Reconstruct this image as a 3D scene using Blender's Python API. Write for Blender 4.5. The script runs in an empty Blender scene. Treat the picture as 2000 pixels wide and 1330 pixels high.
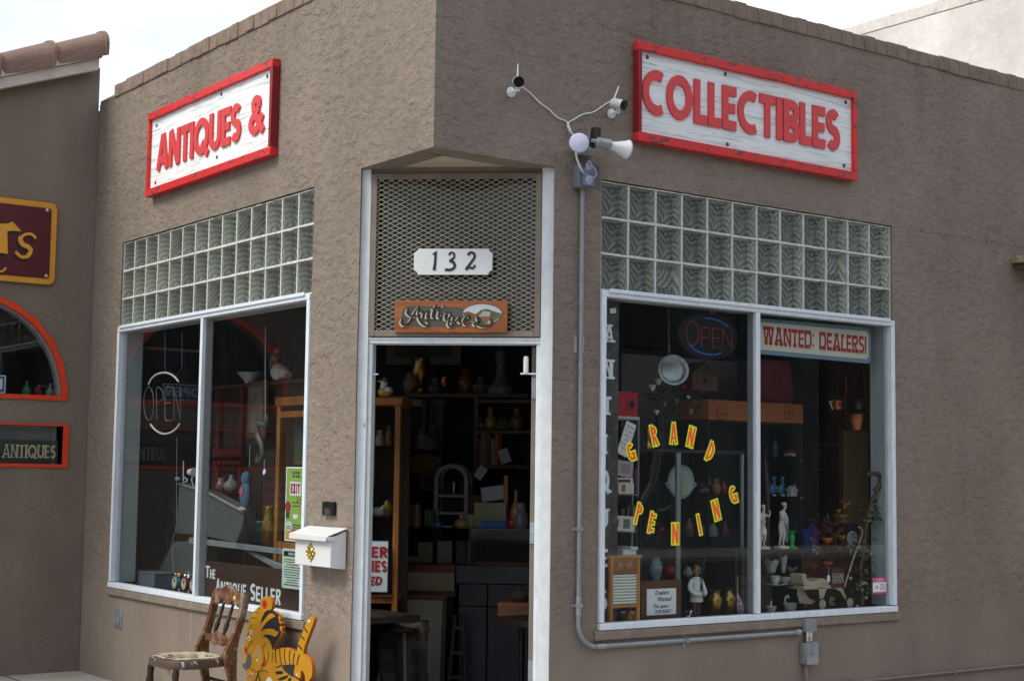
import bpy, bmesh, math, random
from mathutils import Vector, Matrix
from math import sin, cos, pi, radians as rad

S = bpy.context.scene
COL = S.collection
random.seed(7)

# ------------------------------------------------------------------ camera
CAM = Vector((-4.25536, -6.49669, 1.47983))
RT = Vector((0.805227, -0.592821, 0.013163))
UP = Vector((-0.062331, -0.062547, 0.996094))
FW = Vector((0.589682, 0.802902, 0.087316))
FOC = 2996.39
cd = bpy.data.cameras.new('camera')
cam = bpy.data.objects.new('camera', cd)
COL.objects.link(cam)
cd.sensor_width = 36.0
cd.lens = FOC / 2000.0 * 36.0
cd.clip_start = 0.05
cd.clip_end = 3000
M = Matrix((RT, UP, -FW)).transposed().to_4x4()
M.translation = CAM
cam.matrix_world = M
S.camera = cam

# ------------------------------------------------------------------ light
SUN_EL, SUN_AZ = rad(50), rad(-78)      # azimuth: clockwise from +Y
sun_dir = Vector((sin(SUN_AZ) * cos(SUN_EL), cos(SUN_AZ) * cos(SUN_EL), sin(SUN_EL)))
w = bpy.data.worlds.new('World')
S.world = w
w.use_nodes = True
nt = w.node_tree
bg = nt.nodes['Background']
bg.inputs[1].default_value = 0.12
sky = nt.nodes.new('ShaderNodeTexSky')
sky.sky_type = 'NISHITA'
sky.sun_disc = False
sky.sun_elevation = SUN_EL
sky.sun_rotation = SUN_AZ
tc = nt.nodes.new('ShaderNodeTexCoord')
mp = nt.nodes.new('ShaderNodeMapping')
mp.inputs['Scale'].default_value = (1, 1, 2.2)
nz = nt.nodes.new('ShaderNodeTexNoise')
nz.inputs['Scale'].default_value = 3.2
nz.inputs['Detail'].default_value = 8
nz.inputs['Roughness'].default_value = .6
cr = nt.nodes.new('ShaderNodeValToRGB')
cr.color_ramp.elements[0].position = .25
cr.color_ramp.elements[0].color = (.72, .72, .72, 1)
cr.color_ramp.elements[1].position = .62
cr.color_ramp.elements[1].color = (1, 1, 1, 1)
cl = nt.nodes.new('ShaderNodeValToRGB')         # cloud tone: pale grey to white
cl.color_ramp.elements[0].position = .3
cl.color_ramp.elements[0].color = (7.9, 8.5, 9.5, 1)
cl.color_ramp.elements[1].position = .7
cl.color_ramp.elements[1].color = (10.4, 11.2, 12.4, 1)
mx = nt.nodes.new('ShaderNodeMixRGB')
L_ = nt.links.new
L_(tc.outputs['Generated'], mp.inputs[0])
L_(mp.outputs[0], nz.inputs['Vector'])
L_(nz.outputs['Fac'], cr.inputs[0])
L_(nz.outputs['Fac'], cl.inputs[0])
L_(cr.outputs[0], mx.inputs[0])
L_(sky.outputs[0], mx.inputs[1])
L_(cl.outputs[0], mx.inputs[2])
L_(mx.outputs[0], bg.inputs[0])

sd = bpy.data.lights.new('sun', 'SUN')
sd.energy = 3.3
sd.angle = rad(26)
sd.color = (1.0, .95, .80)
so = bpy.data.objects.new('sun', sd)
COL.objects.link(so)
so.rotation_euler = sun_dir.to_track_quat('Z', 'Y').to_euler()
so.location = (-6, 2, 12)

S.view_settings.view_transform = 'Standard'
S.view_settings.look = 'None'
S.view_settings.gamma = 1
S.view_settings.exposure = 0.0
S.cycles.max_bounces = 8
S.cycles.transparent_max_bounces = 16
S.cycles.caustics_reflective = False
S.cycles.caustics_refractive = False
S.cycles.use_denoising = True


# ------------------------------------------------------------------ frames
class Fr:
    """A wall frame: local x to the right, y inward (away from the street), z up."""
    def __init__(s, ox, oy, rz):
        s.o = Vector((ox, oy, 0)); s.rz = rz
        s.m = Matrix.Translation(s.o) @ Matrix.Rotation(rz, 4, 'Z'); s.i = s.m.inverted()
        s.c = s.i @ CAM

    def at(s, px, py, d=0.0):
        """the (x, z) on the plane y=d seen at a pixel of the photograph"""
        dr = s.i.to_3x3() @ (FW + RT * ((px - 1000) / FOC) - UP * ((py - 665) / FOC))
        t = (d - s.c.y) / dr.y
        p = s.c + dr * t
        return (p.x, p.z)

    def x(s, px, py, d=0.0): return s.at(px, py, d)[0]
    def z(s, px, py, d=0.0): return s.at(px, py, d)[1]


FR = Fr(0, 0, 0)                                   # wall to the right of the corner
FL = Fr(0, 0, -pi / 2)                             # wall to the left of the corner (x = -worldY)
_P0, _P1 = Vector((0, .722)), Vector((.787, 0))
FD = Fr(_P0.x, _P0.y, math.atan2(_P1.y - _P0.y, _P1.x - _P0.x))   # diagonal doorway
DW = (_P1 - _P0).length


# ------------------------------------------------------------------ mesh builder
class MB:
    def __init__(s):
        s.v = []; s.f = []; s.m = []; s.k = 0

    def add(s, vs, fs, mi=0, X=None):
        b = len(s.v)
        s.v += [X @ Vector(p) if X else Vector(p) for p in vs]
        s.f += [tuple(i + b for i in f) for f in fs]
        s.m += [mi] * len(fs)
        return s

    def box(s, x0, x1, y0, y1, z0, z1, mi=0, X=None):
        if x0 > x1: x0, x1 = x1, x0
        if y0 > y1: y0, y1 = y1, y0
        if z0 > z1: z0, z1 = z1, z0
        return s.add([(x0, y0, z0), (x1, y0, z0), (x1, y1, z0), (x0, y1, z0), (x0, y0, z1), (x1, y0, z1), (x1, y1, z1), (x0, y1, z1)],
                     [(0, 1, 5, 4), (1, 2, 6, 5), (2, 3, 7, 6), (3, 0, 4, 7), (4, 5, 6, 7), (3, 2, 1, 0)], mi, X)

    def prism(s, poly, y0, y1, mi=0, X=None):
        n = len(poly)
        vs = [(p[0], y0, p[1]) for p in poly] + [(p[0], y1, p[1]) for p in poly]
        fs = [tuple(range(n)), tuple(range(2 * n - 1, n - 1, -1))] + [(i, i + n, (i + 1) % n + n, (i + 1) % n) for i in range(n)]
        return s.add(vs, fs, mi, X)

    def hprism(s, poly, z0, z1, mi=0, X=None):
        n = len(poly)
        vs = [(p[0], p[1], z0) for p in poly] + [(p[0], p[1], z1) for p in poly]
        fs = [tuple(range(n - 1, -1, -1)), tuple(range(n, 2 * n))] + [(i, (i + 1) % n, (i + 1) % n + n, i + n) for i in range(n)]
        return s.add(vs, fs, mi, X)

    def quad(s, a, b, c, d, mi=0): return s.add([a, b, c, d], [(0, 1, 2, 3)], mi)

    def tube(s, pts, r, seg=8, mi=0, X=None, closed=False):
        pts = [Vector(p) for p in pts]
        n = len(pts)
        rs = r if isinstance(r, (list, tuple)) else [r] * n
        vs = []
        u = None
        for i in range(n):
            if closed: t = pts[(i + 1) % n] - pts[i - 1]
            else: t = pts[min(i + 1, n - 1)] - pts[max(i - 1, 0)]
            if t.length < 1e-9: t = Vector((0, 0, 1))
            t.normalize()
            if u is None: u = t.orthogonal().normalized()
            else:
                u = u - t * u.dot(t)
                u = u.normalized() if u.length > 1e-6 else t.orthogonal().normalized()
            w_ = t.cross(u)
            vs += [pts[i] + (u * cos(2 * pi * k / seg) + w_ * sin(2 * pi * k / seg)) * rs[i] for k in range(seg)]
        fs = []
        for i in range(n if closed else n - 1):
            j = (i + 1) % n
            for k in range(seg):
                l = (k + 1) % seg
                fs.append((i * seg + k, i * seg + l, j * seg + l, j * seg + k))
        if not closed:
            fs.append(tuple(range(seg - 1, -1, -1)))
            fs.append(tuple(range((n - 1) * seg, n * seg)))
        return s.add(vs, fs, mi, X)

    def lathe(s, c, prof, seg=20, mi=0, X=None, ax='z'):
        vs = []
        for r, z in prof:
            for k in range(seg):
                a = 2 * pi * k / seg
                p = (r * cos(a), r * sin(a), z)
                if ax == 'y': p = (p[0], p[2], p[1])
                if ax == 'x': p = (p[2], p[0], p[1])
                vs.append((c[0] + p[0], c[1] + p[1], c[2] + p[2]))
        fs = []
        n = len(prof)
        for i in range(n - 1):
            for k in range(seg):
                l = (k + 1) % seg
                fs.append((i * seg + k, i * seg + l, (i + 1) * seg + l, (i + 1) * seg + k))
        if prof[0][0] > 1e-5: fs.append(tuple(range(seg - 1, -1, -1)))
        if prof[-1][0] > 1e-5: fs.append(tuple(range((n - 1) * seg, n * seg)))
        return s.add(vs, fs, mi, X)

    def ell(s, c, r, seg=16, rings=10, mi=0, X=None):
        if not isinstance(r, (list, tuple)): r = (r, r, r)
        vs = [(c[0], c[1], c[2] - r[2])]
        for i in range(1, rings):
            a = -pi / 2 + pi * i / rings
            for k in range(seg):
                b = 2 * pi * k / seg
                vs.append((c[0] + r[0] * cos(a) * cos(b), c[1] + r[1] * cos(a) * sin(b), c[2] + r[2] * sin(a)))
        vs.append((c[0], c[1], c[2] + r[2]))
        fs = []
        for k in range(seg):
            l = (k + 1) % seg
            fs.append((0, 1 + l, 1 + k))
            fs.append((len(vs) - 1, 1 + (rings - 2) * seg + k, 1 + (rings - 2) * seg + l))
        for i in range(rings - 2):
            for k in range(seg):
                l = (k + 1) % seg
                fs.append((1 + i * seg + k, 1 + i * seg + l, 1 + (i + 1) * seg + l, 1 + (i + 1) * seg + k))
        return s.add(vs, fs, mi, X)

    def stroke(s, pts, wd, y0, y1, closed=False, mi=0, X=None):
        """flat pen stroke of width wd (number or list) in the xz plane, from y0 (front) to y1"""
        pts = [Vector((p[0], p[1])) for p in pts]
        ws = list(wd) if isinstance(wd, (list, tuple)) else [wd] * len(pts)
        kp = [i for i in range(len(pts)) if i == 0 or (pts[i] - pts[i - 1]).length > 1e-6]
        pts = [pts[i] for i in kp]; ws = [ws[i] for i in kp]
        n = len(pts)
        a, b = [], []
        for i in range(n):
            p0 = pts[i - 1] if (closed or i > 0) else None
            p1 = pts[(i + 1) % n] if (closed or i < n - 1) else None
            d0 = (pts[i] - p0).normalized() if p0 is not None else None
            d1 = (p1 - pts[i]).normalized() if p1 is not None else None
            if d0 is None: d0 = d1
            if d1 is None: d1 = d0
            n0 = Vector((-d0.y, d0.x)); n1 = Vector((-d1.y, d1.x))
            m = n0 + n1
            if m.length < 1e-6: m = n0
            m.normalize()
            k = max(.35, m.dot(n0))
            o = m * (ws[i] / 2 / k)
            a.append(pts[i] + o); b.append(pts[i] - o)
        s.k += 1
        e = (s.k % 7) * .00025
        y0 = y0 - e
        vs = [(p.x, y0, p.y) for p in a] + [(p.x, y0, p.y) for p in b] + [(p.x, y1, p.y) for p in a] + [(p.x, y1, p.y) for p in b]
        fs = []
        for i in range(n if closed else n - 1):
            j = (i + 1) % n
            fs += [(i, j, n + j, n + i), (2 * n + i, 3 * n + i, 3 * n + j, 2 * n + j), (i, 2 * n + i, 2 * n + j, j), (n + i, n + j, 3 * n + j, 3 * n + i)]
        if not closed:
            fs += [(0, n, 3 * n, 2 * n), (n - 1, 3 * n - 1, 4 * n - 1, 2 * n - 1)]
        return s.add(vs, fs, mi, X)

    def text(s, txt, x, y, z, size, depth=.001, off=0.0, shear=0.0, sx=1.0, align='CENTER', mi=0, X=None, sp=1.0):
        """built-in lettering, facing -y, centred on x with its base line at z"""
        c = bpy.data.curves.new('lettering', 'FONT')
        c.body = txt; c.size = size; c.offset = off; c.shear = shear; c.align_x = align
        c.extrude = 0; c.resolution_u = 2; c.space_character = sp
        o = bpy.data.objects.new('lettering', c)
        COL.objects.link(o)
        bpy.context.view_layer.update()
        me = bpy.data.meshes.new_from_object(o.evaluated_get(bpy.context.evaluated_depsgraph_get()))
        vs = [(x + p.co.x * sx, y, z + p.co.y) for p in me.vertices]
        fs = [tuple(p.vertices) for p in me.polygons]
        s.add(vs, fs, mi, X)
        bpy.data.objects.remove(o); bpy.data.curves.remove(c); bpy.data.meshes.remove(me)
        return s

    def build(s, name, mats, o=(0, 0, 0), smooth=35, recalc=True, bevel=0, bseg=2):
        me = bpy.data.meshes.new(name)
        o = Vector(o)
        me.from_pydata([p - o for p in s.v], [], s.f)
        if not isinstance(mats, (list, tuple)): mats = [mats]
        for m in mats: me.materials.append(m)
        me.polygons.foreach_set('material_index', [min(i, len(mats) - 1) for i in s.m])
        if recalc:
            bm = bmesh.new(); bm.from_mesh(me)
            bmesh.ops.recalc_face_normals(bm, faces=bm.faces[:])
            bm.to_mesh(me); bm.free()
        if smooth:
            me.polygons.foreach_set('use_smooth', [True] * len(me.polygons))
            me.set_sharp_from_angle(angle=rad(smooth))
        me.update()
        ob = bpy.data.objects.new(name, me)
        COL.objects.link(ob)
        if bevel:
            b = ob.modifiers.new('bevel', 'BEVEL')
            b.width = bevel; b.segments = bseg; b.limit_method = 'ANGLE'; b.angle_limit = rad(40)
            b.harden_normals = False
        return ob


def tag(o, label, cat, group=None, kind=None):
    if label: o['label'] = label
    if cat: o['category'] = cat
    if group: o['group'] = group
    if kind: o['kind'] = kind
    return o


class Thing:
    """an Empty at the thing's base; parts are given in the frame's own coordinates"""
    def __init__(s, name, label, cat, fr, o, group=None):
        s.fr = fr; s.o = Vector(o)
        s.e = bpy.data.objects.new(name, None)
        s.e.empty_display_size = .05
        COL.objects.link(s.e)
        s.e.location = fr.m @ s.o
        s.e.rotation_euler = (0, 0, fr.rz)
        tag(s.e, label, cat, group)

    def part(s, name, mb, mats, parent=None, label=None, **k):
        ob = mb.build(name, mats, s.o, **k)
        ob.parent = parent or s.e
        if label: ob['label'] = label
        return ob


def single(name, label, cat, fr, o, mb, mats, group=None, kind=None, **k):
    ob = mb.build(name, mats, o, **k)
    ob.location = fr.m @ Vector(o)
    ob.rotation_euler = (0, 0, fr.rz)
    tag(ob, label, cat, group, kind)
    return ob


def rotxz(cx, cz, a, y=0):
    """turn in the wall plane about (cx, cz)"""
    return Matrix.Translation((cx, 0, cz)) @ Matrix.Rotation(-a, 4, 'Y') @ Matrix.Translation((-cx, 0, -cz))


def arc(cx, cz, rx, rz, a0, a1, n=14):
    return [(cx + rx * cos(rad(a0 + (a1 - a0) * i / n)), cz + rz * sin(rad(a0 + (a1 - a0) * i / n))) for i in range(n + 1)]


def spline(pts, n=6):
    """Catmull-Rom through 2-D or 3-D points"""
    P = [Vector(p) for p in pts]
    out = []
    for i in range(len(P) - 1):
        a, b, c, d = P[max(i - 1, 0)], P[i], P[i + 1], P[min(i + 2, len(P) - 1)]
        for k in range(n):
            t = k / n
            out.append(.5 * ((2 * b) + (c - a) * t + (2 * a - 5 * b + 4 * c - d) * t * t + (3 * b - a - 3 * c + d) * t ** 3))
    out.append(P[-1])
    return [tuple(p) for p in out]


# ------------------------------------------------------------------ block lettering
def glyph(c, w):
    h = w / 2; t = 1 - h
    def S_(W):
        r = (1 - w) / 4; x = W / 2; rx = W / 2 - h
        return arc(x, t - r, rx, r, 35, 270, 12) [:-1] + arc(x, h + r, rx, r, 90, -145, 12)
    g = {
        'A': (.80, [([(h * .95, 0), (.40 - h * .12, 1)], 0), ([(.80 - h * .95, 0), (.40 + h * .12, 1)], 0), ([(.2, .27), (.6, .27)], 0)]),
        'N': (.72, [([(h, 0), (h, 1)], 0), ([(.72 - h, 0), (.72 - h, 1)], 0), ([(h * 1.0, 1 - .01), (.72 - h * 1.0, .01)], 0)]),
        'T': (.60, [([(0, t), (.60, t)], 0), ([(.30, 0), (.30, t)], 0)]),
        'I': (w, [([(h, 0), (h, 1)], 0)]),
        'Q': (.92, [(arc(.46, .5, .46 - h, .5 - h, 0, 360, 28)[:-1], 1), ([(.5, .32), (.88, -.04)], 0)]),
        'O': (.92, [(arc(.46, .5, .46 - h, .5 - h, 0, 360, 28)[:-1], 1)]),
        'U': (.70, [([(h, 1), (h, .35)] + arc(.35, .35, .35 - h, .35 - h, 180, 360, 12)[1:] + [(.70 - h, 1)], 0)]),
        'E': (.52, [([(h, 0), (h, 1)], 0), ([(h, t), (.52, t)], 0), ([(h, .5), (.48, .5)], 0), ([(h, h), (.52, h)], 0)]),
        'S': (.56, [(S_(.56), 0)]),
        'C': (.78, [(arc(.5, .5, .5 - h, .5 - h, 62, 298, 22), 0)]),
        'G': (.80, [(arc(.46, .5, .46 - h, .5 - h, 50, 350, 22), 0), ([(.42, .42), (.84, .42)], 0), ([(.80 - h * .6, .45), (.80 - h * .6, .08)], 0)]),
        'L': (.46, [([(h, 1), (h, h), (.46, h)], 0)]),
        'B': (.60, [([(h, 0), (h, 1)], 0), ([(h, t), (.33, t)] + arc(.33, .75 - h / 4, .2, .25 - h * .75, 90, -90, 8) + [(h, .5)], 0),
                    ([(h, .5), (.34, .5)] + arc(.34, .25 + h / 4, .26 - h * .5, .25 - h * .75, 90, -90, 8) + [(h, h)], 0)]),
        'P': (.58, [([(h, 0), (h, 1)], 0), ([(h, t), (.3, t)] + arc(.3, .72, .28 - h, .28 - h, 90, -90, 8) + [(h, .44 + h)], 0)]),
        'R': (.62, [([(h, 0), (h, 1)], 0), ([(h, t), (.32, t)] + arc(.32, .72, .28 - h, .28 - h, 90, -90, 8) + [(h, .44 + h)], 0), ([(.28, .46), (.62 - h * .9, 0)], 0)]),
        'D': (.70, [([(h, 0), (h, 1)], 0), ([(h, t), (.28, t)] + arc(.28, .5, .42 - h, .5 - h, 90, -90, 14) + [(h, h)], 0)]),
        'W': (1.05, [([(h, 1), (.28, 0)], 0), ([(.28, 0), (.525, 1)], 0), ([(.525, 1), (.77, 0)], 0), ([(.77, 0), (1.05 - h, 1)], 0)]),
        'H': (.68, [([(h, 0), (h, 1)], 0), ([(.68 - h, 0), (.68 - h, 1)], 0), ([(h, .5), (.68 - h, .5)], 0)]),
        'X': (.66, [([(h, 0), (.66 - h, 1)], 0), ([(h, 1), (.66 - h, 0)], 0)]),
        'F': (.50, [([(h, 0), (h, 1)], 0), ([(h, t), (.50, t)], 0), ([(h, .5), (.46, .5)], 0)]),
        'M': (.9, [([(h, 0), (h, 1)], 0), ([(.9 - h, 0), (.9 - h, 1)], 0), ([(h, 1), (.45, .2)], 0), ([(.45, .2), (.9 - h, 1)], 0)]),
        'Y': (.66, [([(h, 1), (.33, .45)], 0), ([(.66 - h, 1), (.33, .45)], 0), ([(.33, 0), (.33, .5)], 0)]),
        '&': (.80, [([(.78, .03), (.27, .62)] + arc(.38, .78, .20 - h * .5, .22 - h, 205, -35, 12)[1:], 0), ([(.52, .68), (.24, .46)] + arc(.33, .29, .33 - h, .29 - h, 125, 325, 12)[1:] + [(.72, .47)], 0)]),
        '1': (.3, [([(.15, 0), (.15, 1)], 0), ([(0, .8), (.15, 1 - h)], 0)]),
        '2': (.52, [(arc(.26, .74, .26 - h, .26 - h, 160, -30, 12) + [(h, h), (.52, h)], 0)]),
        '3': (.54, [(arc(.26, .75, .24 - h, .25 - h, 140, -90, 12), 0), (arc(.26, .27, .27 - h, .27 - h, 90, -140, 12), 0)]),
        '7': (.5, [([(0, t), (.5 - h, t), (.15, 0)], 0)]),
        '8': (.54, [(arc(.27, .76, .22 - h, .24 - h, 0, 360, 18)[:-1], 1), (arc(.27, .27, .27 - h, .27 - h, 0, 360, 18)[:-1], 1)]),
        '9': (.54, [(arc(.27, .71, .27 - h, .29 - h, 0, 360, 18)[:-1], 1), ([(.54 - h, .71), (.5 - h, .35), (.2, 0)], 0)]),
        '-': (.34, [([(0, .45), (.34, .45)], 0)]),
        '.': (w, [([(h, 0), (h, w)], 0)]),
        ':': (w, [([(h, .12), (h, .12 + w)], 0), ([(h, .7), (h, .7 + w)], 0)]),
        '!': (w, [([(h, 0), (h, w)], 0), ([(h, w * 1.6), (h, 1)], 0)]),
        ' ': (.4, []),
    }
    return g[c]


def word_width(t, w, gap): return sum(glyph(c, w)[0] for c in t) + gap * (len(t) - 1)


def word(mb, t, x0, x1, z0, z1, y0, y1, w=.2, gap=.1, mi=0, thin=1.0, serif=0.0, slab=0.0, shear=0.0, X=None):
    """block lettering filling x0..x1, z0..z1"""
    k = (x1 - x0) / word_width(t, w, gap)
    H = z1 - z0
    X = (X or Matrix()) @ Matrix.Translation((x0, 0, z0)) @ Matrix.Diagonal((k, 1, H, 1))
    x = 0
    for c in t:
        adv, st = glyph(c, w)
        for pts, cl in st:
            q = [(x + p[0] + shear * (p[1] - .5), p[1]) for p in pts]
            lw = w
            if thin != 1 and len(pts) == 2 and (pts[0][1] == pts[1][1] or pts[1][0] < pts[0][0] or (c in 'AN' and abs(pts[0][0] - w / 2) < w * .3)): lw *= thin
            mb.stroke(q, lw, y0, y1, cl, mi, X)
            if serif and not cl:
                for e in (pts[0], pts[-1]):
                    if e[1] < .02 or e[1] > .98:
                        ez = e[1] + (-1 if e[1] > .5 else 1) * serif / 2
                        mb.stroke([(x + e[0] - w * .95, ez), (x + e[0] + w * .95, ez)], serif, y0, y1, False, mi, X)
        if slab and c not in ' .:!-':
            sl = {'A': ([(.2, .6)], [(0, .33), (.47, .8)]), 'W': ([(0, .4), (.33, .72), (.66, 1.05)], [(.15, .45), (.6, .9)]), 'T': ([(0, .6)], [(.14, .46)]),
                  'N': ([(0, .3), (.46, .72)], [(0, .3)]), 'L': ([(0, .28)], [(0, .46)]), 'R': ([(0, .55)], [(0, .3), (.36, .66)]), 'S': ([(.06, .5)], [(.06, .5)])}.get(c, ([(0, adv * .9)], [(0, adv * .9)]))
            for lst, zz in ((sl[0], 1 - slab / 2), (sl[1], slab / 2)):
                for a, b in lst: mb.stroke([(x + a, zz), (x + b, zz)], slab, y0, y1, False, mi, X)
        x += adv + gap
    return mb


# ------------------------------------------------------------------ materials
class NT:
    """small helper to chain shader nodes"""
    def __init__(s, name):
        s.mat = bpy.data.materials.new(name)
        s.mat.use_nodes = True
        s.t = s.mat.node_tree
        s.b = s.t.nodes['Principled BSDF']
        s.out = s.t.nodes['Material Output']
        s.tc = s.n('ShaderNodeTexCoord')

    def n(s, ty, **k):
        nd = s.t.nodes.new(ty)
        for a, v in k.items(): setattr(nd, a, v)
        return nd

    def l(s, a, b): s.t.links.new(a, b)

    def co(s, sc=(1, 1, 1), src='Object', loc=(0, 0, 0), rot=(0, 0, 0)):
        m = s.n('ShaderNodeMapping')
        m.inputs['Scale'].default_value = sc if isinstance(sc, (tuple, list)) else (sc,) * 3
        m.inputs['Location'].default_value = loc
        m.inputs['Rotation'].default_value = rot
        s.l(s.tc.outputs[src], m.inputs[0])
        return m.outputs[0]

    def noise(s, v, sc, det=4, ro=.55, dist=0.0):
        n = s.n('ShaderNodeTexNoise')
        n.inputs['Scale'].default_value = sc; n.inputs['Detail'].default_value = det
        n.inputs['Roughness'].default_value = ro; n.inputs['Distortion'].default_value = dist
        s.l(v, n.inputs['Vector'])
        return n.outputs['Fac']

    def ramp(s, f, stops, interp='LINEAR'):
        r = s.n('ShaderNodeValToRGB')
        e = r.color_ramp.elements
        r.color_ramp.interpolation = interp
        while len(e) < len(stops): e.new(.5)
        for q, (p, c) in zip(e, stops):
            q.position = p
            q.color = (c, c, c, 1) if not isinstance(c, (tuple, list)) else tuple(c) + (1,) * (4 - len(c))
        s.l(f, r.inputs[0])
        return r.outputs[0]

    def mix(s, f, a, b, mode='MIX'):
        m = s.n('ShaderNodeMixRGB'); m.blend_type = mode
        for i, v in enumerate((f, a, b)):
            if hasattr(v, 'is_output') or hasattr(v, 'links'): s.l(v, m.inputs[i])
            elif isinstance(v, (tuple, list)): m.inputs[i].default_value = tuple(v) + (1,) * (4 - len(v))
            else: m.inputs[i].default_value = v if i == 0 else (v, v, v, 1)
        return m.outputs[0]

    def math(s, op, a, b=0.0):
        m = s.n('ShaderNodeMath', operation=op)
        for i, v in enumerate((a, b)):
            if isinstance(v, (int, float)): m.inputs[i].default_value = v
            else: s.l(v, m.inputs[i])
        return m.outputs[0]

    def sep(s, v):
        m = s.n('ShaderNodeSeparateXYZ'); s.l(v, m.inputs[0]); return m.outputs

    def bump(s, h, strength=.5, dist=.01, prev=None):
        b = s.n('ShaderNodeBump')
        b.inputs['Strength'].default_value = strength; b.inputs['Distance'].default_value = dist
        s.l(h, b.inputs['Height'])
        if prev is not None: s.l(prev, b.inputs['Normal'])
        return b.outputs[0]

    def fin(s, col=None, rough=None, metal=None, nrm=None, spec=None, emit=None, es=0):
        for key, v in (('Base Color', col), ('Roughness', rough), ('Metallic', metal), ('Normal', nrm), ('Specular IOR Level', spec), ('Emission Color', emit)):
            if v is None: continue
            if isinstance(v, (int, float)): s.b.inputs[key].default_value = v
            elif isinstance(v, (tuple, list)): s.b.inputs[key].default_value = tuple(v) + (1,) * (4 - len(v))
            else: s.l(v, s.b.inputs[key])
        if es: s.b.inputs['Emission Strength'].default_value = es
        return s.mat


_MC = {}


def mat(col, rough=.55, metal=0.0, var=.18, sc=14.0, bmp=.12, spec=.4, coat=0, grime=0.0):
    """plain surface with slight mottling and unevenness"""
    key = (tuple(col), rough, metal, var, sc, bmp, spec, coat, grime)
    if key in _MC: return _MC[key]
    t = NT('surface')
    v = t.co(1)
    n = t.noise(v, sc, 5)
    c = t.mix(1, tuple(col), t.ramp(n, [(.25, 1 - var), (.75, 1 + var * .5)]), 'MULTIPLY')
    if grime:
        g = t.ramp(t.noise(v, sc * .6, 6, .7), [(.52, 0), (.7, 1)])
        c = t.mix(t.math('MULTIPLY', g, grime), c, (.08, .06, .045))
    n2 = t.noise(v, sc * 5, 3)
    r = t.ramp(n2, [(.3, max(.02, rough - .08)), (.7, min(1, rough + .1))])
    m = t.fin(c, r, metal, t.bump(n2, bmp, .004) if bmp else None, spec)
    if coat: t.b.inputs['Coat Weight'].default_value = coat
    _MC[key] = m
    return m


def wood(col, dark=None, axis='z', sc=9.0, rough=.45, grime=0.0, contrast=1.0):
    key = ('wood', tuple(col), axis, sc, rough, grime)
    if key in _MC: return _MC[key]
    t = NT('wood')
    st = {'x': (.12, 1, 1), 'y': (1, .12, 1), 'z': (1, 1, .1)}[axis]
    v = t.co(st)
    n = t.noise(v, sc * 3, 8, .6, .6)
    n2 = t.noise(v, sc * 14, 3)
    d = dark or tuple(c * .45 for c in col)
    c = t.mix(t.ramp(n, [(.35, 0), (.65, 1)]), d, tuple(col))
    c = t.mix(.25, c, t.ramp(n2, [(.3, .3), (.7, 1)]), 'MULTIPLY')
    if grime:
        g = t.ramp(t.noise(t.co(1), 16, 6, .7), [(.5, 0), (.62, 1)])
        c = t.mix(t.math('MULTIPLY', g, grime), c, (.5, .44, .36))
    m = t.fin(c, t.ramp(n2, [(.2, rough - .08), (.8, rough + .15)]), None, t.bump(n2, .2, .003), .4)
    _MC[key] = m
    return m


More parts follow.
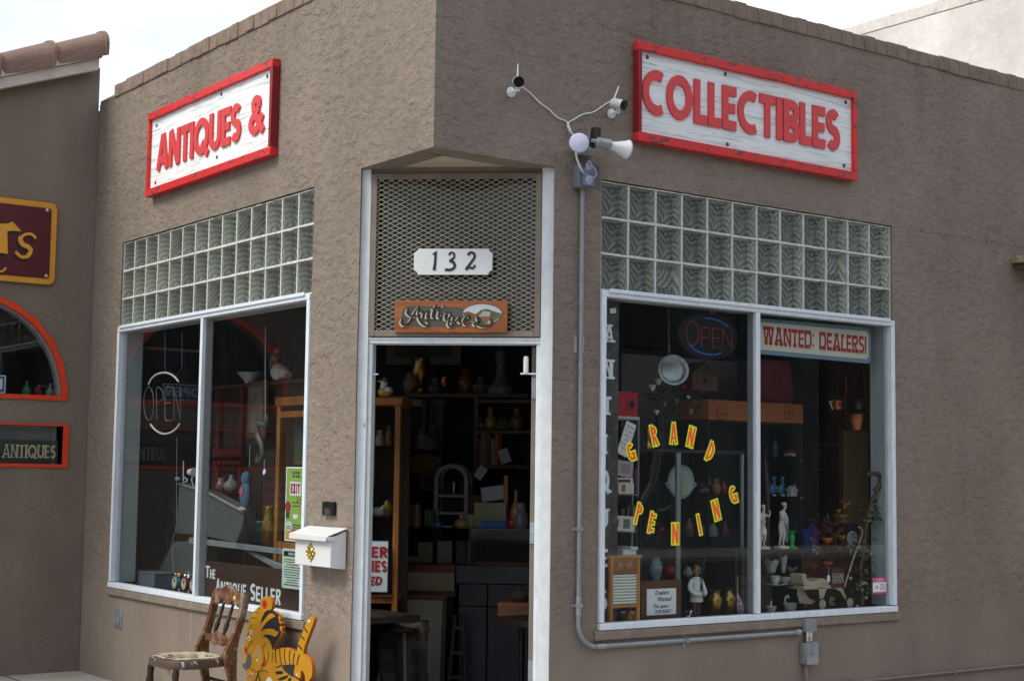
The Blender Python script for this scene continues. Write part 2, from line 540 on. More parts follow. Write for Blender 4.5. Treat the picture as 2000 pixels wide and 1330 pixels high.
def stucco_mat(name, col, lips=1.0, smooth_below=-10, scale=1.0, streak=False):
    t = NT(name)
    v = t.co((1 * scale, 1 * scale, 1.5 * scale))
    warp = t.n('ShaderNodeTexNoise'); warp.inputs['Scale'].default_value = 7; warp.inputs['Detail'].default_value = 5
    t.l(v, warp.inputs['Vector'])
    wv = t.n('ShaderNodeMixRGB'); wv.blend_type = 'ADD'; wv.inputs[0].default_value = .10
    t.l(v, wv.inputs[1]); t.l(warp.outputs['Color'], wv.inputs[2])
    a = t.noise(wv.outputs[0], 4.6, 7, .62, .25)
    b = t.noise(wv.outputs[0], 10.5, 6, .62, .35)
    # trowelled plates: flat, then an abrupt lip
    pa = t.ramp(a, [(.43, 0), (.442, .5), (.53, .5), (.542, 1)])
    pb = t.ramp(b, [(.47, 0), (.48, 1)])
    brk = t.ramp(t.noise(v, 5.5, 3), [(.47, .0), (.60, 1)])
    brk = t.math('MULTIPLY', brk, t.ramp(t.noise(t.co(1), 1.3, 3), [(.35, .35), (.62, 1)]))
    g = t.noise(v, 70, 4, .65)
    h = t.math('ADD', t.math('MULTIPLY', t.math('MULTIPLY', pa, brk), .9), t.math('MULTIPLY', t.math('MULTIPLY', pb, t.ramp(t.noise(v, 4.0, 3), [(.45, .1), (.6, 1)])), .6))
    z = t.sep(t.tc.outputs['Object'])
    zw = t.math('ADD', z[2], t.math('MULTIPLY', t.math('SUBTRACT', warp.outputs['Fac'], .5), .10))
    k = t.ramp(t.math('MULTIPLY', t.math('ADD', zw, 20 - smooth_below), 1 / 40.0), [(.5, .10), (.5012, 1)])
    h = t.math('MULTIPLY', h, k)
    h = t.math('ADD', h, t.math('MULTIPLY', g, .10))
    # colour: blotchy repainting, a little dust, run-off streaks
    big = t.noise(t.co((.8, .8, .5)), 1.6, 6, .6)
    c = t.mix(1, tuple(col), t.ramp(big, [(.3, .80), (.7, 1.12)]), 'MULTIPLY')
    sn = t.noise(t.co((3.1, 3.1, .25)), 2.2, 7, .65)
    c = t.mix(t.math('MULTIPLY', t.ramp(sn, [(.5, 0), (.72, 1)]), .10), c, tuple(min(1, q * 1.5 + .03) for q in col))
    c = t.mix(t.math('MULTIPLY', t.ramp(sn, [(.28, 1), (.42, 0)]), .10), c, tuple(q * .6 for q in col))
    if streak:                                  # rain wash below the coping and blotched repairs
        rw = t.noise(t.co((5, 5, .22)), 2.6, 6, .7)
        mk = t.ramp(t.math('DIVIDE', t.math('SUBTRACT', z[2], 3.55), .7), [(0, 0), (1, 1)])
        c = t.mix(t.math('MULTIPLY', t.math('MULTIPLY', t.ramp(rw, [(.5, 0), (.66, 1)]), mk), .30), c, tuple(q * .55 for q in col))
        rp = t.ramp(t.noise(t.co((.9, .9, 1.1), 'Object', (3, 1, 2)), 1.1, 2, .4), [(.56, 0), (.585, 1)])
        c = t.mix(t.math('MULTIPLY', rp, .16), c, tuple(q * 1.25 for q in col))
        cw = t.math('ABSOLUTE', t.math('SUBTRACT', t.math('ADD', z[2], t.math('MULTIPLY', warp.outputs['Fac'], .10)), 3.17))
        ck = t.math('MULTIPLY', t.math('LESS_THAN', cw, .0032), t.math('GREATER_THAN', z[0], 3.6))
        c = t.mix(t.math('MULTIPLY', ck, .6), c, tuple(q * .35 for q in col))
    ft = t.noise(v, 26, 4)
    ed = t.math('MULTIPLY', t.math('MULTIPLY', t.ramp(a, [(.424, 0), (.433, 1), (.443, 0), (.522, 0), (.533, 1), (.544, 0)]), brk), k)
    c = t.mix(t.math('MULTIPLY', ed, .42 * min(1, lips)), c, tuple(q * .38 for q in col))    # shade line under the lips, painted into the colour
    c = t.mix(.35, c, t.ramp(ft, [(.3, .82), (.7, 1.08)]), 'MULTIPLY')
    if streak:
        dr = t.noise(t.co((9, 9, .12)), 1.4, 3, .5)
        m_ = t.ramp(t.math('MULTIPLY', t.math('ADD', z[2], 20 - .62), 1 / 40.0), [(.5 - .016, 0), (.5 - .003, 1), (.5, 1), (.5003, 0)])
        lm = t.math('GREATER_THAN', z[1], .3)
        c = t.mix(t.math('MULTIPLY', t.math('MULTIPLY', t.math('MULTIPLY', t.ramp(dr, [(.63, 0), (.67, 1)]), m_), lm), .40), c, (.50, .42, .34))
    return t.fin(c, .9, None, t.bump(h, lips, .014), .2)


def chipped(name, col, under, amt=.60, sc=22.0, stretch=(1, 1, 1), rough=.5, grain=None):
    """old paint with ragged chips down to the material below"""
    t = NT(name)
    v = t.co(stretch)
    n = t.noise(v, sc, 8, .72, .3)
    chip = t.ramp(n, [(amt, 0), (amt + .012, 1)])
    f = t.noise(v, sc * 2.5, 5)
    base = t.mix(1, tuple(col), t.ramp(f, [(.25, .84), (.75, 1.06)]), 'MULTIPLY')
    d = t.ramp(t.noise(t.co(1), 6, 6, .65), [(.45, 0), (.75, 1)])
    base = t.mix(t.math('MULTIPLY', d, .16), base, tuple(q * .55 for q in col))
    c = t.mix(chip, base, tuple(under))
    return t.fin(c, rough, None, t.bump(t.math('SUBTRACT', t.math('MULTIPLY', f, .3), chip), .5, .003), .4)


def weathered_board():
    t = NT('weathered_white_board')
    v = t.co((.05, 1, 1))
    n = t.noise(v, 60, 8, .7)
    n2 = t.noise(t.co((.22, 1, 1)), 20, 7, .72, .3)
    n3 = t.noise(t.co((.1, 1, 1)), 26, 4)
    c = t.mix(t.ramp(n, [(.36, 1), (.50, 0)]), (.80, .84, .86), (.46, .49, .50))
    c = t.mix(t.math('MULTIPLY', t.ramp(n3, [(.5, 0), (.75, 1)]), .35), c, (.64, .68, .70))
    chip = t.ramp(n2, [(.655, 0), (.675, 1)])
    c = t.mix(chip, c, (.10, .085, .075))
    return t.fin(c, .75, None, t.bump(t.math('SUBTRACT', n, chip), .45, .004), .25)


def glass_mat(name, tint=(1, 1, 1), ior=1.5, rough=0.0, dirt=0.0, wave=0):
    t = NT(name)
    t.t.nodes.remove(t.b)
    tr = t.n('ShaderNodeBsdfTransparent'); tr.inputs[0].default_value = tuple(tint) + (1,)
    gl = t.n('ShaderNodeBsdfGlossy'); gl.inputs['Roughness'].default_value = rough
    fr = t.n('ShaderNodeFresnel'); fr.inputs['IOR'].default_value = ior
    if wave: t.l(t.bump(t.noise(t.co((1, 1, .7)), 30, 3, .5, 1.2), .9, .012), gl.inputs['Normal'])
    m = t.n('ShaderNodeMixShader')
    ge = t.n('ShaderNodeNewGeometry')           # reflect at the outer face only
    t.l(t.math('MULTIPLY', fr.outputs[0], t.math('SUBTRACT', 1, ge.outputs['Backfacing'])), m.inputs[0]); t.l(tr.outputs[0], m.inputs[1]); t.l(gl.outputs[0], m.inputs[2])
    o = m.outputs[0]
    if dirt:
        df = t.n('ShaderNodeBsdfDiffuse'); df.inputs[0].default_value = (.5, .5, .48, 1)
        m2 = t.n('ShaderNodeMixShader')
        n = t.ramp(t.noise(t.co((3, 3, .7)), 3, 6, .7), [(.25, 0), (.8, 1)])
        t.l(t.math('MULTIPLY', n, dirt), m2.inputs[0]); t.l(o, m2.inputs[1]); t.l(df.outputs[0], m2.inputs[2])
        o = m2.outputs[0]
    t.l(o, t.out.inputs[0])
    return t.mat


def wavy(name, dark, light, rough=.25):
    """pressed fan-wave pattern on the inside of a glass block"""
    t = NT(name)
    inf = t.n('ShaderNodeObjectInfo')
    v = t.co(1)
    x = t.sep(v)
    cx = t.n('ShaderNodeCombineXYZ')
    # two families of rings centred on lower corners of the block
    def rings(ox, oz, ph):
        dx = t.math('SUBTRACT', t.math('ADD', x[0], t.math('MULTIPLY', x[1], 1.3)), ox + .11); dz = t.math('SUBTRACT', x[2], oz)
        d = t.math('SQRT', t.math('ADD', t.math('MULTIPLY', dx, dx), t.math('MULTIPLY', dz, dz)))
        wn = t.noise(v, 18, 2)
        d = t.math('ADD', d, t.math('MULTIPLY', wn, .012))
        return t.math('SINE', t.math('ADD', t.math('MULTIPLY', d, 190), ph)), d
    a, da = rings(.12, -.15, 0); b, db = rings(-.11, -.09, 1.5)
    h = t.mix(t.math('GREATER_THAN', da, db), a, b)
    f = t.ramp(t.math('ADD', t.math('MULTIPLY', h, .5), .5), [(.15, 0), (.85, 1)])
    tint = t.ramp(inf.outputs['Random'], [(0, .62), (1, 1.3)])
    c = t.mix(1, t.mix(f, tuple(dark), tuple(light)), tint, 'MULTIPLY')
    return t.fin(c, rough, None, t.bump(h, .55, .006), .8)


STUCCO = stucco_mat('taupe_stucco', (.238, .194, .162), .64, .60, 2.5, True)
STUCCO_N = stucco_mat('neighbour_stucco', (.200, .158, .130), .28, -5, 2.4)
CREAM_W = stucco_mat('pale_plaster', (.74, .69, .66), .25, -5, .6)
COPING = mat((.235, .180, .144), .9, 0, .3, 9, .5, .2)
WHITE_FR = chipped('old_white_paint', (.70, .76, .84), (.16, .12, .10), .70, 16, (1, 1, .35))
WHITE_CH = chipped('flaking_white_paint', (.58, .60, .60), (.20, .14, .10), .60, 26, (.5, .5, 1))
DOOR_WH = chipped('door_white_paint', (.72, .77, .80), (.06, .05, .05), .67, 10, (1, 1, .5))
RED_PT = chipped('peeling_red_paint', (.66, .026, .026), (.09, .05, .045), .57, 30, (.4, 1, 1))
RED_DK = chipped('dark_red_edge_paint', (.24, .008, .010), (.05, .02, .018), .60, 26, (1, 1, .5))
RED_LT = chipped('sign_letter_red', (.68, .06, .065), (.1, .03, .03), .66, 26)
BOARD_W = weathered_board()
GLASS = glass_mat('window_glass', (.93, .95, .95), 1.6, 0, .007)
CGLASS = glass_mat('cabinet_glass', (.90, .93, .92), 1.35)
BGLASS = glass_mat('glass_block_face', (.92, .96, .93), 1.6, .12, .14, 1)
GBACK = wavy('glass_block_pressed_waves', (.06, .064, .06), (.21, .22, .20), .22)
GSIDE = wavy('glass_block_sides', (.32, .33, .28), (.55, .56, .48), .3)
MORTAR = mat((.62, .63, .62), .9, 0, .3, 60, .6, .2)
GREY_MT = mat((.27, .29, .32), .45, .3, .15, 20, .2)
GALV = mat((.36, .40, .44), .42, .55, .3, 12, .2)
PLASTIC_W = mat((.72, .74, .76), .35, 0, .06, 20, .05)
BLACK = mat((.012, .012, .014), .4, 0, .2, 20, .1)
CHROME = mat((.6, .62, .65), .22, 1, .1, 20, .05)
BRASS = mat((.42, .26, .07), .32, 1, .3, 20, .15)
COPPER = mat((.40, .14, .06), .3, 1, .4, 14, .2)
PAPER = mat((.75, .76, .78), .8, 0, .06, 12, .05)
CREAM = mat((.62, .56, .42), .45, 0, .12, 16, .08)
CHINA = mat((.66, .68, .68), .2, 0, .12, 14, .05, .6)
DARKWOOD = wood((.10, .045, .022))
MIDWOOD = wood((.30, .12, .035))
ORWOOD = wood((.42, .17, .045))
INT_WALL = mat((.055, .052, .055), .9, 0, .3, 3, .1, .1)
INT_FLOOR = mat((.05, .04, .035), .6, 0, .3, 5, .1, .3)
print('materials ok')


# ------------------------------------------------------------------ ground
def sheet(name, x0, x1, y0, y1, z, m, nx=1, ny=1):
    mb = MB()
    mb.quad((x0, y0, z), (x1, y0, z), (x1, y1, z), (x0, y1, z))
    o = mb.build(name, m, smooth=0)
    o['kind'] = 'structure'
    return o


def ground_mat(name, col, sc=4, joints=0):
    t = NT(name)
    v = t.co(1)
    n = t.noise(v, sc, 8, .7); n2 = t.noise(v, 90, 4)
    c = t.mix(1, tuple(col), t.ramp(n, [(.25, .75), (.75, 1.15)]), 'MULTIPLY')
    c = t.mix(.4, c, t.ramp(n2, [(.3, .7), (.7, 1.15)]), 'MULTIPLY')
    if joints:
        x = t.sep(v)
        for a in (0, 1):
            j = t.math('LESS_THAN', t.math('ABSOLUTE', t.math('SUBTRACT', t.math('FRACT', t.math('DIVIDE', t.math('ADD', x[a], 100.3), joints)), .5)), .006)
            c = t.mix(j, c, (.06, .055, .05))
    return t.fin(c, .9, None, t.bump(n2, .4, .005), .2)


sheet('ground', -900, 900, -900, 900, -.14, ground_mat('earth', (.16, .14, .11)))
sheet('road', -60, 60, -15.0, -5.2, -.136, ground_mat('asphalt', (.05, .05, .052)))
mb = MB(); mb.box(-30, 30, -5.2, 25, -.139, 0)
o = mb.build('pavement', ground_mat('concrete', (.40, .38, .35), 4, 1.5), smooth=0, bevel=.02); o['kind'] = 'structure'
mb = MB(); mb.box(-60, 60, -60, -15, -.139, -.005)
o = mb.build('far_pavement', ground_mat('concrete_far', (.36, .34, .32), 4, 1.5), smooth=0, bevel=.02); o['kind'] = 'structure'

# ------------------------------------------------------------------ the corner shop
T_W = .16
SHOP = Thing('shop_building', 'taupe stucco corner antiques shop with glass block strips above its display windows', 'shop', FR, (0, 0, 0))
WT = 4.245                                     # wall top, below the coping
LY = 4.64                                      # length of the left wall
RX = 6.6


def smoothn(p, k=1.0):
    from mathutils import noise
    return noise.noise(Vector(p) * k)


def wall_skin(path, holes, z0, z1, t, step=.16):
    """walls along a plan polyline with openings: outer skin, inner skin, reveals"""
    mb = MB()
    seg = []
    L = 0
    for i in range(len(path) - 1):
        d = (path[i + 1] - path[i]); seg.append((L, L + d.length, path[i], d.normalized())); L += d.length
    cut_s = {0, L}; cut_z = {z0, z1}
    for a, b, c, d in holes:
        cut_s |= {a, b}; cut_z |= {c, d}
    for q in seg: cut_s |= {q[0], q[1]}

    def fill(c, st):
        c = sorted(c); r = []
        for a, b in zip(c, c[1:]):
            n = max(1, round((b - a) / st))
            r += [a + (b - a) * i / n for i in range(n)]
        return r + [c[-1]]
    ss = fill(cut_s, step); zs = fill(cut_z, step)

    def outn(d): return Vector((d.y, -d.x)) * 1.0

    def pos(s, off):
        for i, (a, b, p, d) in enumerate(seg):
            if s <= b + 1e-6 or i == len(seg) - 1:
                n = outn(d)
                q = p + d * (s - a)
                if abs(s - b) < 1e-6 and i < len(seg) - 1:
                    n2 = outn(seg[i + 1][3]); m = n + n2
                    return q - m * off / (m.dot(n))
                return q - n * off
    idx = {}

    def vid(s, z, lay):
        k = (round(s, 4), round(z, 4), lay)
        if k not in idx:
            s2 = s
            if lay and z < DZ + .4:                 # doorway jambs splayed to face the diagonal door
                if s <= LY - .722 + 1e-6: s2 = s - .175 * max(0, 1 - (LY - .722 - s) / .5)
                if s >= LY + .787 - 1e-6: s2 = s + .145 * max(0, 1 - (s - LY - .787) / .32)
            p = pos(s2, t if lay else 0)
            j = 0 if lay else .004 * smoothn((p.x * 1.3, p.y * 1.3, z * 1.3)) + .002 * smoothn((p.x * 5, p.y * 5, z * 5))
            if not lay: p = pos(s, -j)
            idx[k] = len(mb.v); mb.v.append(Vector((p.x, p.y, z)))
        return idx[k]

    def inside(s, z):
        return any(a - 1e-6 < s < b + 1e-6 and c - 1e-6 < z < d + 1e-6 for a, b, c, d in holes)
    solid = {}
    for i in range(len(ss) - 1):
        for j in range(len(zs) - 1):
            solid[i, j] = not inside((ss[i] + ss[i + 1]) / 2, (zs[j] + zs[j + 1]) / 2)
    for (i, j), ok in solid.items():
        if not ok: continue
        a, b, c, d = ss[i], ss[i + 1], zs[j], zs[j + 1]
        mb.f.append((vid(a, c, 0), vid(b, c, 0), vid(b, d, 0), vid(a, d, 0)))
        mb.f.append((vid(a, c, 1), vid(a, d, 1), vid(b, d, 1), vid(b, c, 1)))
        for di, dj, p, q in ((-1, 0, (a, d), (a, c)), (1, 0, (b, c), (b, d)), (0, -1, (a, c), (b, c)), (0, 1, (b, d), (a, d))):
            if not solid.get((i + di, j + dj), False):
                mb.f.append((vid(*q, 0), vid(*p, 0), vid(*p, 1), vid(*q, 1)))
    mb.m = [0] * len(mb.f)
    return mb


GB_Z0, GB_Z1 = 2.508, 3.12                     # glass block band
W_Z0 = .655                                     # window sill
LA, LB = 1.247, 4.098                           # left opening (distance from the corner)
RA, RB = 1.120, 3.568                           # right opening
DZ = 3.15
path = [Vector((0, LY)), Vector((0, 0)), Vector((RX, 0))]
holes = [(LY - LB, LY - LA, W_Z0, GB_Z1 + .004), (LY - .722, LY + .787, -.1, DZ), (LY + RA, LY + RB, W_Z0, GB_Z1 + .004)]
wm = wall_skin(path, holes, -.1, WT, T_W)
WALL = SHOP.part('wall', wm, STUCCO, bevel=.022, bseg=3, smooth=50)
mb = MB()                                       # other outside walls, closing the room
mb.box(0.17, RX - .002, LY - .14, LY - .003, -.1, WT)
mb.box(RX - .16, RX - .004, T_W + .003, LY - .145, -.1, WT)
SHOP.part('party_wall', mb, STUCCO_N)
# small soffit slab across the doorway corner
mb = MB()
mb.hprism([(0.10, .80), (.10, .10), (.90, .10), (1.3, .3), (.3, 1.3)], DZ + .012, DZ + .10)
SHOP.part('door_soffit', mb, chipped('rusty_soffit_paint', (.56, .47, .40), (.30, .16, .07), .62, 7, (1, 1, 1)))

# coping of rowlock bricks
mb = MB()
rnd = random.Random(3)


def coping_run(p, d, n_out, length, first):
    s_ = 0
    while s_ < length - .02:
        wd = .106 + rnd.uniform(-.006, .008)
        e = min(length, s_ + wd)
        a = p + d * (s_ + .0016); b = p + d * (e - .0016)
        o1 = n_out * (.010 + rnd.uniform(-.003, .003)); o2 = -n_out * .21
        zt = WT + .098 + rnd.uniform(-.006, .004)
        q = [a + o1, b + o1, b + o2, a + o2]
        zb = WT - .004 + rnd.uniform(-.004, .004)
        mb.add([(v.x, v.y, zb) for v in q] + [(v.x, v.y, zt + (0.006 if i > 1 else -.004)) for i, v in enumerate(q)],
               [(0, 1, 5, 4), (1, 2, 6, 5), (2, 3, 7, 6), (3, 0, 4, 7), (4, 5, 6, 7), (3, 2, 1, 0)])
        s_ = e


coping_run(Vector((0, LY - .30)), Vector((0, -1)), Vector((-1, 0)), LY - .30 - .02, True)
coping_run(Vector((0, 0)), Vector((1, 0)), Vector((0, -1)), RX, False)
mb.box(-.004, .2, .2, LY - .3, WT + .001, WT + .092)
mb.box(.003, RX, -.004, .2, WT + .001, WT + .091)
SHOP.part('coping', mb, COPING, bevel=.006, smooth=40)
mb = MB(); mb.hprism([(.0, LY - .302), (.0, LY), (.2, LY), (.2, LY - .302)], WT - .002, WT + .03)
SHOP.part('coping', mb, COPING, bevel=.01)
mb = MB()
mb.box(.2, RX - .2, .2, LY - .2, 3.70, 3.78)
SHOP.part('roof', mb, INT_WALL)
mb = MB(); mb.box(T_W + .002, RX - .17, T_W + .002, LY - .15, 3.24, 3.30)
SHOP.part('ceiling', mb, mat((.10, .095, .09), .9))
mb = MB(); mb.box(.02, RX - .17, .02, LY - .15, -.05, .004)
SHOP.part('floor', mb, INT_FLOOR)
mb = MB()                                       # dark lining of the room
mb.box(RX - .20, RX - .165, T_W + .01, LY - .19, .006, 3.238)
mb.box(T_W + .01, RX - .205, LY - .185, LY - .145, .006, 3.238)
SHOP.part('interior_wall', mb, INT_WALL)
LEDGE = .652
mb = MB()
mb.box(RA - .05, RB + .05, T_W + .003, .95, LEDGE - .04, LEDGE - .002)
mb.box(RA + .004, RB - .004, .03, T_W + .001, LEDGE - .002 + .018, LEDGE + .016)
SHOP.part('display_ledge', mb, wood((.035, .028, .022), None, 'x'), bevel=.003)
mb = MB()
mb.box(T_W + .003, .75, LA - .05, LB + .05, LEDGE - .04, LEDGE - .002)
mb.box(.03, T_W + .001, LA + .004, LB - .004, LEDGE - .002 + .018, LEDGE + .016)
SHOP.part('display_ledge', mb, wood((.035, .028, .022), None, 'x'), bevel=.003)


def glass_band(fr, x0, ncol, lab):
    pnl = bpy.data.objects.new('glass_block_panel', None)
    pnl.empty_display_size = .05
    COL.objects.link(pnl)
    pnl.parent = SHOP.e
    pnl.location = fr.m @ Vector((x0, 0, GB_Z0)); pnl.rotation_euler = (0, 0, fr.rz)
    P = .2032
    g = MB()
    rr = random.Random(ncol)
    for c in range(ncol + 1):
        for r in range(3):
            j = rr.uniform(-.0015, .0015)
            xc = c * P + j
            e0 = .0 if 0 < c < ncol else .004
            xa, xb = xc - .006, xc + .006
            if c == 0: xa = .001
            if c == ncol: xb = ncol * P - .001
            g.box(xa, xb, .012, .10, r * P + .006, (r + 1) * P - .006)
    for r in range(4):
        za, zb = r * P - .006, r * P + .006
        if r == 0: za = .001
        if r == 3: zb = 3 * P - .001
        # ragged joint: short pieces with slightly different faces
        for c in range(ncol * 3):
            f = .011 + rr.uniform(-.003, .001)
            a = max(.001, c * P / 3); b = min(ncol * P - .001, (c + 1) * P / 3)
            g.box(a, b, f, .10, za + rr.uniform(-.002, .001), zb + rr.uniform(-.001, .002))
    gm = g.build('mortar_grid', MORTAR)
    gm.parent = pnl
    b = MB()
    h = P / 2 - .0062
    D = .085
    # hollow block: outer face, four side walls seen through it, pressed inner back
    n = 5
    fr_ = []
    for (q, y) in ((h, .020), (h - .010, .012)):
        fr_ += [(-q, y, -q), (q, y, -q), (q, y, q), (-q, y, q)]
    b.add(fr_, [(4, 5, 6, 7)] + [(i, (i + 1) % 4, 4 + (i + 1) % 4, 4 + i) for i in range(4)], 0)
    k = h - .004
    b.add([(-k, .022, -k), (k, .022, -k), (k, .022, k), (-k, .022, k), (-k, D, -k), (k, D, -k), (k, D, k), (-k, D, k)],
          [(0, 4, 5, 1), (1, 5, 6, 2), (2, 6, 7, 3), (3, 7, 4, 0)], 1)
    b.add([(-k, D - .001, -k), (k, D - .001, -k), (k, D - .001, k), (-k, D - .001, k)], [(0, 1, 2, 3)], 2)
    first = None
    for r in range(3):
        for c in range(ncol):
            if first is None:
                o = b.build('glass_block', [BGLASS, GSIDE, GBACK], recalc=False, smooth=0); first = o
            else:
                o = first.copy(); COL.objects.link(o)
            o.parent = pnl
            o.location = ((c + .5) * P, rr.uniform(-.001, .001), (r + .5) * P)
            o.rotation_euler = (rr.uniform(-.012, .012), pi / 2 * (rr.random() < .07), rr.uniform(-.012, .012))
    return pnl


glass_band(FR, 1.126, 12, '')
glass_band(FL, -(1.249 + 14 * .2032), 14, '')


def window(fr, x0, x1, z0, z1, xm):
    """storefront window: outer frame, mullion, two panes, sill"""
    e = bpy.data.objects.new('window', None); e.empty_display_size = .05
    COL.objects.link(e); e.parent = SHOP.e
    O = Vector((x0, 0, z0)); e.location = fr.m @ O; e.rotation_euler = (0, 0, fr.rz)

    def part(name, mb, m, **k):
        o = mb.build(name, m, O, **k); o.parent = e; return o
    b = MB()
    y0, y1 = -.016, .05
    b.box(x0, x0 + .034, y0, y1, z0 + .040, z1 - .036)
    b.box(x1 - .034, x1, y0, y1, z0 + .040, z1 - .036)
    b.box(x0, x1, y0, y1, z1 - .0355, z1)
    b.box(x0 + .05, x1 - .05, y0 - .010, y0 - .0005, z1 - .012, z1 + .010)
    b.box(x0 - .002, x1 + .002, y0 - .006, y1, z0, z0 + .0345)
    part('frame', b, WHITE_FR, bevel=.003)
    b = MB()
    b.box(xm - .017, xm + .017, -.014, .012, z0 + .0397, z1 - .0358)
    part('mullion', b, WHITE_FR, bevel=.002)
    b = MB(); b.box(xm - .016, xm + .016, .0122, .065, z0 + .0397, z1 - .0358)
    part('mullion_channel', b, mat((.34, .36, .38), .45, .4), bevel=.002)
    for a, c in ((x0 + .03, xm - .014), (xm + .014, x1 - .03)):
        b = MB(); b.box(a, c, .020, .0255, z0 + .036, z1 - .032)
        part('pane', b, GLASS, smooth=0)
    b = MB()                                    # painted boards lining the inside of the opening
    b.box(x0 + .004, x0 + .022, .0515, .175, z0 + .035, z1 - .03)
    b.box(x1 - .022, x1 - .004, .0515, .175, z0 + .035, z1 - .03)
    b.box(x0 + .023, x1 - .023, .0515, .175, z1 - .03, z1 - .012)
    part('reveal', b, mat((.40, .44, .45), .7, 0, .15, 6))
    b = MB()                                    # stucco sill lip
    b.box(x0 - .03, x1 + .03, -.020, .01, z0 - .055, z0 - .003)
    part('sill', b, mat((.225, .185, .152), .9, 0, .3, 8, .4), bevel=.006)
    return e


XM_R = FR.x(1478, 610); XM_L = FL.x(398, 620)
window(FR, 1.118, 3.570, .650, 2.504, XM_R)
window(FL, -4.100, -1.245, .650, 2.504, XM_L)

# ------------------------------------------------------------------ diagonal doorway
DO = .030                                       # frame face set back from the chamfer line
b_l0, b_l1 = FD.x(701, 660, DO), FD.x(726, 700, DO)
b_r0, b_r1 = FD.x(1047, 700, DO), FD.x(1073, 660, DO)
z_h0, z_h1 = FD.z(890, 671, DO), FD.z(890, 659, DO)     # head rail over the door
print('door', b_l0, b_l1, b_r0, b_r1, z_h0, z_h1, DW)
DF = bpy.data.objects.new('door_frame', None); DF.empty_display_size = .05
COL.objects.link(DF); DF.parent = SHOP.e
DF.location = FD.m @ Vector((0, DO, 0)); DF.rotation_euler = (0, 0, FD.rz)


def dpart(name, mb, m, **k):
    o = mb.build(name, m, (0, DO, 0), **k); o.parent = DF; return o


b = MB()
b.box(b_l0 - .02, b_l1 - .022, DO, DO + .12, 0, 3.16)
b.box(b_l1 - .0215, b_l1, DO + .018, DO + .12, 0, z_h0)
dpart('jamb', b, DOOR_WH, bevel=.004)
b = MB()
b.box(b_r0 + .022, b_r1 + .02, DO, DO + .12, 0, 3.16)
b.box(b_r0, b_r0 + .0215, DO + .018, DO + .12, 0, z_h0)
dpart('jamb', b, DOOR_WH, bevel=.004)
b = MB()
b.box(b_l1 - .021, b_r0 + .021, DO + .012, DO + .12, z_h0, z_h1)
b.box(b_l1 - .021, b_r0 + .021, DO + .006, DO + .0118, z_h1 - .014, z_h1)
dpart('head_rail', b, DOOR_WH, bevel=.003)
# transom guard: flat frame and expanded metal
gx0, gx1, gz0, gz1 = b_l1 - .020, b_r0 + .020, z_h1 + .004, 3.125
b = MB(); b.box(gx0 - .001, gx1 + .001, DO + .016, DO + .12, gz1 + .001, 3.18); dpart('top_board', b, mat((.26, .21, .17), .7))
b = MB(); F = .032
y0, y1 = DO - .004, DO + .014
b.box(gx0, gx0 + F, y0, y1, gz0, gz1); b.box(gx1 - F, gx1, y0, y1, gz0, gz1)
b.box(gx0 + F + .0005, gx1 - F - .0005, y0, y1, gz1 - F, gz1); b.box(gx0 + F + .0005, gx1 - F - .0005, y0, y1, gz0, gz0 + F)
dpart('grille_frame', b, mat((.22, .18, .15), .6, 0, .25, 12, .2), bevel=.003)
b = MB()
ax0, ax1, az0, az1 = gx0 + F - .004, gx1 - F + .004, gz0 + F - .004, gz1 - F + .004
pw, ph = .053, .0265
for fam in (1, -1):
    k = -60
    while k < 90:
        # z = az0 + fam*(x-ax0)*ph/pw + k*ph
        f = lambda x: az0 + fam * (x - ax0) * ph / pw + k * ph
        g = lambda z: ax0 + (z - az0 - k * ph) * pw / ph * fam
        pts = []
        for x in (ax0, ax1):
            if az0 <= f(x) <= az1: pts.append((x, f(x)))
        for z in (az0, az1):
            if ax0 < g(z) < ax1: pts.append((g(z), z))
        if len(pts) >= 2:
            p, q = min(pts), max(pts)
            if (Vector(p) - Vector(q)).length > .01:
                yy = DO + (.002 if fam > 0 else .0045)
                b.add([(p[0], yy, p[1] - .0012), (q[0], yy, q[1] - .0012), (q[0], yy, q[1] + .0012), (p[0], yy, p[1] + .0012),
                       (p[0], yy + .006, p[1] - .0024), (q[0], yy + .006, q[1] - .0024), (q[0], yy + .006, q[1] + .0005), (p[0], yy + .006, p[1] + .0005)],
                      [(0, 1, 2, 3), (7, 6, 5, 4), (0, 4, 5, 1), (3, 2, 6, 7)])
        k += 1
dpart('expanded_metal_grille', b, mat((.50, .46, .36), .5, .2, .25, 30, .1), smooth=0, recalc=False)
b = MB(); b.box(gx0, gx1, DO + .085, DO + .09, gz0, 3.14)
dpart('transom_pane', b, glass_mat('dusty_transom', (.55, .55, .53), 1.5, .05, .10), smooth=0)
b = MB()                                        # open door seen edge on, its hinges
b.box(b_r0 - .035, b_r0 - .001, DO + .125, DO + .95, .01, z_h0 - .006)
DOOR = dpart('door', b, mat((.19, .155, .13), .6, 0, .2, 8), bevel=.003)
DOOR.parent = SHOP.e; DOOR.location = DF.location; DOOR.rotation_euler = DF.rotation_euler
for py in (758, 1040, 1310):
    b = MB(); zc = FD.z(1037, py, DO + .12)
    b.box(b_r0 - .034, b_r0 - .004, DO + .119, DO + .1245, zc - .058, zc + .058)
    for dz in (-.04, 0, .04): b.lathe((b_r0 - .018, DO + .119, zc + dz), [(.0, -.003), (.005, -.002), (.005, 0)], 8, ax='y')
    b.tube([(b_r0 - .002, DO + .116, zc - .06), (b_r0 - .002, DO + .116, zc + .06)], .006, 8)
    o = b.build('hinge', GALV, (0, DO, 0)); o.parent = DOOR
b = MB()
zc = FD.z(1027, 730, DO + .05); xx = FD.x(1027, 730, DO + .05)
b.lathe((xx, DO + .05, zc), [(.012, 0), (.014, .01), (.014, .085), (.010, .095)], 12)
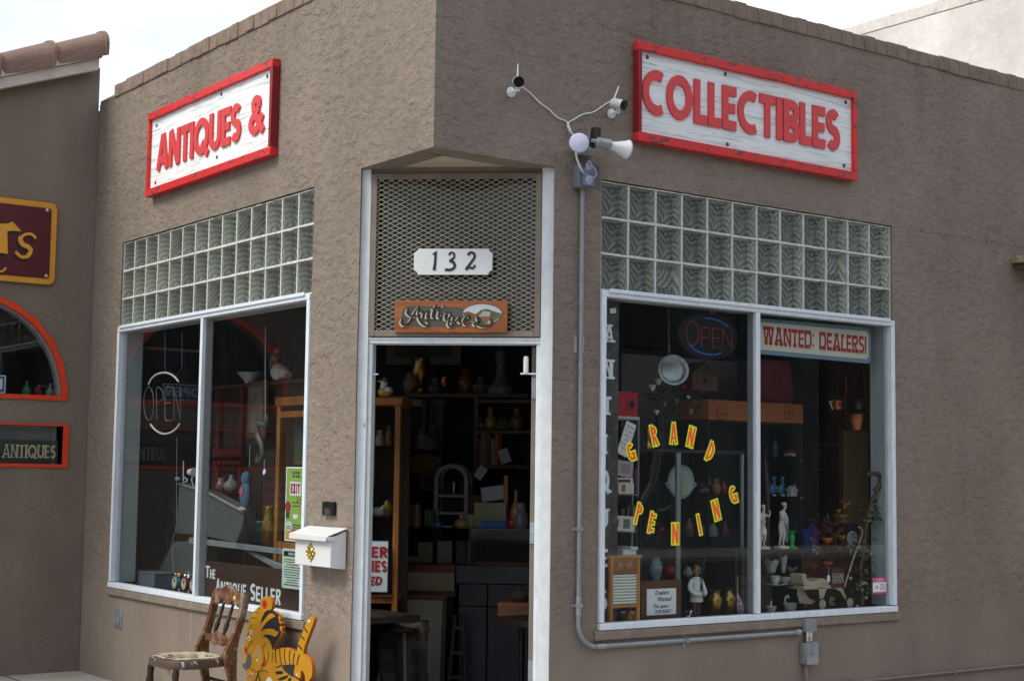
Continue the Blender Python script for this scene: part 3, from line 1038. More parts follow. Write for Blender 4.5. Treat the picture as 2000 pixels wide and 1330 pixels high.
b.box(xx - .03, b_r0 + .005, DO + .045, DO + .052, zc - .004, zc + .004)
dpart('door_closer', b, PLASTIC_W, bevel=.001)
b = MB(); zc = FD.z(733, 731, DO + .05); xx = b_l1
b.box(xx - .002, xx + .03, DO + .04, DO + .055, zc - .003, zc + .004)
dpart('latch_bracket', b, CHROME)


# ------------------------------------------------------------------ neighbouring building (left)
NY = 4.65
NB = Thing('neighbour_building', 'stucco shop with clay tile roof edge and orange trimmed arched window', 'building', FR, (-3.2, NY, 0))
ax_r, az_b, ar = -.20, 2.020, .70
acx = ax_r - ar
tx0, tx1, tz0, tz1 = -1.62, FR.x(126, 870, NY), FR.z(100, 906, NY), FR.z(100, 832, NY)


def front_wall(x0, x1, z0, z1top, y0, t):
    """flat wall with the arched and the oblong opening cut out (built as strips)"""
    mb = MB()
    n = 28
    xs = [acx + ar * cos(pi - pi * i / n) for i in range(n + 1)]

    def blk(a, b, c, d, c2=None, d2=None):
        c2 = c if c2 is None else c2; d2 = d if d2 is None else d2
        mb.add([(a, y0, c), (b, y0, c2), (b, y0, d2), (a, y0, d), (a, y0 + t, c), (b, y0 + t, c2), (b, y0 + t, d2), (a, y0 + t, d)],
               [(0, 1, 2, 3), (7, 6, 5, 4), (0, 4, 5, 1), (3, 2, 6, 7), (0, 3, 7, 4), (1, 5, 6, 2)])
    zt = lambda x: base(x, .03)
    blk(x0, xs[0], z0, zt(x0), z0, zt(xs[0]))
    blk(xs[-1], x1, z0, zt(xs[-1]), z0, zt(x1))
    for a, b in zip(xs, xs[1:]):
        ha = az_b + math.sqrt(max(0, ar * ar - (a - acx) ** 2)); hb = az_b + math.sqrt(max(0, ar * ar - (b - acx) ** 2))
        blk(a, b, ha, zt(a), hb, zt(b))
    a, b = xs[0], xs[-1]
    blk(a, b, tz1, az_b)
    blk(a, tx0, tz0, tz1); blk(tx1, b, tz0, tz1)
    blk(a, b, z0, tz0)
    return mb


r0 = FR.at(0, 174, 4.52); r1 = FR.at(185, 138, 4.52)
base = lambda x, off: r1[1] + (x - r1[0]) * RAKE + off
RAKE = (r1[1] - r0[1]) / (r1[0] - r0[0])
nw = front_wall(-6.4, -.006, -.1, 0, NY, .18)
nw.box(-.0058, .12, NY, NY + .18, -.1, 4.2)
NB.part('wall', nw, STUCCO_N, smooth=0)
# rake boards, tiles, roof slab
xe = FR.x(200, 130, 4.5)
FASC = chipped('pale_fascia_paint', (.50, .44, .40), (.25, .2, .17), .72, 14, (.4, 1, 1))


def rake_board(mb, y0, y1, lo, hi, x0, x1):
    mb.prism([(x0, base(x0, lo)), (x1, base(x1, lo)), (x1, base(x1, hi)), (x0, base(x0, hi))], y0, y1)


b = MB(); rake_board(b, 4.525, 4.60, .0, .085, -6.5, xe - .015); NB.part('fascia_board', b, FASC, bevel=.003)
b = MB(); rake_board(b, 4.50, 4.62, .0855, .18, -6.5, xe); NB.part('fascia_board', b, FASC, bevel=.003)
b = MB(); rake_board(b, 4.645, 8.6, .06, .16, -6.5, -.03); NB.part('roof', b, mat((.11, .085, .07), .9))
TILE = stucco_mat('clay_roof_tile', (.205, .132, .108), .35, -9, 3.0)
NB_tiles = []
first = None
tl = .40
for i in range(16):
    b = MB()
    x1 = xe + .035 - i * tl; x0 = x1 - tl - .05
    n = 12
    vs = []
    for x, k in ((x0, .84), (x1 - .03, 1.04), (x1 - .028, 1.12), (x1, 1.10)):
        for j in range(n + 1):
            a = -.25 + (pi + .1) * j / n
            vs.append((x, 4.65 - .175 * k * cos(a), base(x, .175) + max(-.10, .125 * k * sin(a)) - (.0 if a > 0 else .05)))
    for x, k in ((x1 - .001, .90), (x0, .80)):
        for j in range(n + 1):
            a = -.25 + (pi + .1) * j / n
            vs.append((x, 4.65 - .175 * k * cos(a), base(x, .175) + max(-.10, .125 * k * sin(a)) - (.0 if a > 0 else .05)))
    fs = []
    for q in range(5):
        for j in range(n):
            fs.append((q * (n + 1) + j, q * (n + 1) + j + 1, (q + 1) * (n + 1) + j + 1, (q + 1) * (n + 1) + j))
    b.add(vs, fs)
    NB.part('roof_tile', b, TILE, smooth=50)

ORANGE = chipped('orange_trim_paint', (.66, .052, .010), (.25, .1, .06), .70, 14)
AW = Thing('x', None, None, FR, (acx, NY, az_b))
AW.e.name = 'arched_window'; AW.e.parent = NB.e; AW.e.location = AW.o - NB.o; AW.e.rotation_euler = (0, 0, 0)
b = MB()
out = arc(acx, az_b, ar + .032, ar + .032, 0, 180, 36); inn = arc(acx, az_b, ar - .012, ar - .012, 0, 180, 36)
rj = random.Random(5)
for i in range(36):
    j1, j2 = .006 * sin(i * 2.1), .006 * sin((i + 1) * 2.1)
    q = [(inn[i]), (out[i][0] + j1, out[i][1] + j1), (out[i + 1][0] + j2, out[i + 1][1] + j2), inn[i + 1]]
    b.prism(q, NY - .012, NY + .06)
b.box(acx - ar - .035, acx + ar + .036, NY - .0125, NY + .061, az_b - .034, az_b - .001)
AW.part('frame', b, ORANGE)
b = MB()
for a0, a1 in ((0, 180),):
    o_ = arc(acx, az_b, ar - .0125, ar - .0125, 0, 180, 36); i_ = arc(acx, az_b, ar - .03, ar - .03, 0, 180, 36)
    for i in range(36): b.prism([i_[i], o_[i], o_[i + 1], i_[i + 1]], NY + .02, NY + .1)
AW.part('inner_rim', b, mat((.20, .21, .22), .6))
b = MB(); b.prism([(acx + ar - .014, az_b)] + arc(acx, az_b, ar - .014, ar - .014, 0, 180, 36)[1:], NY + .05, NY + .055)
AW.part('pane', b, GLASS, smooth=0)
OW = Thing('x', None, None, FR, ((tx0 + tx1) / 2, NY, tz0))
OW.e.name = 'transom_window'; OW.e.parent = NB.e; OW.e.location = OW.o - NB.o; OW.e.rotation_euler = (0, 0, 0)
b = MB()
for q in ((tx0 - .02, tx1 + .026, tz0 - .026, tz0), (tx0 - .02, tx1 + .026, tz1, tz1 + .014), (tx0 - .02, tx0, tz0 + .0004, tz1 - .0004), (tx1 - .016, tx1 + .026, tz0 + .0004, tz1 - .0004)):
    b.box(q[0], q[1], NY - .013, NY + .08, q[2], q[3])
OW.part('frame', b, ORANGE)
b = MB(); b.box(tx0, tx1 - .016, NY + .05, NY + .055, tz0, tz1)
OW.part('pane', b, GLASS, smooth=0)
b = MB(); b.box(tx0, tx1 - .02, NY + .10, NY + .104, tz0 + .5 * (tz1 - tz0), tz1)  # plain grey strip behind the upper half of the pane
OW.part('grey_strip', b, mat((.24, .24, .245), .8, 0, .4, 8))
# room behind the neighbour's windows
b = MB()
b.box(-6.2, -.02, NY + 1.6, NY + 1.62, .0, 3.6); b.box(-6.2, -6.18, NY + .2, NY + 1.59, 0, 3.6); b.box(-.04, -.02, NY + .2, NY + 1.59, 0, 3.6)
b.box(-6.2, -.02, NY + .2, NY + 1.6, 3.61, 3.65); b.box(-6.2, -.02, NY + .2, NY + 1.6, -.05, -.01)
NB.part('interior_wall', b, INT_WALL)
# writing in and on the neighbour's windows
zA = (FR.z(50, 872, NY), FR.z(50, 893, NY))
b = MB(); b.box(tx0 + .02, tx1 - .02, NY + .058, NY + .070, tz0 + .003, tz0 + .62 * (tz1 - tz0))
t = Thing('window_sign_board', 'dark board lettered in cream behind the oblong orange framed window', 'sign', FR, (-.9, NY + .06, tz0))
t.part('board', b, mat((.035, .05, .042), .6))
b = MB(); word(b, 'ANTIQUES', FR.x(5, 880, NY + .057), FR.x(109, 880, NY + .057), FR.z(50, 894, NY), FR.z(50, 868, NY), NY + .0565, NY + .0578, .17, .10, thin=.55, serif=.10)
t.part('lettering', b, mat((.60, .52, .33), .6))
# open sign seen at the edge of the arch
t = Thing('window_open_sign', 'small blue and white sign in the arched window of the neighbouring shop', 'sign', FR, (-.78, NY + .10, az_b))
o1 = FR.x(11, 750, NY + .1); zt_, zb_ = FR.z(5, 733, NY + .1), FR.z(5, 768, NY + .1)
b = MB(); b.box(o1 - .34, o1, NY + .10, NY + .112, zb_, zt_); t.part('plate', b, PLASTIC_W)
b = MB(); b.box(o1 - .33, o1 - .01, NY + .097, NY + .0995, zb_ + .01, zt_ - .008); t.part('blue_field', b, mat((.03, .10, .38), .5))
b = MB(); word(b, 'OPEN', o1 - .315, o1 - .025, zb_ + .03, zt_ - .025, NY + .094, NY + .0965, .2, .12); t.part('lettering', b, PLASTIC_W)
for k, (px, c, h) in enumerate(((52, (.05, .18, .08), .11), (75, (.25, .02, .03), .09), (98, (.30, .27, .22), .10))):
    x = FR.x(px, 765, NY + .25)
    b = MB(); b.lathe((x, NY + .25, az_b + .002), [(.0, 0), (.03, .0), (.036, h * .35), (.024, h * .55), (.010, h * .72), (.012, h), (.0, h)], 14)
    single('glass_bottle', ('dark green bottle', 'deep red bottle', 'clear pale bottle')[k] + ' on the sill inside the arched window', 'bottle', FR, (x, NY + .25, az_b), b, mat(c, .12, 0, .1), 'bottles in the arched window')
b = MB(); b.box(-1.7, -.06, NY + .19, NY + .42, az_b - .04, az_b); NB.part('window_shelf', b, DARKWOOD)
# telephone lettering on the neighbour's shopfront glass, out of frame, seen mirrored
b = MB(); b.box(-3.9, -1.9, NY - .012, NY - .002, .8, 2.6)
t = Thing('shopfront_panel', 'dark shopfront panel with a yellow telephone number, seen mirrored in the display window', 'window', FR, (-2.9, NY - .02, .8))
t.part('panel', b, mat((.02, .022, .026), .15))
b = MB(); word(b, '719-338-1128', -2.32, -1.42 - .36, FR.z(540, 885, NY), FR.z(540, 857, NY), NY - .018, NY - .0125, .18, .12)
t.part('lettering', b, mat((.55, .42, .03), .5))

# maroon sign of the neighbour
t = Thing('maroon_sign', 'maroon shop sign with gold border and gold letters TS', 'sign', FR, (-.9, NY, FR.z(50, 554, NY)))
sx1 = FR.x(109, 480, NY - .03); sz0, sz1 = FR.z(60, 553, NY - .03), FR.z(100, 397, NY - .03)
b = MB()


def rrect(x0, x1, z0, z1, r, n=6):
    return arc(x1 - r, z1 - r, r, r, 0, 90, n) + arc(x0 + r, z1 - r, r, r, 90, 180, n) + arc(x0 + r, z0 + r, r, r, 180, 270, n) + arc(x1 - r, z0 + r, r, r, 270, 360, n)


b.prism(rrect(-2.1, sx1, sz0, sz1, .05), NY - .032, NY - .008)
t.part('gold_border', b, mat((.62, .28, .03), .5, 0, .12, 8))
b = MB(); b.prism(rrect(-2.1 + .042, sx1 - .042, sz0 + .042, sz1 - .042, .02), NY - .0345, NY - .0322)
t.part('maroon_field', b, chipped('maroon_paint', (.085, .008, .016), (.2, .12, .12), .76, 12, (1, 1, .3)))
GOLD = mat((.66, .31, .03), .5, 0, .12, 10)


def PZ(fr, d): return lambda x, y: fr.at(x, y, d)


q = PZ(FR, NY - .036)
for nm, mt, off, y in (('letter_shadow', BLACK, (-5, 6), NY - .0358), ('lettering', GOLD, (0, 0), NY - .039)):
    b = MB()
    k = lambda L: [q(x + off[0], y_ + off[1]) for x, y_ in L]
    b.prism(k([(-35, 455), (-20, 438), (15, 437), (24, 433), (42, 452), (24, 451), (14, 452), (15, 496), (-1, 494), (-3, 453), (-20, 456)]), y, y + .002)
    b.stroke(k(spline([(70, 466), (62, 458), (50, 458), (40, 466), (44, 477), (54, 482), (60, 489), (54, 500), (42, 502), (30, 492)], 5)), [.020] * 14 + [.034] * 14 + [.03] * 9 + [.022] * 9, y, y + .002)
    b.stroke(k(spline([(-20, 520), (-8, 529), (4, 530), (12, 523)], 4)), .014, y, y + .002)
    t.part(nm, b, mt)
b = MB()
for px, py in ((93, 411), (91, 539)):
    x, z = q(px, py); b.lathe((x, NY - .041, z), [(.0, -.002), (.012, 0), (.016, .006)], 12, ax='y')
t.part('bolt', b, CHROME)

# ------------------------------------------------------------------ taller pale building behind on the right
CB = Thing('pale_building', 'tall pale plaster building rising behind the shop parapet', 'building', FR, (9, 3, 0))
zt = FL.z(1745, 28, 7.5)
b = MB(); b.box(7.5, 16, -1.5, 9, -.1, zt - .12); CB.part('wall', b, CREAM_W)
b = MB()
rnd = random.Random(9)
y_ = -1.5
while y_ < 9:
    b.box(7.492, 7.78, y_, min(9, y_ + .6), zt - .118, zt + rnd.uniform(-.004, .004)); y_ += .6005
CB.part('parapet_cap', b, chipped('worn_parapet', (.70, .65, .61), (.46, .38, .30), .60, 6), bevel=.006)
# the timber edge of the next awning at the right border
AWN = Thing('wooden_awning', 'weathered wooden awning end jutting out at the right edge of the wall', 'awning', FR, (5.4, 0, 3.0))
x0 = FR.x(1976, 500, -.01); z1 = FR.z(1978, 496, -.10); z0 = FR.z(1978, 511, -.10)
b = MB(); b.box(x0, x0 + 1.8, -.20, -.005, z0 + .006, z1)
AWN.part('board', b, wood((.42, .33, .22), None, 'x', 6, .8), bevel=.006)
b = MB(); b.box(x0 + .02, x0 + 1.8, -.17, -.008, z0 - .035, z0 + .005)  # dark strip standing in for the shadow below the board
AWN.part('shadow_strip', b, wood((.10, .06, .04), None, 'x', 6, .8))
# out-of-view buildings added across the street to block sky reflection in the glass
for nm, lab, x0, x1, y0, y1, h, c in (('added_brick_building', 'added dark brown brick building across the street, out of view', -14, 3.5, -24, -17.0, 7.6, (.105, .09, .085)),
                                      ('added_stucco_building', 'added dark grey stucco building across the street, out of view', 4.0, 22, -25, -17.4, 8.6, (.095, .10, .115)),
                                      ('added_corner_building', 'added wide dark brick building far along the street, out of view', 22.5, 44, -26, -17.2, 9.0, (.07, .05, .04))):
    th = Thing(nm, lab, 'building', FR, ((x0 + x1) / 2, y1, 0))
    b = MB(); b.box(x0, x1, y0, y1, -.02, h); th.part('wall', b, mat(c, .9, 0, .3, 2))
    b = MB(); b.box(x0 - .1, x1 + .1, y1 + .002, y1 + .25, h - .5, h + .1); th.part('cornice', b, mat(tuple(q * 1.3 for q in c), .9))
    n = int((x1 - x0) / 3.2)
    for i in range(n):
        xc = x0 + (i + .5) * (x1 - x0) / n
        for zc, hh in ((1.5, 2.2), (5.0, 1.7)):
            b = MB(); b.box(xc - .8, xc + .8, y1 + .002, y1 + .05, zc - hh / 2, zc + hh / 2)
            th.part('window', b, mat((.02, .024, .03), .3))

# ------------------------------------------------------------------ the two big wooden signs
def big_sign(name, lab, fr, c4, wordpx, txt, wt, sidepx, bolts, gap):
    (x0, z1), (x1, z1b), (x1b, z0), (x0b, z0b) = [fr.at(px, py, -.055) for px, py in c4]
    xa, xb = (x0 + x0b) / 2, (x1 + x1b) / 2
    za, zb = (z0 + z0b) / 2, (z1 + z1b) / 2
    t = Thing(name, lab, 'sign', fr, ((xa + xb) / 2, 0, za))
    f = .052
    b = MB(); b.box(xa + .01, xb - .01, -.030, -.004, za + .01, zb - .01)
    t.part('board', b, BOARD_W)
    rr = random.Random(len(txt))
    for nm, m, (p, q_, r, s_) in (('frame_rail', RED_PT, (xa, xb, zb - f, zb)), ('frame_rail', RED_PT, (xa, xb, za, za + f))):
        b = MB(); n = 34
        top = nm and p is not None and s_ == zb
        pts = [(p + (q_ - p) * i / n, s_ + (rr.uniform(-.006, .001) if top else 0)) for i in range(n + 1)]
        low = [(p + (q_ - p) * i / n, r + rr.uniform(-.002, .002) * (0 if r == za else 1)) for i in range(n, -1, -1)]
        b.prism(low + pts, -.056, -.003)
        t.part(nm, b, m, bevel=.002, bseg=1)
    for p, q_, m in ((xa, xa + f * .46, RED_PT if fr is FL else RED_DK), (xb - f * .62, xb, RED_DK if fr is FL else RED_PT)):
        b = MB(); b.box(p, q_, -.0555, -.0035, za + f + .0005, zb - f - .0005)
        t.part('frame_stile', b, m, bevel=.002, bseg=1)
    (wx0, wz0), (wx1, wz1) = wordpx
    b = MB()
    word(b, txt, wx0 * (xb - xa) + xa, wx1 * (xb - xa) + xa, za + wz0 * (zb - za), za + wz1 * (zb - za), -.042, -.029, wt, gap)
    t.part('lettering', b, [RED_LT])
    for u, v in bolts:
        b = MB(); x, z = xa + u * (xb - xa), za + v * (zb - za)
        b.lathe((x, -.0312, z), [(.0, -.006), (.006, -.005), (.007, -.001), (.012, -.001), (.013, .002)], 14, ax='y')
        t.part('bolt', b, mat((.12, .11, .10), .5, .6))
    return t, (xa, xb, za, zb)


big_sign('wooden_sign', 'red framed white sign lettered ANTIQUES & on the left wall', FL,
         [(289, 218), (532, 118), (528, 305), (284, 383)], ((.075, .275), (.93, .69)), 'ANTIQUES &', .205, None,
         ((.055, .83), (.94, .85), (.06, .15), (.58, .19), (.6, .87)), .035)
t, SR = big_sign('wooden_sign', 'long red framed white sign lettered COLLECTIBLES on the right wall', FR,
         [(1247, 78), (1673, 178), (1677, 352), (1249, 276)], ((.022, .29), (.92, .745)), 'COLLECTIBLES', .215, None,
         ((.045, .86), (.955, .86), (.38, .87), (.945, .15), (.39, .14)), .06)

# ------------------------------------------------------------------ number plate and small wooden plaque on the grille
yp = DO - .022
t = Thing('number_plate', 'white house number plate reading 132 on the metal grille', 'number plate', FD, (FD.x(885, 510, yp), yp, FD.z(885, 538, yp)))
q = PZ(FD, yp)
(xa, za), (xb, zb) = q(807, 537), q(963, 485)
r = .020
b = MB()
pl = []
for cx, cz, a0 in ((xb, zb, 180), (xa, zb, 270), (xa, za, 0), (xb, za, 90)):
    pass
pl = [(xa + .026, za), (xb - .026, za)] + arc(xb, za, .024, .024, 175, 95, 5) + arc(xb, zb, .024, .024, 265, 185, 5) + arc(xa, zb, .024, .024, 355, 275, 5) + arc(xa, za, .024, .024, 85, 5, 5)
b.prism(pl, yp, yp + .014)
t.part('plate', b, mat((.66, .68, .70), .4, 0, .04, 10, .03), bevel=.0025)
b = MB()
dz = lambda x, y: q(x, y)
b.stroke([dz(*p) for p in ((845, 497), (851, 494), (850, 512), (848, 528))], [.008, .014, .014, .018], yp - .002, yp + .001)
b.stroke([dz(*p) for p in spline([(877, 499), (880, 494), (886, 495), (887, 503), (880, 510), (886, 513), (888, 521), (881, 527), (869, 527)], 4)], [.011] * 14 + [.015] * 19, yp - .002, yp + .001)
b.stroke([dz(*p) for p in spline([(914, 499), (918, 494), (925, 495), (927, 502), (921, 512), (910, 526)], 4)], .014, yp - .002, yp + .001)
b.stroke([dz(*p) for p in spline([(909, 527), (917, 523), (924, 524), (928, 518)], 4)], .012, yp - .0025, yp + .001)
t.part('numerals', b, mat((.03, .02, .03), .5))

yq = DO - .030
t = Thing('wooden_plaque', 'small orange wooden plaque with painted script Antiques and an oval farm scene', 'sign', FD, (FD.x(880, 620, yq), yq, FD.z(880, 650, yq)))
q = PZ(FD, yq)
x0, z1 = q(771, 587); x1, z0 = q(991, 650)
b = MB()
n = 20
low = [(x0 + (x1 - x0) * i / n, z0 + .004 * sin(i * 1.9) * (i % 3 == 0)) for i in range(n + 1)]
b.prism(low + [(x1, z1), (x0, z1)], yq, yq + .022)
t.part('board', b, wood((.36, .115, .028), (.20, .06, .02), 'x', 5, .45), bevel=.003)
K = lambda x, y: q(770 + x * .15033, 470 + y * .15033)
b = MB()
b.prism([K(*p) for p in spline([(95, 960), (160, 860), (380, 850), (600, 860), (860, 870), (900, 940), (880, 1100), (650, 1120), (300, 1110), (130, 1080), (95, 960)], 4)[:-1]], yq - .0012, yq + .001)
t.part('dark_backing', b, mat((.075, .070, .065), .6, 0, .3, 25))
b = MB()
ov = arc(1145, 955, 255, 128, 0, 360, 30)[:-1]
b.prism([K(1145 + 263 * cos(a * pi / 15), 955 - 136 * sin(a * pi / 15)) for a in range(30)], yq - .0014, yq + .001, 0)
b.prism([K(*p) for p in ov], yq - .0022, yq + .001, 1)
b.prism([K(*p) for p in [(893, 940), (960, 920), (1060, 955), (1130, 900), (1200, 885), (1330, 930), (1398, 950), (1385, 1000), (1300, 1045), (1150, 1083), (960, 1045), (900, 990)]], yq - .0030, yq + .001, 2)
b.prism([K(*p) for p in [(925, 965), (960, 925), (1040, 955), (1075, 985), (1000, 1005)]], yq - .0036, yq + .001, 3)
b.prism([K(*p) for p in [(1095, 985), (1160, 915), (1250, 930), (1245, 985)]], yq - .0042, yq + .001, 4)
b.prism([K(*p) for p in [(1250, 985), (1252, 910), (1275, 910), (1275, 985)]], yq - .0044, yq + .001, 3)
b.prism([K(*p) for p in [(1110, 985), (1245, 986), (1240, 1050), (1120, 1050)]], yq - .0039, yq + .001, 5)
t.part('painted_oval', b, [mat((.04, .035, .03), .6), mat((.46, .50, .52), .6, 0, .2, 30), mat((.09, .12, .045), .7, 0, .4, 60), mat((.28, .05, .03), .6), mat((.34, .34, .33), .6), mat((.22, .09, .06), .6)], smooth=0)
script = [
    [(110, 1010), (95, 1060), (130, 1100), (200, 1060), (270, 930), (330, 850)],
    [(330, 850), (315, 930), (320, 1000), (360, 1070), (420, 1105), (455, 1075), (425, 1050)],
    [(190, 880), (170, 930), (200, 970), (260, 985), (330, 980)],
    [(350, 940), (380, 925), (375, 1000)], [(380, 960), (420, 920), (440, 935), (430, 1000), (470, 990)],
    [(555, 830), (520, 900), (500, 985), (530, 1000)], [(490, 890), (600, 872)],
    [(590, 905), (575, 985), (600, 1000), (640, 960)], [(640, 845), (650, 858)],
    [(735, 945), (690, 940), (665, 985), (680, 1030), (730, 990)], [(745, 940), (715, 1040), (710, 1100), (745, 1110), (760, 1060), (700, 1050)],
    [(775, 985), (765, 1040), (800, 1055), (850, 990)], [(855, 985), (845, 1050), (880, 1075)],
    [(890, 1055), (960, 1020), (985, 985), (950, 980), (905, 1040), (930, 1095), (1000, 1070)],
    [(1030, 1080), (1080, 1060), (1120, 1030), (1085, 1000), (1100, 1060), (1060, 1100), (1035, 1085)], [(1085, 1090), (1150, 1120), (1240, 1100), (1275, 1040), (1240, 1040)],
]
for nm, m, dx, dy, y in (('letter_highlight', mat((.50, .43, .30), .6), -22, 12, yq - .0052), ('lettering', mat((.012, .014, .022), .5), 0, 0, yq - .0072)):
    b = MB()
    for s_ in script:
        p = spline(s_, 5)
        ws = [.0058 + .0042 * sin(pi * min(1, i / max(1, len(p) - 1))) for i in range(len(p))]
        b.stroke([K(x + dx, y_ + dy) for x, y_ in p], ws, y, y + .0012)
    t.part(nm, b, m)
b = MB(); b.tube([(q(886, 580)[0], yq + .01, q(886, 580)[1]), (q(890, 577)[0], yq + .015, q(890, 577)[1]), (q(893, 588)[0], yq + .01, q(893, 588)[1])], .0015, 5)
t.part('hanging_wire', b, BLACK)


# ------------------------------------------------------------------ cameras, cables, floodlight, boxes, conduit
CAMS = 'security cameras over the doorway'


def security_camera(lab, px, py, aim, basepx):
    x, z = FR.at(px, py, -.10)
    bx, bz = FR.at(*basepx, -.012)
    t = Thing('security_camera', lab, 'camera', FR, (bx, 0, bz), CAMS)
    a = Vector(aim).normalized()
    X = Matrix.Translation((x, -.10, z)) @ a.to_track_quat('Z', 'Y').to_matrix().to_4x4()
    b = MB(); b.lathe((0, 0, 0), [(.0, -.052), (.022, -.05), (.0275, -.04), (.0285, .028), (.0285, .033), (.0275, .034)], 22, X=X)
    bd = t.part('body', b, mat((.56, .58, .58), .35, 0, .1, 30), smooth=40)
    b = MB(); b.lathe((0, 0, 0), [(.029, .028), (.0295, .038), (.0265, .040), (.024, .036), (.011, .036), (.010, .039), (.0, .0395)], 22, X=X)
    t.part('lens', b, mat((.01, .011, .014), .12))
    b = MB()
    p0 = X @ Vector((0, 0, -.045)); 
    tp = Vector((FR.at(px + 4, py - 36, -.08)[0], -.06, FR.at(px + 4, py - 36, -.08)[1]))
    b.tube([p0, p0.lerp(tp, .15), p0.lerp(tp, .2), tp], [.006, .006, .0045, .0035], 8)
    t.part('antenna', b, PLASTIC_W)
    b = MB()
    b.lathe((bx, -.001, bz), [(.028, 0), (.028, -.006), (.022, -.010), (.008, -.012), (.008, -.03)], 18, ax='y')
    b.tube([(bx, -.03, bz), (bx + .01, -.05, bz + .004), (bx + .02, -.062, bz + .02), (x + (0 if px > 1100 else .0), -.085, z - .028)], .0075, 8)
    b.ell((bx + .012, -.048, bz + .003), .011, 10, 8)
    t.part('wall_mount', b, PLASTIC_W)
    return t, x, z


security_camera('white security camera facing the street, upper left of the pair', 1012, 160, (-.50, -.85, -.28), (1000, 180))
security_camera('white security camera turned right towards the red sign', 1209, 204, (.30, -.93, -.30), (1196, 222))
wq = lambda x, y, d=-.012: (FR.at(x, y, d)[0], d, FR.at(x, y, d)[1])
K = lambda x, y, d=-.012: wq(960 + x * .22556, 100 + y * .22556, d)
b = MB()
b.tube(spline([K(262, 308, -.07), K(330, 360), K(420, 450), K(490, 500), K(570, 575), K(640, 605), K(665, 640, -.02), K(672, 690, -.02), K(705, 725, -.03)], 5), .0036, 7)
single('camera_cable', 'thin white cable running down from the upper left camera', 'cable', FR, K(450, 500, 0), b, PLASTIC_W, 'white camera cables')
b = MB()
b.tube(spline([K(1062, 460, -.07), K(1020, 442), K(960, 480), K(880, 530), K(790, 550), K(720, 590), K(668, 620), K(660, 660, -.03), K(690, 700, -.03), K(712, 730, -.03)], 5), .0036, 7)
for k in range(3): b.ell(K(662 + k * 8, 640 + k * 22, -.03), (.007, .007, .014), 8, 6)
single('camera_cable', 'thin white cable curving across from the camera beside the red sign', 'cable', FR, K(880, 540, 0), b, PLASTIC_W, 'white camera cables')
b = MB()
b.tube(spline([K(730, 850, -.08), K(728, 900, -.08), K(745, 960, -.08), K(775, 1030, -.07), K(812, 1072, -.06)], 5), .0034, 7)
b.tube(spline([K(742, 850, -.09), K(738, 910, -.08), K(758, 975, -.08), K(800, 1060, -.07), K(830, 1080, -.06)], 5), .0034, 7)
single('power_cord', 'pair of thin white cords dropping behind the round floodlight into the clear box', 'cable', FR, K(745, 960, 0), b, PLASTIC_W)

t = Thing('floodlight', 'twin bulb floodlight with motion sensor on a grey wall box', 'light', FR, K(830, 830, 0))
b = MB(); xa, _, z1 = K(788, 722, -.05); xb, _, z0 = K(884, 915, -.05)
b.box(xa - .02, xb, -.052, -.002, z0, z1)
for px, py in ((845, 750), (840, 880)): b.lathe(K(px, py, -.054), [(.0, -.001), (.006, 0), (.006, .003)], 10, ax='y')
bx_ = t.part('junction_box', b, GREY_MT, bevel=.004)
cx, _, cz = K(757, 797, -.17)
a = (Vector((-.52, -.85, -.05))).normalized()
X = Matrix.Translation((cx, -.17, cz)) @ a.to_track_quat('Z', 'Y').to_matrix().to_4x4()
b = MB(); b.lathe((0, 0, 0), [(.018, -.115), (.02, -.07), (.030, -.05), (.050, -.01), (.0535, .004)], 28, X=X)
b.lathe((0, 0, 0), [(.0535, .004), (.052, .012), (.044, .017), (.0, .019)], 28, 1, X=X)
t.part('bulb', b, [PLASTIC_W, mat((.58, .58, .78), .3, 0, .03, 10, 0)], smooth=60)
b = MB(); b.lathe((0, 0, 0), [(.0, -.15), (.024, -.15), (.027, -.08), (.025, -.075)], 16, X=X)
t.part('lamp_holder', b, GREY_MT)
cx, _, cz = K(1100, 835, -.16)
a = Vector((.97, -.16, -.12)).normalized()
X = Matrix.Translation((cx, -.16, cz)) @ a.to_track_quat('Z', 'Y').to_matrix().to_4x4()
b = MB(); b.lathe((0, 0, 0), [(.022, -.055), (.024, -.03), (.045, .035), (.054, .052)], 28, X=X)
b.lathe((0, 0, 0), [(.054, .052), (.052, .060), (.040, .066), (.0, .069)], 28, 1, X=X)
t.part('bulb', b, [PLASTIC_W, mat((.58, .58, .78), .3, 0, .03, 10, 0)], smooth=60)
b = MB(); b.lathe((0, 0, 0), [(.0, -.17), (.010, -.17), (.012, -.145), (.026, -.138), (.028, -.075), (.031, -.07), (.031, -.06), (.022, -.053)], 18, X=X)
t.part('lamp_holder', b, GREY_MT)
b = MB()
p = Vector(K(880, 815, -.09)); q_ = Vector(K(897, 760, -.11))
b.ell(p, .018, 12, 8); b.ell(Vector(K(862, 812, -.08)), .014, 10, 8)
b.tube([p, Vector(K(890, 780, -.10))], .008, 8)
X = Matrix.Translation(K(899, 735, -.115)) @ Matrix.Rotation(rad(8), 4, 'Y')
b.box(-.020, .020, -.022, .022, -.045, .045, 0, X)
t.part('motion_sensor', b, BLACK, bevel=.004)

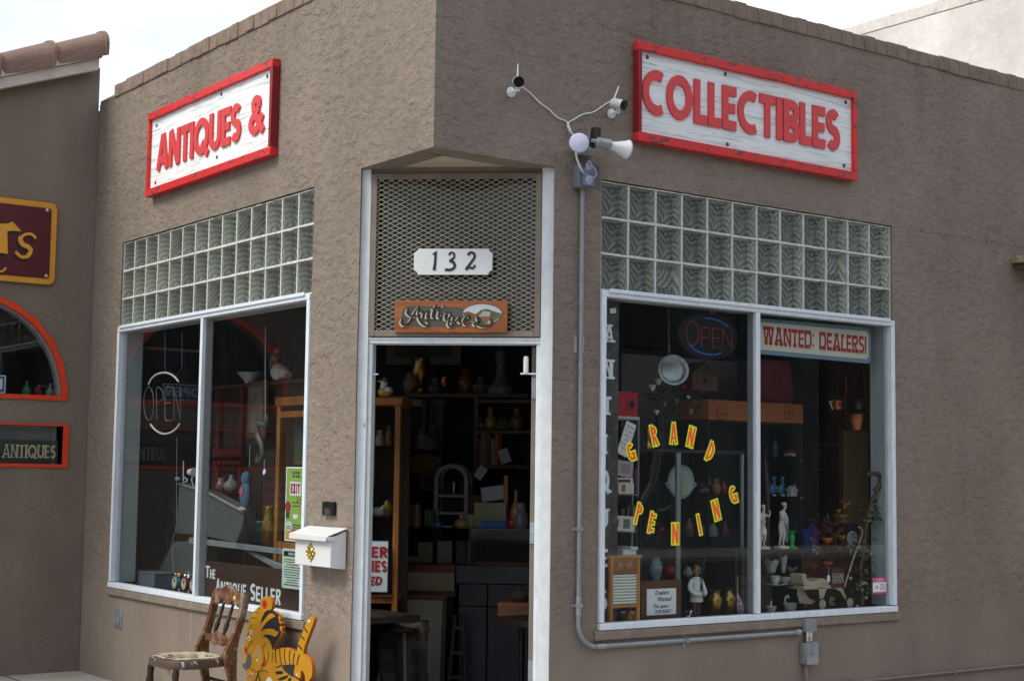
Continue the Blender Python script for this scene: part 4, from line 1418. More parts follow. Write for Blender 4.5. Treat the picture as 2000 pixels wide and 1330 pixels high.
t = Thing('outlet_box', 'grey outlet box with a clear plastic weather cover under the floodlight', 'outlet', FR, K(800, 1200, 0))
xa, _, z1 = K(762, 985, -.05); xb, _, z0 = K(870, 1195, -.05)
b = MB(); b.box(xa - .012, xb, -.055, -.002, z0, z1); t.part('box', b, mat((.20, .215, .24), .5, .3), bevel=.004)
b = MB(); b.box(xa + .02, xb + .01, -.060, -.0555, z0 + .015, z1 - .012)
for dz in (.045, .125): b.ell(((xa + xb) / 2 + .016, -.060, z0 + dz), (.026, .012, .028), 14, 8)
b.tube(spline([((xa + xb) / 2, -.075, z0 + .13), ((xa + xb) / 2 + .03, -.085, z0 + .11), ((xa + xb) / 2 + .05, -.08, z0 + .075), ((xa + xb) / 2 + .02, -.08, z0 + .05)], 5), .004, 6)
t.part('socket', b, PLASTIC_W)
b = MB(); b.box(xa + .006, xb + .022, -.105, -.0605, z0 - .004, z1 + .012)
b.box(xa + .03, xb - .01, -.10, -.066, z1 + .0125, z1 + .03)
t.part('clear_cover', b, glass_mat('clear_plastic', (.72, .72, .82), 1.6, .05, .10), bevel=.012, bseg=3)

t = Thing('electrical_conduit', 'long grey conduit running down beside the door and along under the window', 'conduit', FR, (FR.x(1131, 1200, -.02), 0, .5))
yc = -.020
A = lambda x, y: (FR.at(x, y, yc)[0], yc, FR.at(x, y, yc)[1])
cxm = (A(1138, 372)[0] + A(1129, 1180)[0]) / 2
top = A(1138, 368)[2]
hz = A(1340, 1250)[2]
bend = [(cxm, yc, top), (cxm, yc, hz + .13)] + [(cxm + .13 - .13 * cos(rad(k)), yc, hz + .13 - .13 * sin(rad(k))) for k in range(9, 91, 9)]
xend = A(1560, 1228)[0]
b = MB(); b.tube(bend + [(xend, yc, hz)], .0125, 12)
t.part('pipe', b, GREY_MT)
PIPE_C = mat((.33, .34, .36), .4, .5)
for q_ in range(4):
    b = MB()
    if q_ == 0: z = A(1129, 1030)[2]; b.lathe((cxm, yc, z), [(.015, -.006), (.016, -.005), (.016, .005), (.015, .006)], 14)
    if q_ == 1: b.lathe((cxm, yc, hz + .22), [(.0145, -.05), (.016, -.048), (.016, .048), (.0145, .05)], 14)
    if q_ == 2: b.lathe((cxm + .16, yc, hz), [(.0145, -.03), (.016, -.028), (.016, .028), (.0145, .03)], 14, ax='x')
    if q_ == 3: b.lathe((xend - .01, yc, hz), [(.0145, -.02), (.02, -.018), (.02, .018), (.0145, .02)], 14, ax='x')
    t.part('coupling', b, PIPE_C)
b = MB()
z = A(1131, 672)[2]
b.box(cxm - .034, cxm - .016, -.006, -.001, z - .046, z + .046); b.box(cxm + .016, cxm + .034, -.006, -.001, z - .046, z + .046)
for sx in (-1, 1):
    for sz in (-1, 1): b.lathe((cxm + sx * .026, -.006, z + sz * .036), [(.0, -.002), (.0045, -.001), (.0045, .001)], 8, ax='y')
t.part('strap', b, mat((.36, .33, .31), .7))
b = MB()
for px, py in ((1340, 1250),):
    x = A(px, py)[0]
    b.box(x - .010, x + .010, -.036, -.033, hz - .014, hz + .014)
    b.box(x - .010, x + .010, -.036, -.001, hz + .0125, hz + .016); b.box(x - .010, x + .010, -.036, -.001, hz - .016, hz - .0125)
    b.box(x - .010, x + .010, -.004, -.001, hz + .016, hz + .04); b.box(x - .010, x + .010, -.004, -.001, hz - .04, hz - .016)
for py in (1033, 1182):
    z = A(1129, py)[2]
    b.box(cxm - .035, cxm + .035, -.005, -.001, z - .008, z + .008); b.box(cxm - .016, cxm + .016, -.036, -.0055, z - .008, z + .008)
t.part('clamp', b, GALV)

t = Thing('switch_box', 'grey electrical switch box below the right window with a small box on top', 'switch box', FR, A(1577, 1294))
x0, _, z1 = A(1567, 1255); x1, _, z0 = A(1589, 1294)
b = MB(); b.box(x0 - .006, x1, -.052, -.002, z0, z1); t.part('box', b, mat((.25, .26, .28), .5, .3), bevel=.004)
b = MB(); b.box(x0 + .002, x1 + .004, -.0565, -.0525, z0 - .003, z1 + .003)
b.lathe(((x0 + x1) / 2, -.058, (z0 + z1) / 2), [(.0, -.012), (.007, -.012), (.008, .0)], 10, ax='y')
for dz in (.012, -.012): b.lathe(((x0 + x1) / 2, -.0575, (z0 if dz > 0 else z1) + dz), [(.0, -.002), (.004, -.001), (.004, .001)], 8, ax='y')
t.part('cover_plate', b, GALV, bevel=.0015)
x0, _, z1b = A(1570, 1209); x1, _, z0b = A(1589, 1232)
b = MB(); b.box(x0 - .004, x1 + .002, -.045, -.002, z0b, z1b); b.lathe(((x0 + x1) / 2, -.046, (z0b + z1b) / 2), [(.0, -.002), (.005, -.001), (.005, .001)], 8, ax='y')
t.part('upper_box', b, GREY_MT, bevel=.003)
b = MB()
for dx in (-.014, .014):
    b.lathe(((x0 + x1) / 2 + dx, -.022, z1 + .001), [(.011, 0), (.013, .006), (.011, .02), (.013, z0b - z1 - .02), (.013, z0b - z1 - .002)], 12)
t.part('connector', b, CHROME)
# brown pipe from the switch box to the ground and along the wall
PIPEM = mat((.20, .16, .135), .7, 0, .2, 12)
xs = (A(1570, 1295)[0] + .012); zl = A(1900, 1308)[2]
b = MB()
b.tube(spline([(xs, -.03, z0 - .004), (xs, -.03, z0 - .08), (xs + .012, -.03, z0 - .14), (xs + .05, -.03, z0 - .22), (xs + .06, -.03, .0)], 6), .013, 10)
single('drop_pipe', 'taupe painted pipe dropping from the switch box to the ground', 'pipe', FR, (xs, -.03, 0), b, PIPEM)
b = MB()
b.tube([(xs + .1, -.016, zl), (RX, -.016, zl)], .009, 10)
for k in range(4): b.box(xs + .4 + k, xs + .42 + k, -.028, -.001, zl - .014, zl + .014)
single('wall_pipe', 'thin taupe painted pipe running low along the right wall', 'pipe', FR, (4.4, -.016, zl), b, PIPEM)

# ------------------------------------------------------------------ things on the left wall
mq = lambda x, y, d: FL.at(560 + x * .17297, 900 + y * .17297, d)
dm = -.10
xl, zt_ = mq(98, 850, dm); xr, zb_ = mq(490, 1230, dm)
zb_l = mq(98, 1190, dm)[1]; zb_ = (zb_ + zb_l) / 2; zt_ = mq(300, 858, dm)[1]
t = Thing('mailbox', 'white metal mailbox with brass ornament on the pier left of the door', 'mailbox', FL, ((xl + xr) / 2, -.05, zb_))
MBX = mat((.68, .68, .70), .35, 0, .05, 14, .05, .5)
zt_b = mq(640, 765, -.012)[1]
b = MB()
b.add([(xl, dm, zb_ + .012), (xr, dm, zb_ + .012), (xr, -.003, zb_), (xl, -.003, zb_), (xl, dm, zt_), (xr, dm, zt_), (xr, -.003, zt_b - .012), (xl, -.003, zt_b - .012)],
      [(0, 1, 5, 4), (1, 2, 6, 5), (2, 3, 7, 6), (3, 0, 4, 7), (4, 5, 6, 7), (3, 2, 1, 0)])
t.part('body', b, MBX, bevel=.003)
b = MB()
lx0, lx1 = xl - .022, xr + .012
b.add([(lx0, dm - .028, zt_ + .010), (lx1, dm - .028, zt_ + .010), (lx1, -.006, zt_b), (lx0, -.006, zt_b),
       (lx0, dm - .028, zt_ + .013), (lx1, dm - .028, zt_ + .013), (lx1, -.006, zt_b + .004), (lx0, -.006, zt_b + .004)],
      [(0, 1, 5, 4), (1, 2, 6, 5), (2, 3, 7, 6), (3, 0, 4, 7), (4, 5, 6, 7), (3, 2, 1, 0)])
b.add([(lx0, dm - .029, zt_ - .016), (lx1 - .02, dm - .029, zt_ - .016), (lx1, dm - .029, zt_ + .0125), (lx0, dm - .029, zt_ + .0125),
       (lx0, dm - .027, zt_ - .016), (lx1 - .02, dm - .027, zt_ - .016), (lx1, dm - .027, zt_ + .0125), (lx0, dm - .027, zt_ + .0125)],
      [(0, 1, 2, 3), (7, 6, 5, 4), (0, 4, 5, 1), (1, 5, 6, 2), (2, 6, 7, 3), (3, 7, 4, 0)])
for x in (lx0, lx1):
    b.prism([(0, 0)] * 0 or [(x - .001, zt_ - .012), (x + .001, zt_ - .012), (x + .001, zt_ + .010), (x - .001, zt_ + .010)], dm - .027, dm + .02)
t.part('lid', b, MBX, bevel=.001, bseg=1)
ex, ez = mq(275, 1030, dm)
b = MB(); R_ = .034
for k in range(8):
    a = k * pi / 4
    rr = R_ * (1.0 if k % 2 == 0 else .84)
    c = (ex + rr * cos(a), ez + rr * sin(a))
    b.tube([(c[0] + .012 * cos(u * pi / 5), dm - .004, c[1] + .012 * sin(u * pi / 5)) for u in range(10)], .0033, 6, closed=True)
b.tube([(ex + .024 * cos(u * pi / 9), dm - .004, ez + .027 * sin(u * pi / 9)) for u in range(18)], .0035, 6, closed=True)
for dx in (-.012, 0, .012): b.tube([(ex + dx, dm - .004, ez - .022), (ex + dx, dm - .004, ez + .022)], .0026, 6)
b.tube([(ex - .02, dm - .004, ez), (ex + .02, dm - .004, ez)], .0026, 6)
t.part('ornament', b, mat((.55, .38, .10), .3, .9, .25, 40))
b = MB(); kx, kz = mq(272, 878, dm); b.lathe((kx, dm - .003, kz), [(.0, -.002), (.007, -.001), (.0085, .002)], 10, ax='y'); b.box(kx - .004, kx + .004, dm - .003, dm - .0005, kz - .012, kz)
t.part('lock', b, GALV)
x0, z1 = mq(402, 455, -.022); x1, z0 = mq(522, 622, -.022)
t = Thing('keypad', 'small black entry keypad on the pier above the mailbox', 'keypad', FL, ((x0 + x1) / 2, 0, z0))
b = MB(); b.box(x0, x1, -.024, -.001, z0, z1); t.part('case', b, BLACK, bevel=.004)
b = MB()
for i in range(3):
    for j in range(4):
        xx = x0 + (x1 - x0) * (.34 + i * .17); zz = z0 + (z1 - z0) * (.14 + j * .115)
        b.box(xx - .0035, xx + .0035, -.0258, -.0238, zz - .004, zz + .004)
t.part('buttons', b, mat((.13, .14, .16), .5))
x0, z1 = FL.at(224, 1190, -.008); x1, z0 = FL.at(237, 1226, -.008)
t = Thing('outlet_cover', 'grey weatherproof outlet cover low on the left wall', 'outlet', FL, ((x0 + x1) / 2, 0, z0))
b = MB(); b.box(x0, x1, -.012, -.001, z0, z1); t.part('plate', b, GALV, bevel=.003)
b = MB(); b.box(x0 + .02, x1 - .02, -.02, -.0125, z0 + .02, z1 - .05); t.part('flap', b, GREY_MT, bevel=.003)


# ------------------------------------------------------------------ the old chair
CHX, CHY, SH = -1.508, -.575, .455
ZS = .80                                              # back height scale
CW = wood((.17, .062, .022), (.05, .018, .008), 'z', 7, .38, .35)
CWX = wood((.20, .085, .040), (.07, .028, .014), 'x', 8, .5, .30)
CDK = wood((.045, .020, .016), (.015, .008, .007), 'z', 7, .4)
SEATM = chipped('worn_seat_rail', (.085, .055, .045), (.42, .38, .32), .585, 13, (1, 1, .6))
t = Thing('wooden_chair', 'broken old wooden chair with a torn caved-in seat on the pavement', 'chair', FL, (CHX, CHY, 0))
sw, sdp = .185, .165                                  # half width, half depth of the seat


def zz_(z): return z if z <= SH else SH + (z - SH) * ZS


def chx(x, y, z): return (CHX + x, CHY + y, zz_(z))


for sx, nm in ((-1, 'back_leg'), (1, 'back_leg')):     # each back leg runs up as the stile
    pts = [(sx * .175, sdp + .115, 0), (sx * .175, sdp + .045, .22), (sx * .178, sdp + .0, SH), (sx * .180, sdp + .012, .54), (sx * .182, sdp + .05, .68), (sx * .185, sdp + .072, .80), (sx * .180, sdp + .082, .865), (sx * .166, sdp + .086, .90)]
    P = spline(pts, 5)
    b = MB()
    vs = []; n = len(P)
    for i, p in enumerate(P):
        f = i / (n - 1)
        hw = .016; hd = .021 + .018 * math.exp(-((p[2] - .47) / .09) ** 2)
        vs += [chx(p[0] - hw, p[1] - hd, p[2]), chx(p[0] + hw, p[1] - hd, p[2]), chx(p[0] + hw, p[1] + hd, p[2]), chx(p[0] - hw, p[1] + hd, p[2])]
    fs = [(0, 3, 2, 1), tuple(range(4 * n - 4, 4 * n))]
    for i in range(n - 1):
        for k in range(4): fs.append((4 * i + k, 4 * i + (k + 1) % 4, 4 * i + 4 + (k + 1) % 4, 4 * i + 4 + k))
    b.add(vs, fs)
    t.part(nm, b, CW, bevel=.006, smooth=50)
b = MB()                                               # crest rail: humped top, scalloped below
top = spline([(-.172, .885), (-.155, .895), (-.11, .888), (-.075, .912), (-.03, .93), (.02, .932), (.075, .912), (.11, .888), (.155, .895), (.172, .885)], 5)
bot = spline([(.168, .80), (.12, .795), (.085, .825), (.05, .828), (.02, .802), (-.02, .802), (-.05, .828), (-.085, .825), (-.12, .795), (-.168, .80)], 5)
b.prism([(CHX + x, zz_(z)) for x, z in top + bot], CHY + sdp + .062, CHY + sdp + .088)
cr_ = t.part('crest_rail', b, CWX, bevel=.004)
b = MB(); b.prism([(CHX + .075, zz_(.862)), (CHX + .10, zz_(.872)), (CHX + .104, zz_(.852)), (CHX + .084, zz_(.838))], CHY + sdp + .0605, CHY + sdp + .0615)
t.part('price_sticker', b, mat((.72, .60, .02), .6))
b = MB()
top = spline([(-.165, .585), (-.10, .585), (-.06, .60), (-.03, .612), (0, .598), (.03, .612), (.06, .60), (.10, .585), (.165, .585)], 4)
bot = spline([(.165, .535), (.10, .540), (.05, .520), (0, .530), (-.05, .520), (-.10, .540), (-.165, .535)], 4)
b.prism([(CHX + x, zz_(z)) for x, z in top + bot], CHY + sdp + .008, CHY + sdp + .028)
t.part('lower_rail', b, CWX, bevel=.003)
for sx in (-.058, .058):
    b = MB()
    z0, z1 = .60, .815
    pr = [(.008, 0), (.012, .02), (.008, .04), (.013, .16), (.015, .3), (.010, .42), (.013, .45), (.010, .50), (.011, .75), (.008, .92), (.011, .97), (.008, 1)]
    vs = []
    pts = [chx(sx, sdp + .018 + .055 * u, z0 + (z1 - z0) * u) for r, u in pr]
    b.tube(pts, [r for r, u in pr], 10)
    t.part('spindle', b, CDK)
b = MB()                                               # horseshoe seat rail
N = 40
outl = []
for i in range(N):
    a = 2 * pi * i / N
    ex = 3.2
    ca, sa = cos(a), sin(a)
    r = (abs(ca) ** ex + abs(sa) ** ex) ** (-1 / ex)
    x = ca * r * (sw + (.018 if sa < 0 else -.004)); y = sa * r * (sdp + .02)
    outl.append((x, y))
vs = []; fs = []
prof = [(1.0, .0), (1.03, -.014), (1.0, -.046), (.80, -.046), (.80, -.008), (.84, .004)]
for k, (sc_, dz) in enumerate(prof):
    vs += [chx(x * sc_, y * sc_, SH + dz) for x, y in outl]
for k in range(len(prof)):
    k2 = (k + 1) % len(prof)
    for i in range(N):
        j = (i + 1) % N
        fs.append((k * N + i, k * N + j, k2 * N + j, k2 * N + i))
b.add(vs, fs); t.part('seat_rail', b, SEATM, smooth=50)
b = MB()                                               # torn, sagging seat panel
rs = random.Random(4)
rings = [(.87, .006), (.80, .012), (.70, .002), (.60, -.030), (.50, -.055)]
vs = []
for k, (sc_, dz) in enumerate(rings):
    for i, (x, y) in enumerate(outl):
        tear = 1 if k < 3 else (1 + .18 * sin(i * 1.7) + rs.uniform(-.08, .08))
        front = .35 if y < -.05 and k > 1 else 1
        vs.append(chx(x * sc_ * tear, y * sc_ * tear + (.02 if k > 2 else 0), SH + dz * front + rs.uniform(-.003, .003)))
fs = [(k * N + i, k * N + (i + 1) % N, (k + 1) * N + (i + 1) % N, (k + 1) * N + i) for k in range(len(rings) - 1) for i in range(N) if not (k >= 1 and 24 < i < 37)]
b.add(vs, fs); t.part('torn_seat', b, mat((.40, .34, .26), .85, 0, .4, 18, .5, .2, 0, .5), smooth=60, recalc=False)
b = MB()
for i in range(5): b.box(CHX + .0 + i * .012, CHX + .011 + i * .012, CHY - .13, CHY - .128, SH - .085 + rs.uniform(-.02, .01), SH - .044)
t.part('torn_strip', b, mat((.55, .48, .38), .9, 0, .4, 20))
for sx in (-1, 1):
    b = MB()
    pr = [(.012, 0), (.015, .03), (.013, .10), (.018, .2), (.014, .30), (.021, .42), (.016, .55), (.020, .60), (.014, .66), (.022, .78), (.017, .86), (.020, .93), (.016, 1)]
    x0_, y0_ = sx * (sw - .02), -sdp + .02
    b.tube([chx(x0_ + sx * .012 * (1 - u), y0_ - .02 * (1 - u), u * (SH - .045)) for r, u in pr], [r for r, u in pr], 12)
    t.part('front_leg', b, CDK)
    b = MB(); b.tube([chx(sx * (sw - .015), -sdp + .01, .22), chx(sx * .175, sdp + .045, .24)], .009, 8)
    t.part('stretcher', b, CDK)
b = MB()
b.tube([chx(-sw + .01, -sdp + .008, .27), chx(sw - .01, -sdp + .008, .27)], .009, 8); t.part('stretcher', b, CDK)
b = MB(); b.tube([chx(-.175, sdp + .03, .31), chx(.175, sdp + .03, .31)], .010, 8); t.part('stretcher', b, CDK)

# ------------------------------------------------------------------ painted wooden tiger leaning on the wall
TD = -.14
KT = lambda x, y, d=TD: FL.at(440 + x * .142857, 1140 + y * .142857, d)
zg = 0.0
x_c = KT(700, 1000)[0]
t = Thing('wooden_tiger', 'yellow painted wooden tiger cutout with black stripes leaning on the wall', 'yard ornament', FL, (x_c, TD, 0))
TH = .020
YEL = chipped('tiger_yellow_paint', (.50, .235, .008), (.25, .12, .03), .80, 9)
EDGE = mat((.40, .10, .012), .6, 0, .3, 20)
outline = spline([(478, 300), (480, 230), (510, 185), (560, 168), (610, 190), (640, 250), (635, 330), (615, 352), (680, 385), (735, 425), (755, 470), (748, 500), (770, 530), (755, 570), (778, 590), (770, 640), (780, 670), (750, 720), (700, 800), (665, 900), (720, 885)], 3)[:-1] \
    + spline([(720, 885), (800, 868), (880, 880), (975, 935)], 4)[:-1] + spline([(975, 935), (1000, 800), (1060, 640), (1110, 520), (1160, 452), (1190, 445), (1215, 470), (1200, 540), (1140, 700), (1085, 850), (1065, 950)], 3)[:-1] \
    + spline([(1065, 950), (1130, 985), (1170, 1050), (1188, 1150), (1180, 1260), (1130, 1330), (1090, 1330)], 4)[:-1] \
    + spline([(1090, 1330), (1085, 1250), (1060, 1190), (1035, 1190), (1030, 1260), (1010, 1340), (1060, 1500), (1180, 1700), (1180, 1900)], 4)[:-1]
z_at = KT(700, 1330)[1]
base_l = [(x_c + .16, 0), (x_c + .02, 0), (x_c - .02, .05), (x_c - .10, .05), (x_c - .13, 0), (x_c - .25, 0)]
left = spline([(280, 1330), (278, 1200), (245, 1150), (238, 1100), (255, 1000), (235, 920), (250, 850), (275, 800), (280, 700), (300, 580), (350, 450), (420, 350), (478, 300)], 4)[:-1]
poly = [KT(*p) for p in outline] + base_l + [KT(*p) for p in left]
poly = [p for p in poly if p[1] > -.001]
b = MB()
b.prism(poly, TD, TD + TH)
b.m[1:] = [1] * (len(b.m) - 1)
t.part('cutout', b, [YEL, EDGE], smooth=0)
TBLK = mat((.012, .011, .016), .6, 0, .2, 20)


def tp(name, polys, m, lift=.0012, strokes=(), wd=.006):
    for k, p in enumerate(polys):
        b = MB(); b.prism([KT(*q) for q in p], TD - lift - .0002 * k, TD + .004); t.part(name, b, m, smooth=0)
    for k, s_ in enumerate(strokes):
        b = MB(); b.stroke([KT(*q) for q in spline(s_, 4)], wd, TD - lift - .0003 - .00015 * k, TD + .001); t.part(name, b, m, smooth=0)


tp('black_stripe', [
    spline([(484, 535), (505, 460), (545, 380), (600, 355), (660, 375), (735, 425), (715, 445), (690, 440), (650, 400), (600, 405), (560, 450), (520, 500), (484, 535)], 3)[:-1],
    spline([(492, 640), (530, 570), (590, 500), (690, 440), (730, 470), (735, 530), (765, 545), (745, 580), (745, 640), (715, 650), (660, 615), (590, 605), (530, 620), (492, 640)], 3)[:-1],
    spline([(512, 715), (560, 690), (620, 695), (690, 720), (745, 640), (770, 660), (740, 725), (695, 800), (655, 900), (640, 860), (610, 780), (570, 735), (512, 715)], 3)[:-1],
    [(680, 1195), (770, 1185), (800, 1210), (770, 1228), (700, 1230)], [(715, 1300), (800, 1260), (870, 1240), (840, 1285), (760, 1315)], [(850, 1330), (880, 1275), (905, 1290), (890, 1340)],
    [(680, 1140), (730, 1120), (770, 1100), (770, 1115), (730, 1135)],
], TBLK, strokes=[
    [(745, 882), (750, 980), (770, 1100)], [(690, 900), (685, 1000), (702, 1080)], [(818, 872), (812, 980), (825, 1095)], [(890, 900), (875, 1000), (888, 1090)], [(950, 940), (930, 1030), (935, 1105)], [(1018, 958), (990, 1040), (985, 1110)],
    [(1075, 590), (1130, 660)], [(1035, 705), (1085, 760)], [(998, 835), (1055, 895)],
    [(935, 1250), (1020, 1305)], [(455, 1230), (480, 1330)], [(460, 1200), (420, 1320)]], wd=.0065)
tp('drawn_line', [], mat((.10, .06, .012), .6), .0010, strokes=[
    [(435, 320), (485, 345)], [(398, 372), (455, 390)], [(345, 470), (380, 458), (430, 465)], [(360, 550), (340, 610)], [(330, 640), (300, 710)], [(370, 780), (320, 840), (290, 960)],
    [(545, 820), (510, 880), (530, 960), (545, 1060), (500, 1150), (430, 1195), (350, 1150)], [(590, 900), (590, 1000), (540, 1130)], [(650, 930), (640, 1070)], [(480, 1200), (530, 1175), (590, 1205)]], wd=.0028)
tp('red_patch', [arc(537, 275, 31, 60, 0, 360, 16)[:-1], [(262, 920), (278, 840), (296, 880), (286, 940)], [(485, 1125), (520, 1050), (528, 975), (545, 1050), (528, 1110)]], mat((.42, .012, .012), .6))
tp('nose', [spline([(238, 1095), (280, 1070), (300, 970), (325, 948), (350, 970), (360, 1060), (340, 1140), (285, 1172), (245, 1140), (238, 1095)], 3)[:-1]], mat((.075, .105, .11), .5))
tp('white_mark', [arc(356, 660, 21, 32, 0, 360, 14)[:-1], arc(327, 745, 19, 33, 0, 360, 14)[:-1], arc(1147, 508, 15, 22, 0, 360, 10)[:-1], [(560, 1330), (575, 1285), (605, 1268), (640, 1300), (650, 1340)], [(970, 1270), (985, 1215), (995, 1240)], arc(368, 1228, 10, 14, 0, 360, 8)[:-1], arc(440, 1040, 10, 16, 0, 360, 8)[:-1]],
   mat((.68, .66, .62), .6), .0016, strokes=[[(445, 840), (395, 1000)], [(478, 850), (432, 985)], [(492, 920), (465, 1030)], [(350, 1205), (285, 1275)], [(390, 1245), (350, 1330)]], wd=.003)
tp('pupil', [arc(358, 662, 9, 16, 0, 360, 10)[:-1], arc(326, 748, 8, 16, 0, 360, 10)[:-1]], mat((.05, .07, .10), .4), .0026)
tp('hollow', [spline([(775, 1110), (860, 1098), (945, 1105), (940, 1180), (925, 1265), (860, 1225), (805, 1180), (775, 1110)], 3)[:-1]], mat((.02, .015, .02), .8))


# ================================================================== inside the right window
ZL = LEDGE


def P_(fr, px, py, d):
    x, z = fr.at(px, py, d); return (x, d, z)


def thing_at(name, lab, cat, fr, px, py, d, group=None): return Thing(name, lab, cat, fr, P_(fr, px, py, d), group)


def lathe_px(fr, d, prof, z0=None, seg=20):
    """profile given as (half width px, pixel y) around a pixel x: -> (radius, z) list and centre x"""
    pass


def vase(name, lab, cat, fr, cx, ys, hw, d, m, group=None, base=None, seg=20):
    """turned vessel: ys top..bottom pixel rows with half widths hw in pixels"""
    x0, z0 = fr.at(cx, ys[-1], d)
    k = abs(fr.at(cx + 10, ys[-1], d)[0] - x0) / 10
    zb = z0 if base is None else base
    pr = []
    for y, h in zip(ys[::-1], hw[::-1]): pr.append((max(.0, h * k * .8), fr.at(cx, y, d)[1] - z0))
    pr = [(0, 0)] + [(q[0], q[1]) for q in spline(pr, 3)] + [(pr[-1][0] * .8, pr[-1][1] - .004), (0, pr[-1][1] - .02)]
    b = MB(); b.lathe((x0, d, zb), pr, seg)
    return single(name, lab, cat, fr, (x0, d, zb), b, m, group, smooth=60)


# --- lettering strip board standing at the left edge
d = .060
t = thing_at('vertical_sign', 'tall grey board with white stencil letters spelling ANTIQUES downwards at the window edge', 'sign', FR, 1195, 1205, d)
xa, xb = FR.x(1178, 900, d), FR.x(1207, 900, d)
b = MB(); b.box(RA + .036, xb, d, d + .02, ZL + .02, 2.46); t.part('board', b, wood((.085, .075, .07), (.045, .04, .036), 'z', 9, .8, .12))
b = MB()
for ch, (ya, yb), cx in zip('ANTIQUES', ((634, 668), (702, 740), (772, 810), (848, 886), (917, 960), (993, 1031), (1070, 1109), (1150, 1192)), (1190, 1188, 1185, 1182, 1181, 1177, 1176, 1174)):
    xx, zt_ = FR.at(cx, ya, d - .002); z0 = FR.z(cx, yb, d - .002)
    hw = .034
    cx0 = max(xx, RA + .078)
    if ch in 'I': word(b, ch, cx0 - .010, cx0 + .010, z0, zt_, d - .003, d + .001, .24, .1, serif=.12)
    else: word(b, ch, cx0 - hw, cx0 + hw, z0, zt_, d - .003, d + .001, .26, .1, thin=.6, serif=.12)
t.part('lettering', b, mat((.80, .84, .86), .7, 0, .15, 20))
x, z = FR.at(1197, 607, d - .004)
b = MB(); b.box(-.022, .022, d - .006, d - .003, -.014, .014, 0, Matrix.Translation((x, 0, z)) @ Matrix.Rotation(rad(-8), 4, 'Y'))
t.part('paper_tag', b, PAPER)

# --- vinyl letters GRAND (O)PENING on the glass
VIN_Y = mat((.74, .95, .02), .5, 0, .02, 5, 0); VIN_O = mat((.95, .12, .03), .5, 0, .02, 5, 0)
GR = 'vinyl letters of GRAND OPENING'
for i, (ch, px, py, a, word_, where) in enumerate((
        ('G', 1232, 883, 20, 'GRAND', 'first letter of GRAND'), ('R', 1278, 850, 14, 'GRAND', 'second letter of GRAND'), ('A', 1316, 846, 0, 'GRAND', 'topmost letter of the circle, in GRAND'),
        ('N', 1350, 853, -14, 'GRAND', 'fourth letter of GRAND'), ('D', 1388, 882, -26, 'GRAND', 'last letter of GRAND'),
        ('P', 1248, 1003, -15, 'OPENING', 'first letter of the lower arc'), ('E', 1273, 1020, -13, 'OPENING', 'second letter of the lower arc'), ('N', 1319, 1042, 0, 'OPENING', 'lowest letter of the circle'),
        ('I', 1366, 1024, 14, 'OPENING', 'thin letter right of the lowest N'), ('N', 1399, 996, 16, 'OPENING', 'second N of the lower arc'), ('G', 1432, 966, 17, 'OPENING', 'last letter of the lower arc'))):
    x, z = FR.at(px, py, .018)
    hh = .058; wd = {'I': .007, 'N': .028, 'A': .030, 'E': .022}.get(ch, .026)
    X = rotxz(x, z, rad(a))
    t = Thing('vinyl_letter', 'orange letter %s on the window, %s' % (ch, where), 'letter', FR, (x, .018, z), GR)
    for nm, m, grow, y in (('yellow_edge', VIN_Y, .0075, .0192), ('orange_face', VIN_O, 0, .0184)):
        b = MB()
        adv, st = glyph(ch, .30)
        k = wd * 2 / adv
        for pts, cl in st:
            q = [(x - wd + p[0] * k, z - hh + p[1] * hh * 2) for p in pts]
            if grow and not cl:
                a0 = Vector(q[0]) + (Vector(q[0]) - Vector(q[1])).normalized() * grow; a1 = Vector(q[-1]) + (Vector(q[-1]) - Vector(q[-2])).normalized() * grow
                q = [tuple(a0)] + q[1:-1] + [tuple(a1)]
            b.stroke(q, .0150 + grow * 2, y, y + .0006, cl, 0, X)
        t.part(nm, b, m, smooth=0)

# --- LED open sign
d = .075
cx, cz = FR.at(1385, 657, d)
rx = abs(FR.x(1443, 657, d) - cx); rz = abs(FR.z(1385, 612, d) - cz)
t = Thing('led_open_sign', 'black oval LED sign reading OPEN in red dots hanging in the right window', 'sign', FR, (cx, d, cz - rz))
X = Matrix.Translation((cx, 0, cz)) @ Matrix.Shear('XZ', 4, (0, 0)) @ Matrix.Translation((-cx, 0, -cz))
b = MB(); b.prism(arc(cx, cz, rx, rz, 0, 360, 40)[:-1], d, d + .016)
t.part('panel', b, mat((.010, .010, .013), .5, 0, .2, 6, .05, .1), bevel=.004)
LED_R = NT('red_led').fin((.25, .01, .012), .4, emit=(1, .04, .05), es=.04)
LED_B = NT('blue_led').fin((.01, .08, .35), .4, emit=(.02, .25, 1), es=.04)
b = MB()


def dots(b, pts, step, r, y):
    P = [Vector(p) for p in pts]
    acc = 0
    for p, q in zip(P, P[1:]):
        L = (q - p).length
        s_ = acc
        while s_ < L:
            c = p + (q - p) * (s_ / L)
            b.add([(c.x - r, y, c.y), (c.x, y, c.y - r), (c.x + r, y, c.y), (c.x, y, c.y + r), (c.x, y - r * .8, c.y)], [(0, 1, 4), (1, 2, 4), (2, 3, 4), (3, 0, 4)])
            s_ += step
        acc = s_ - L


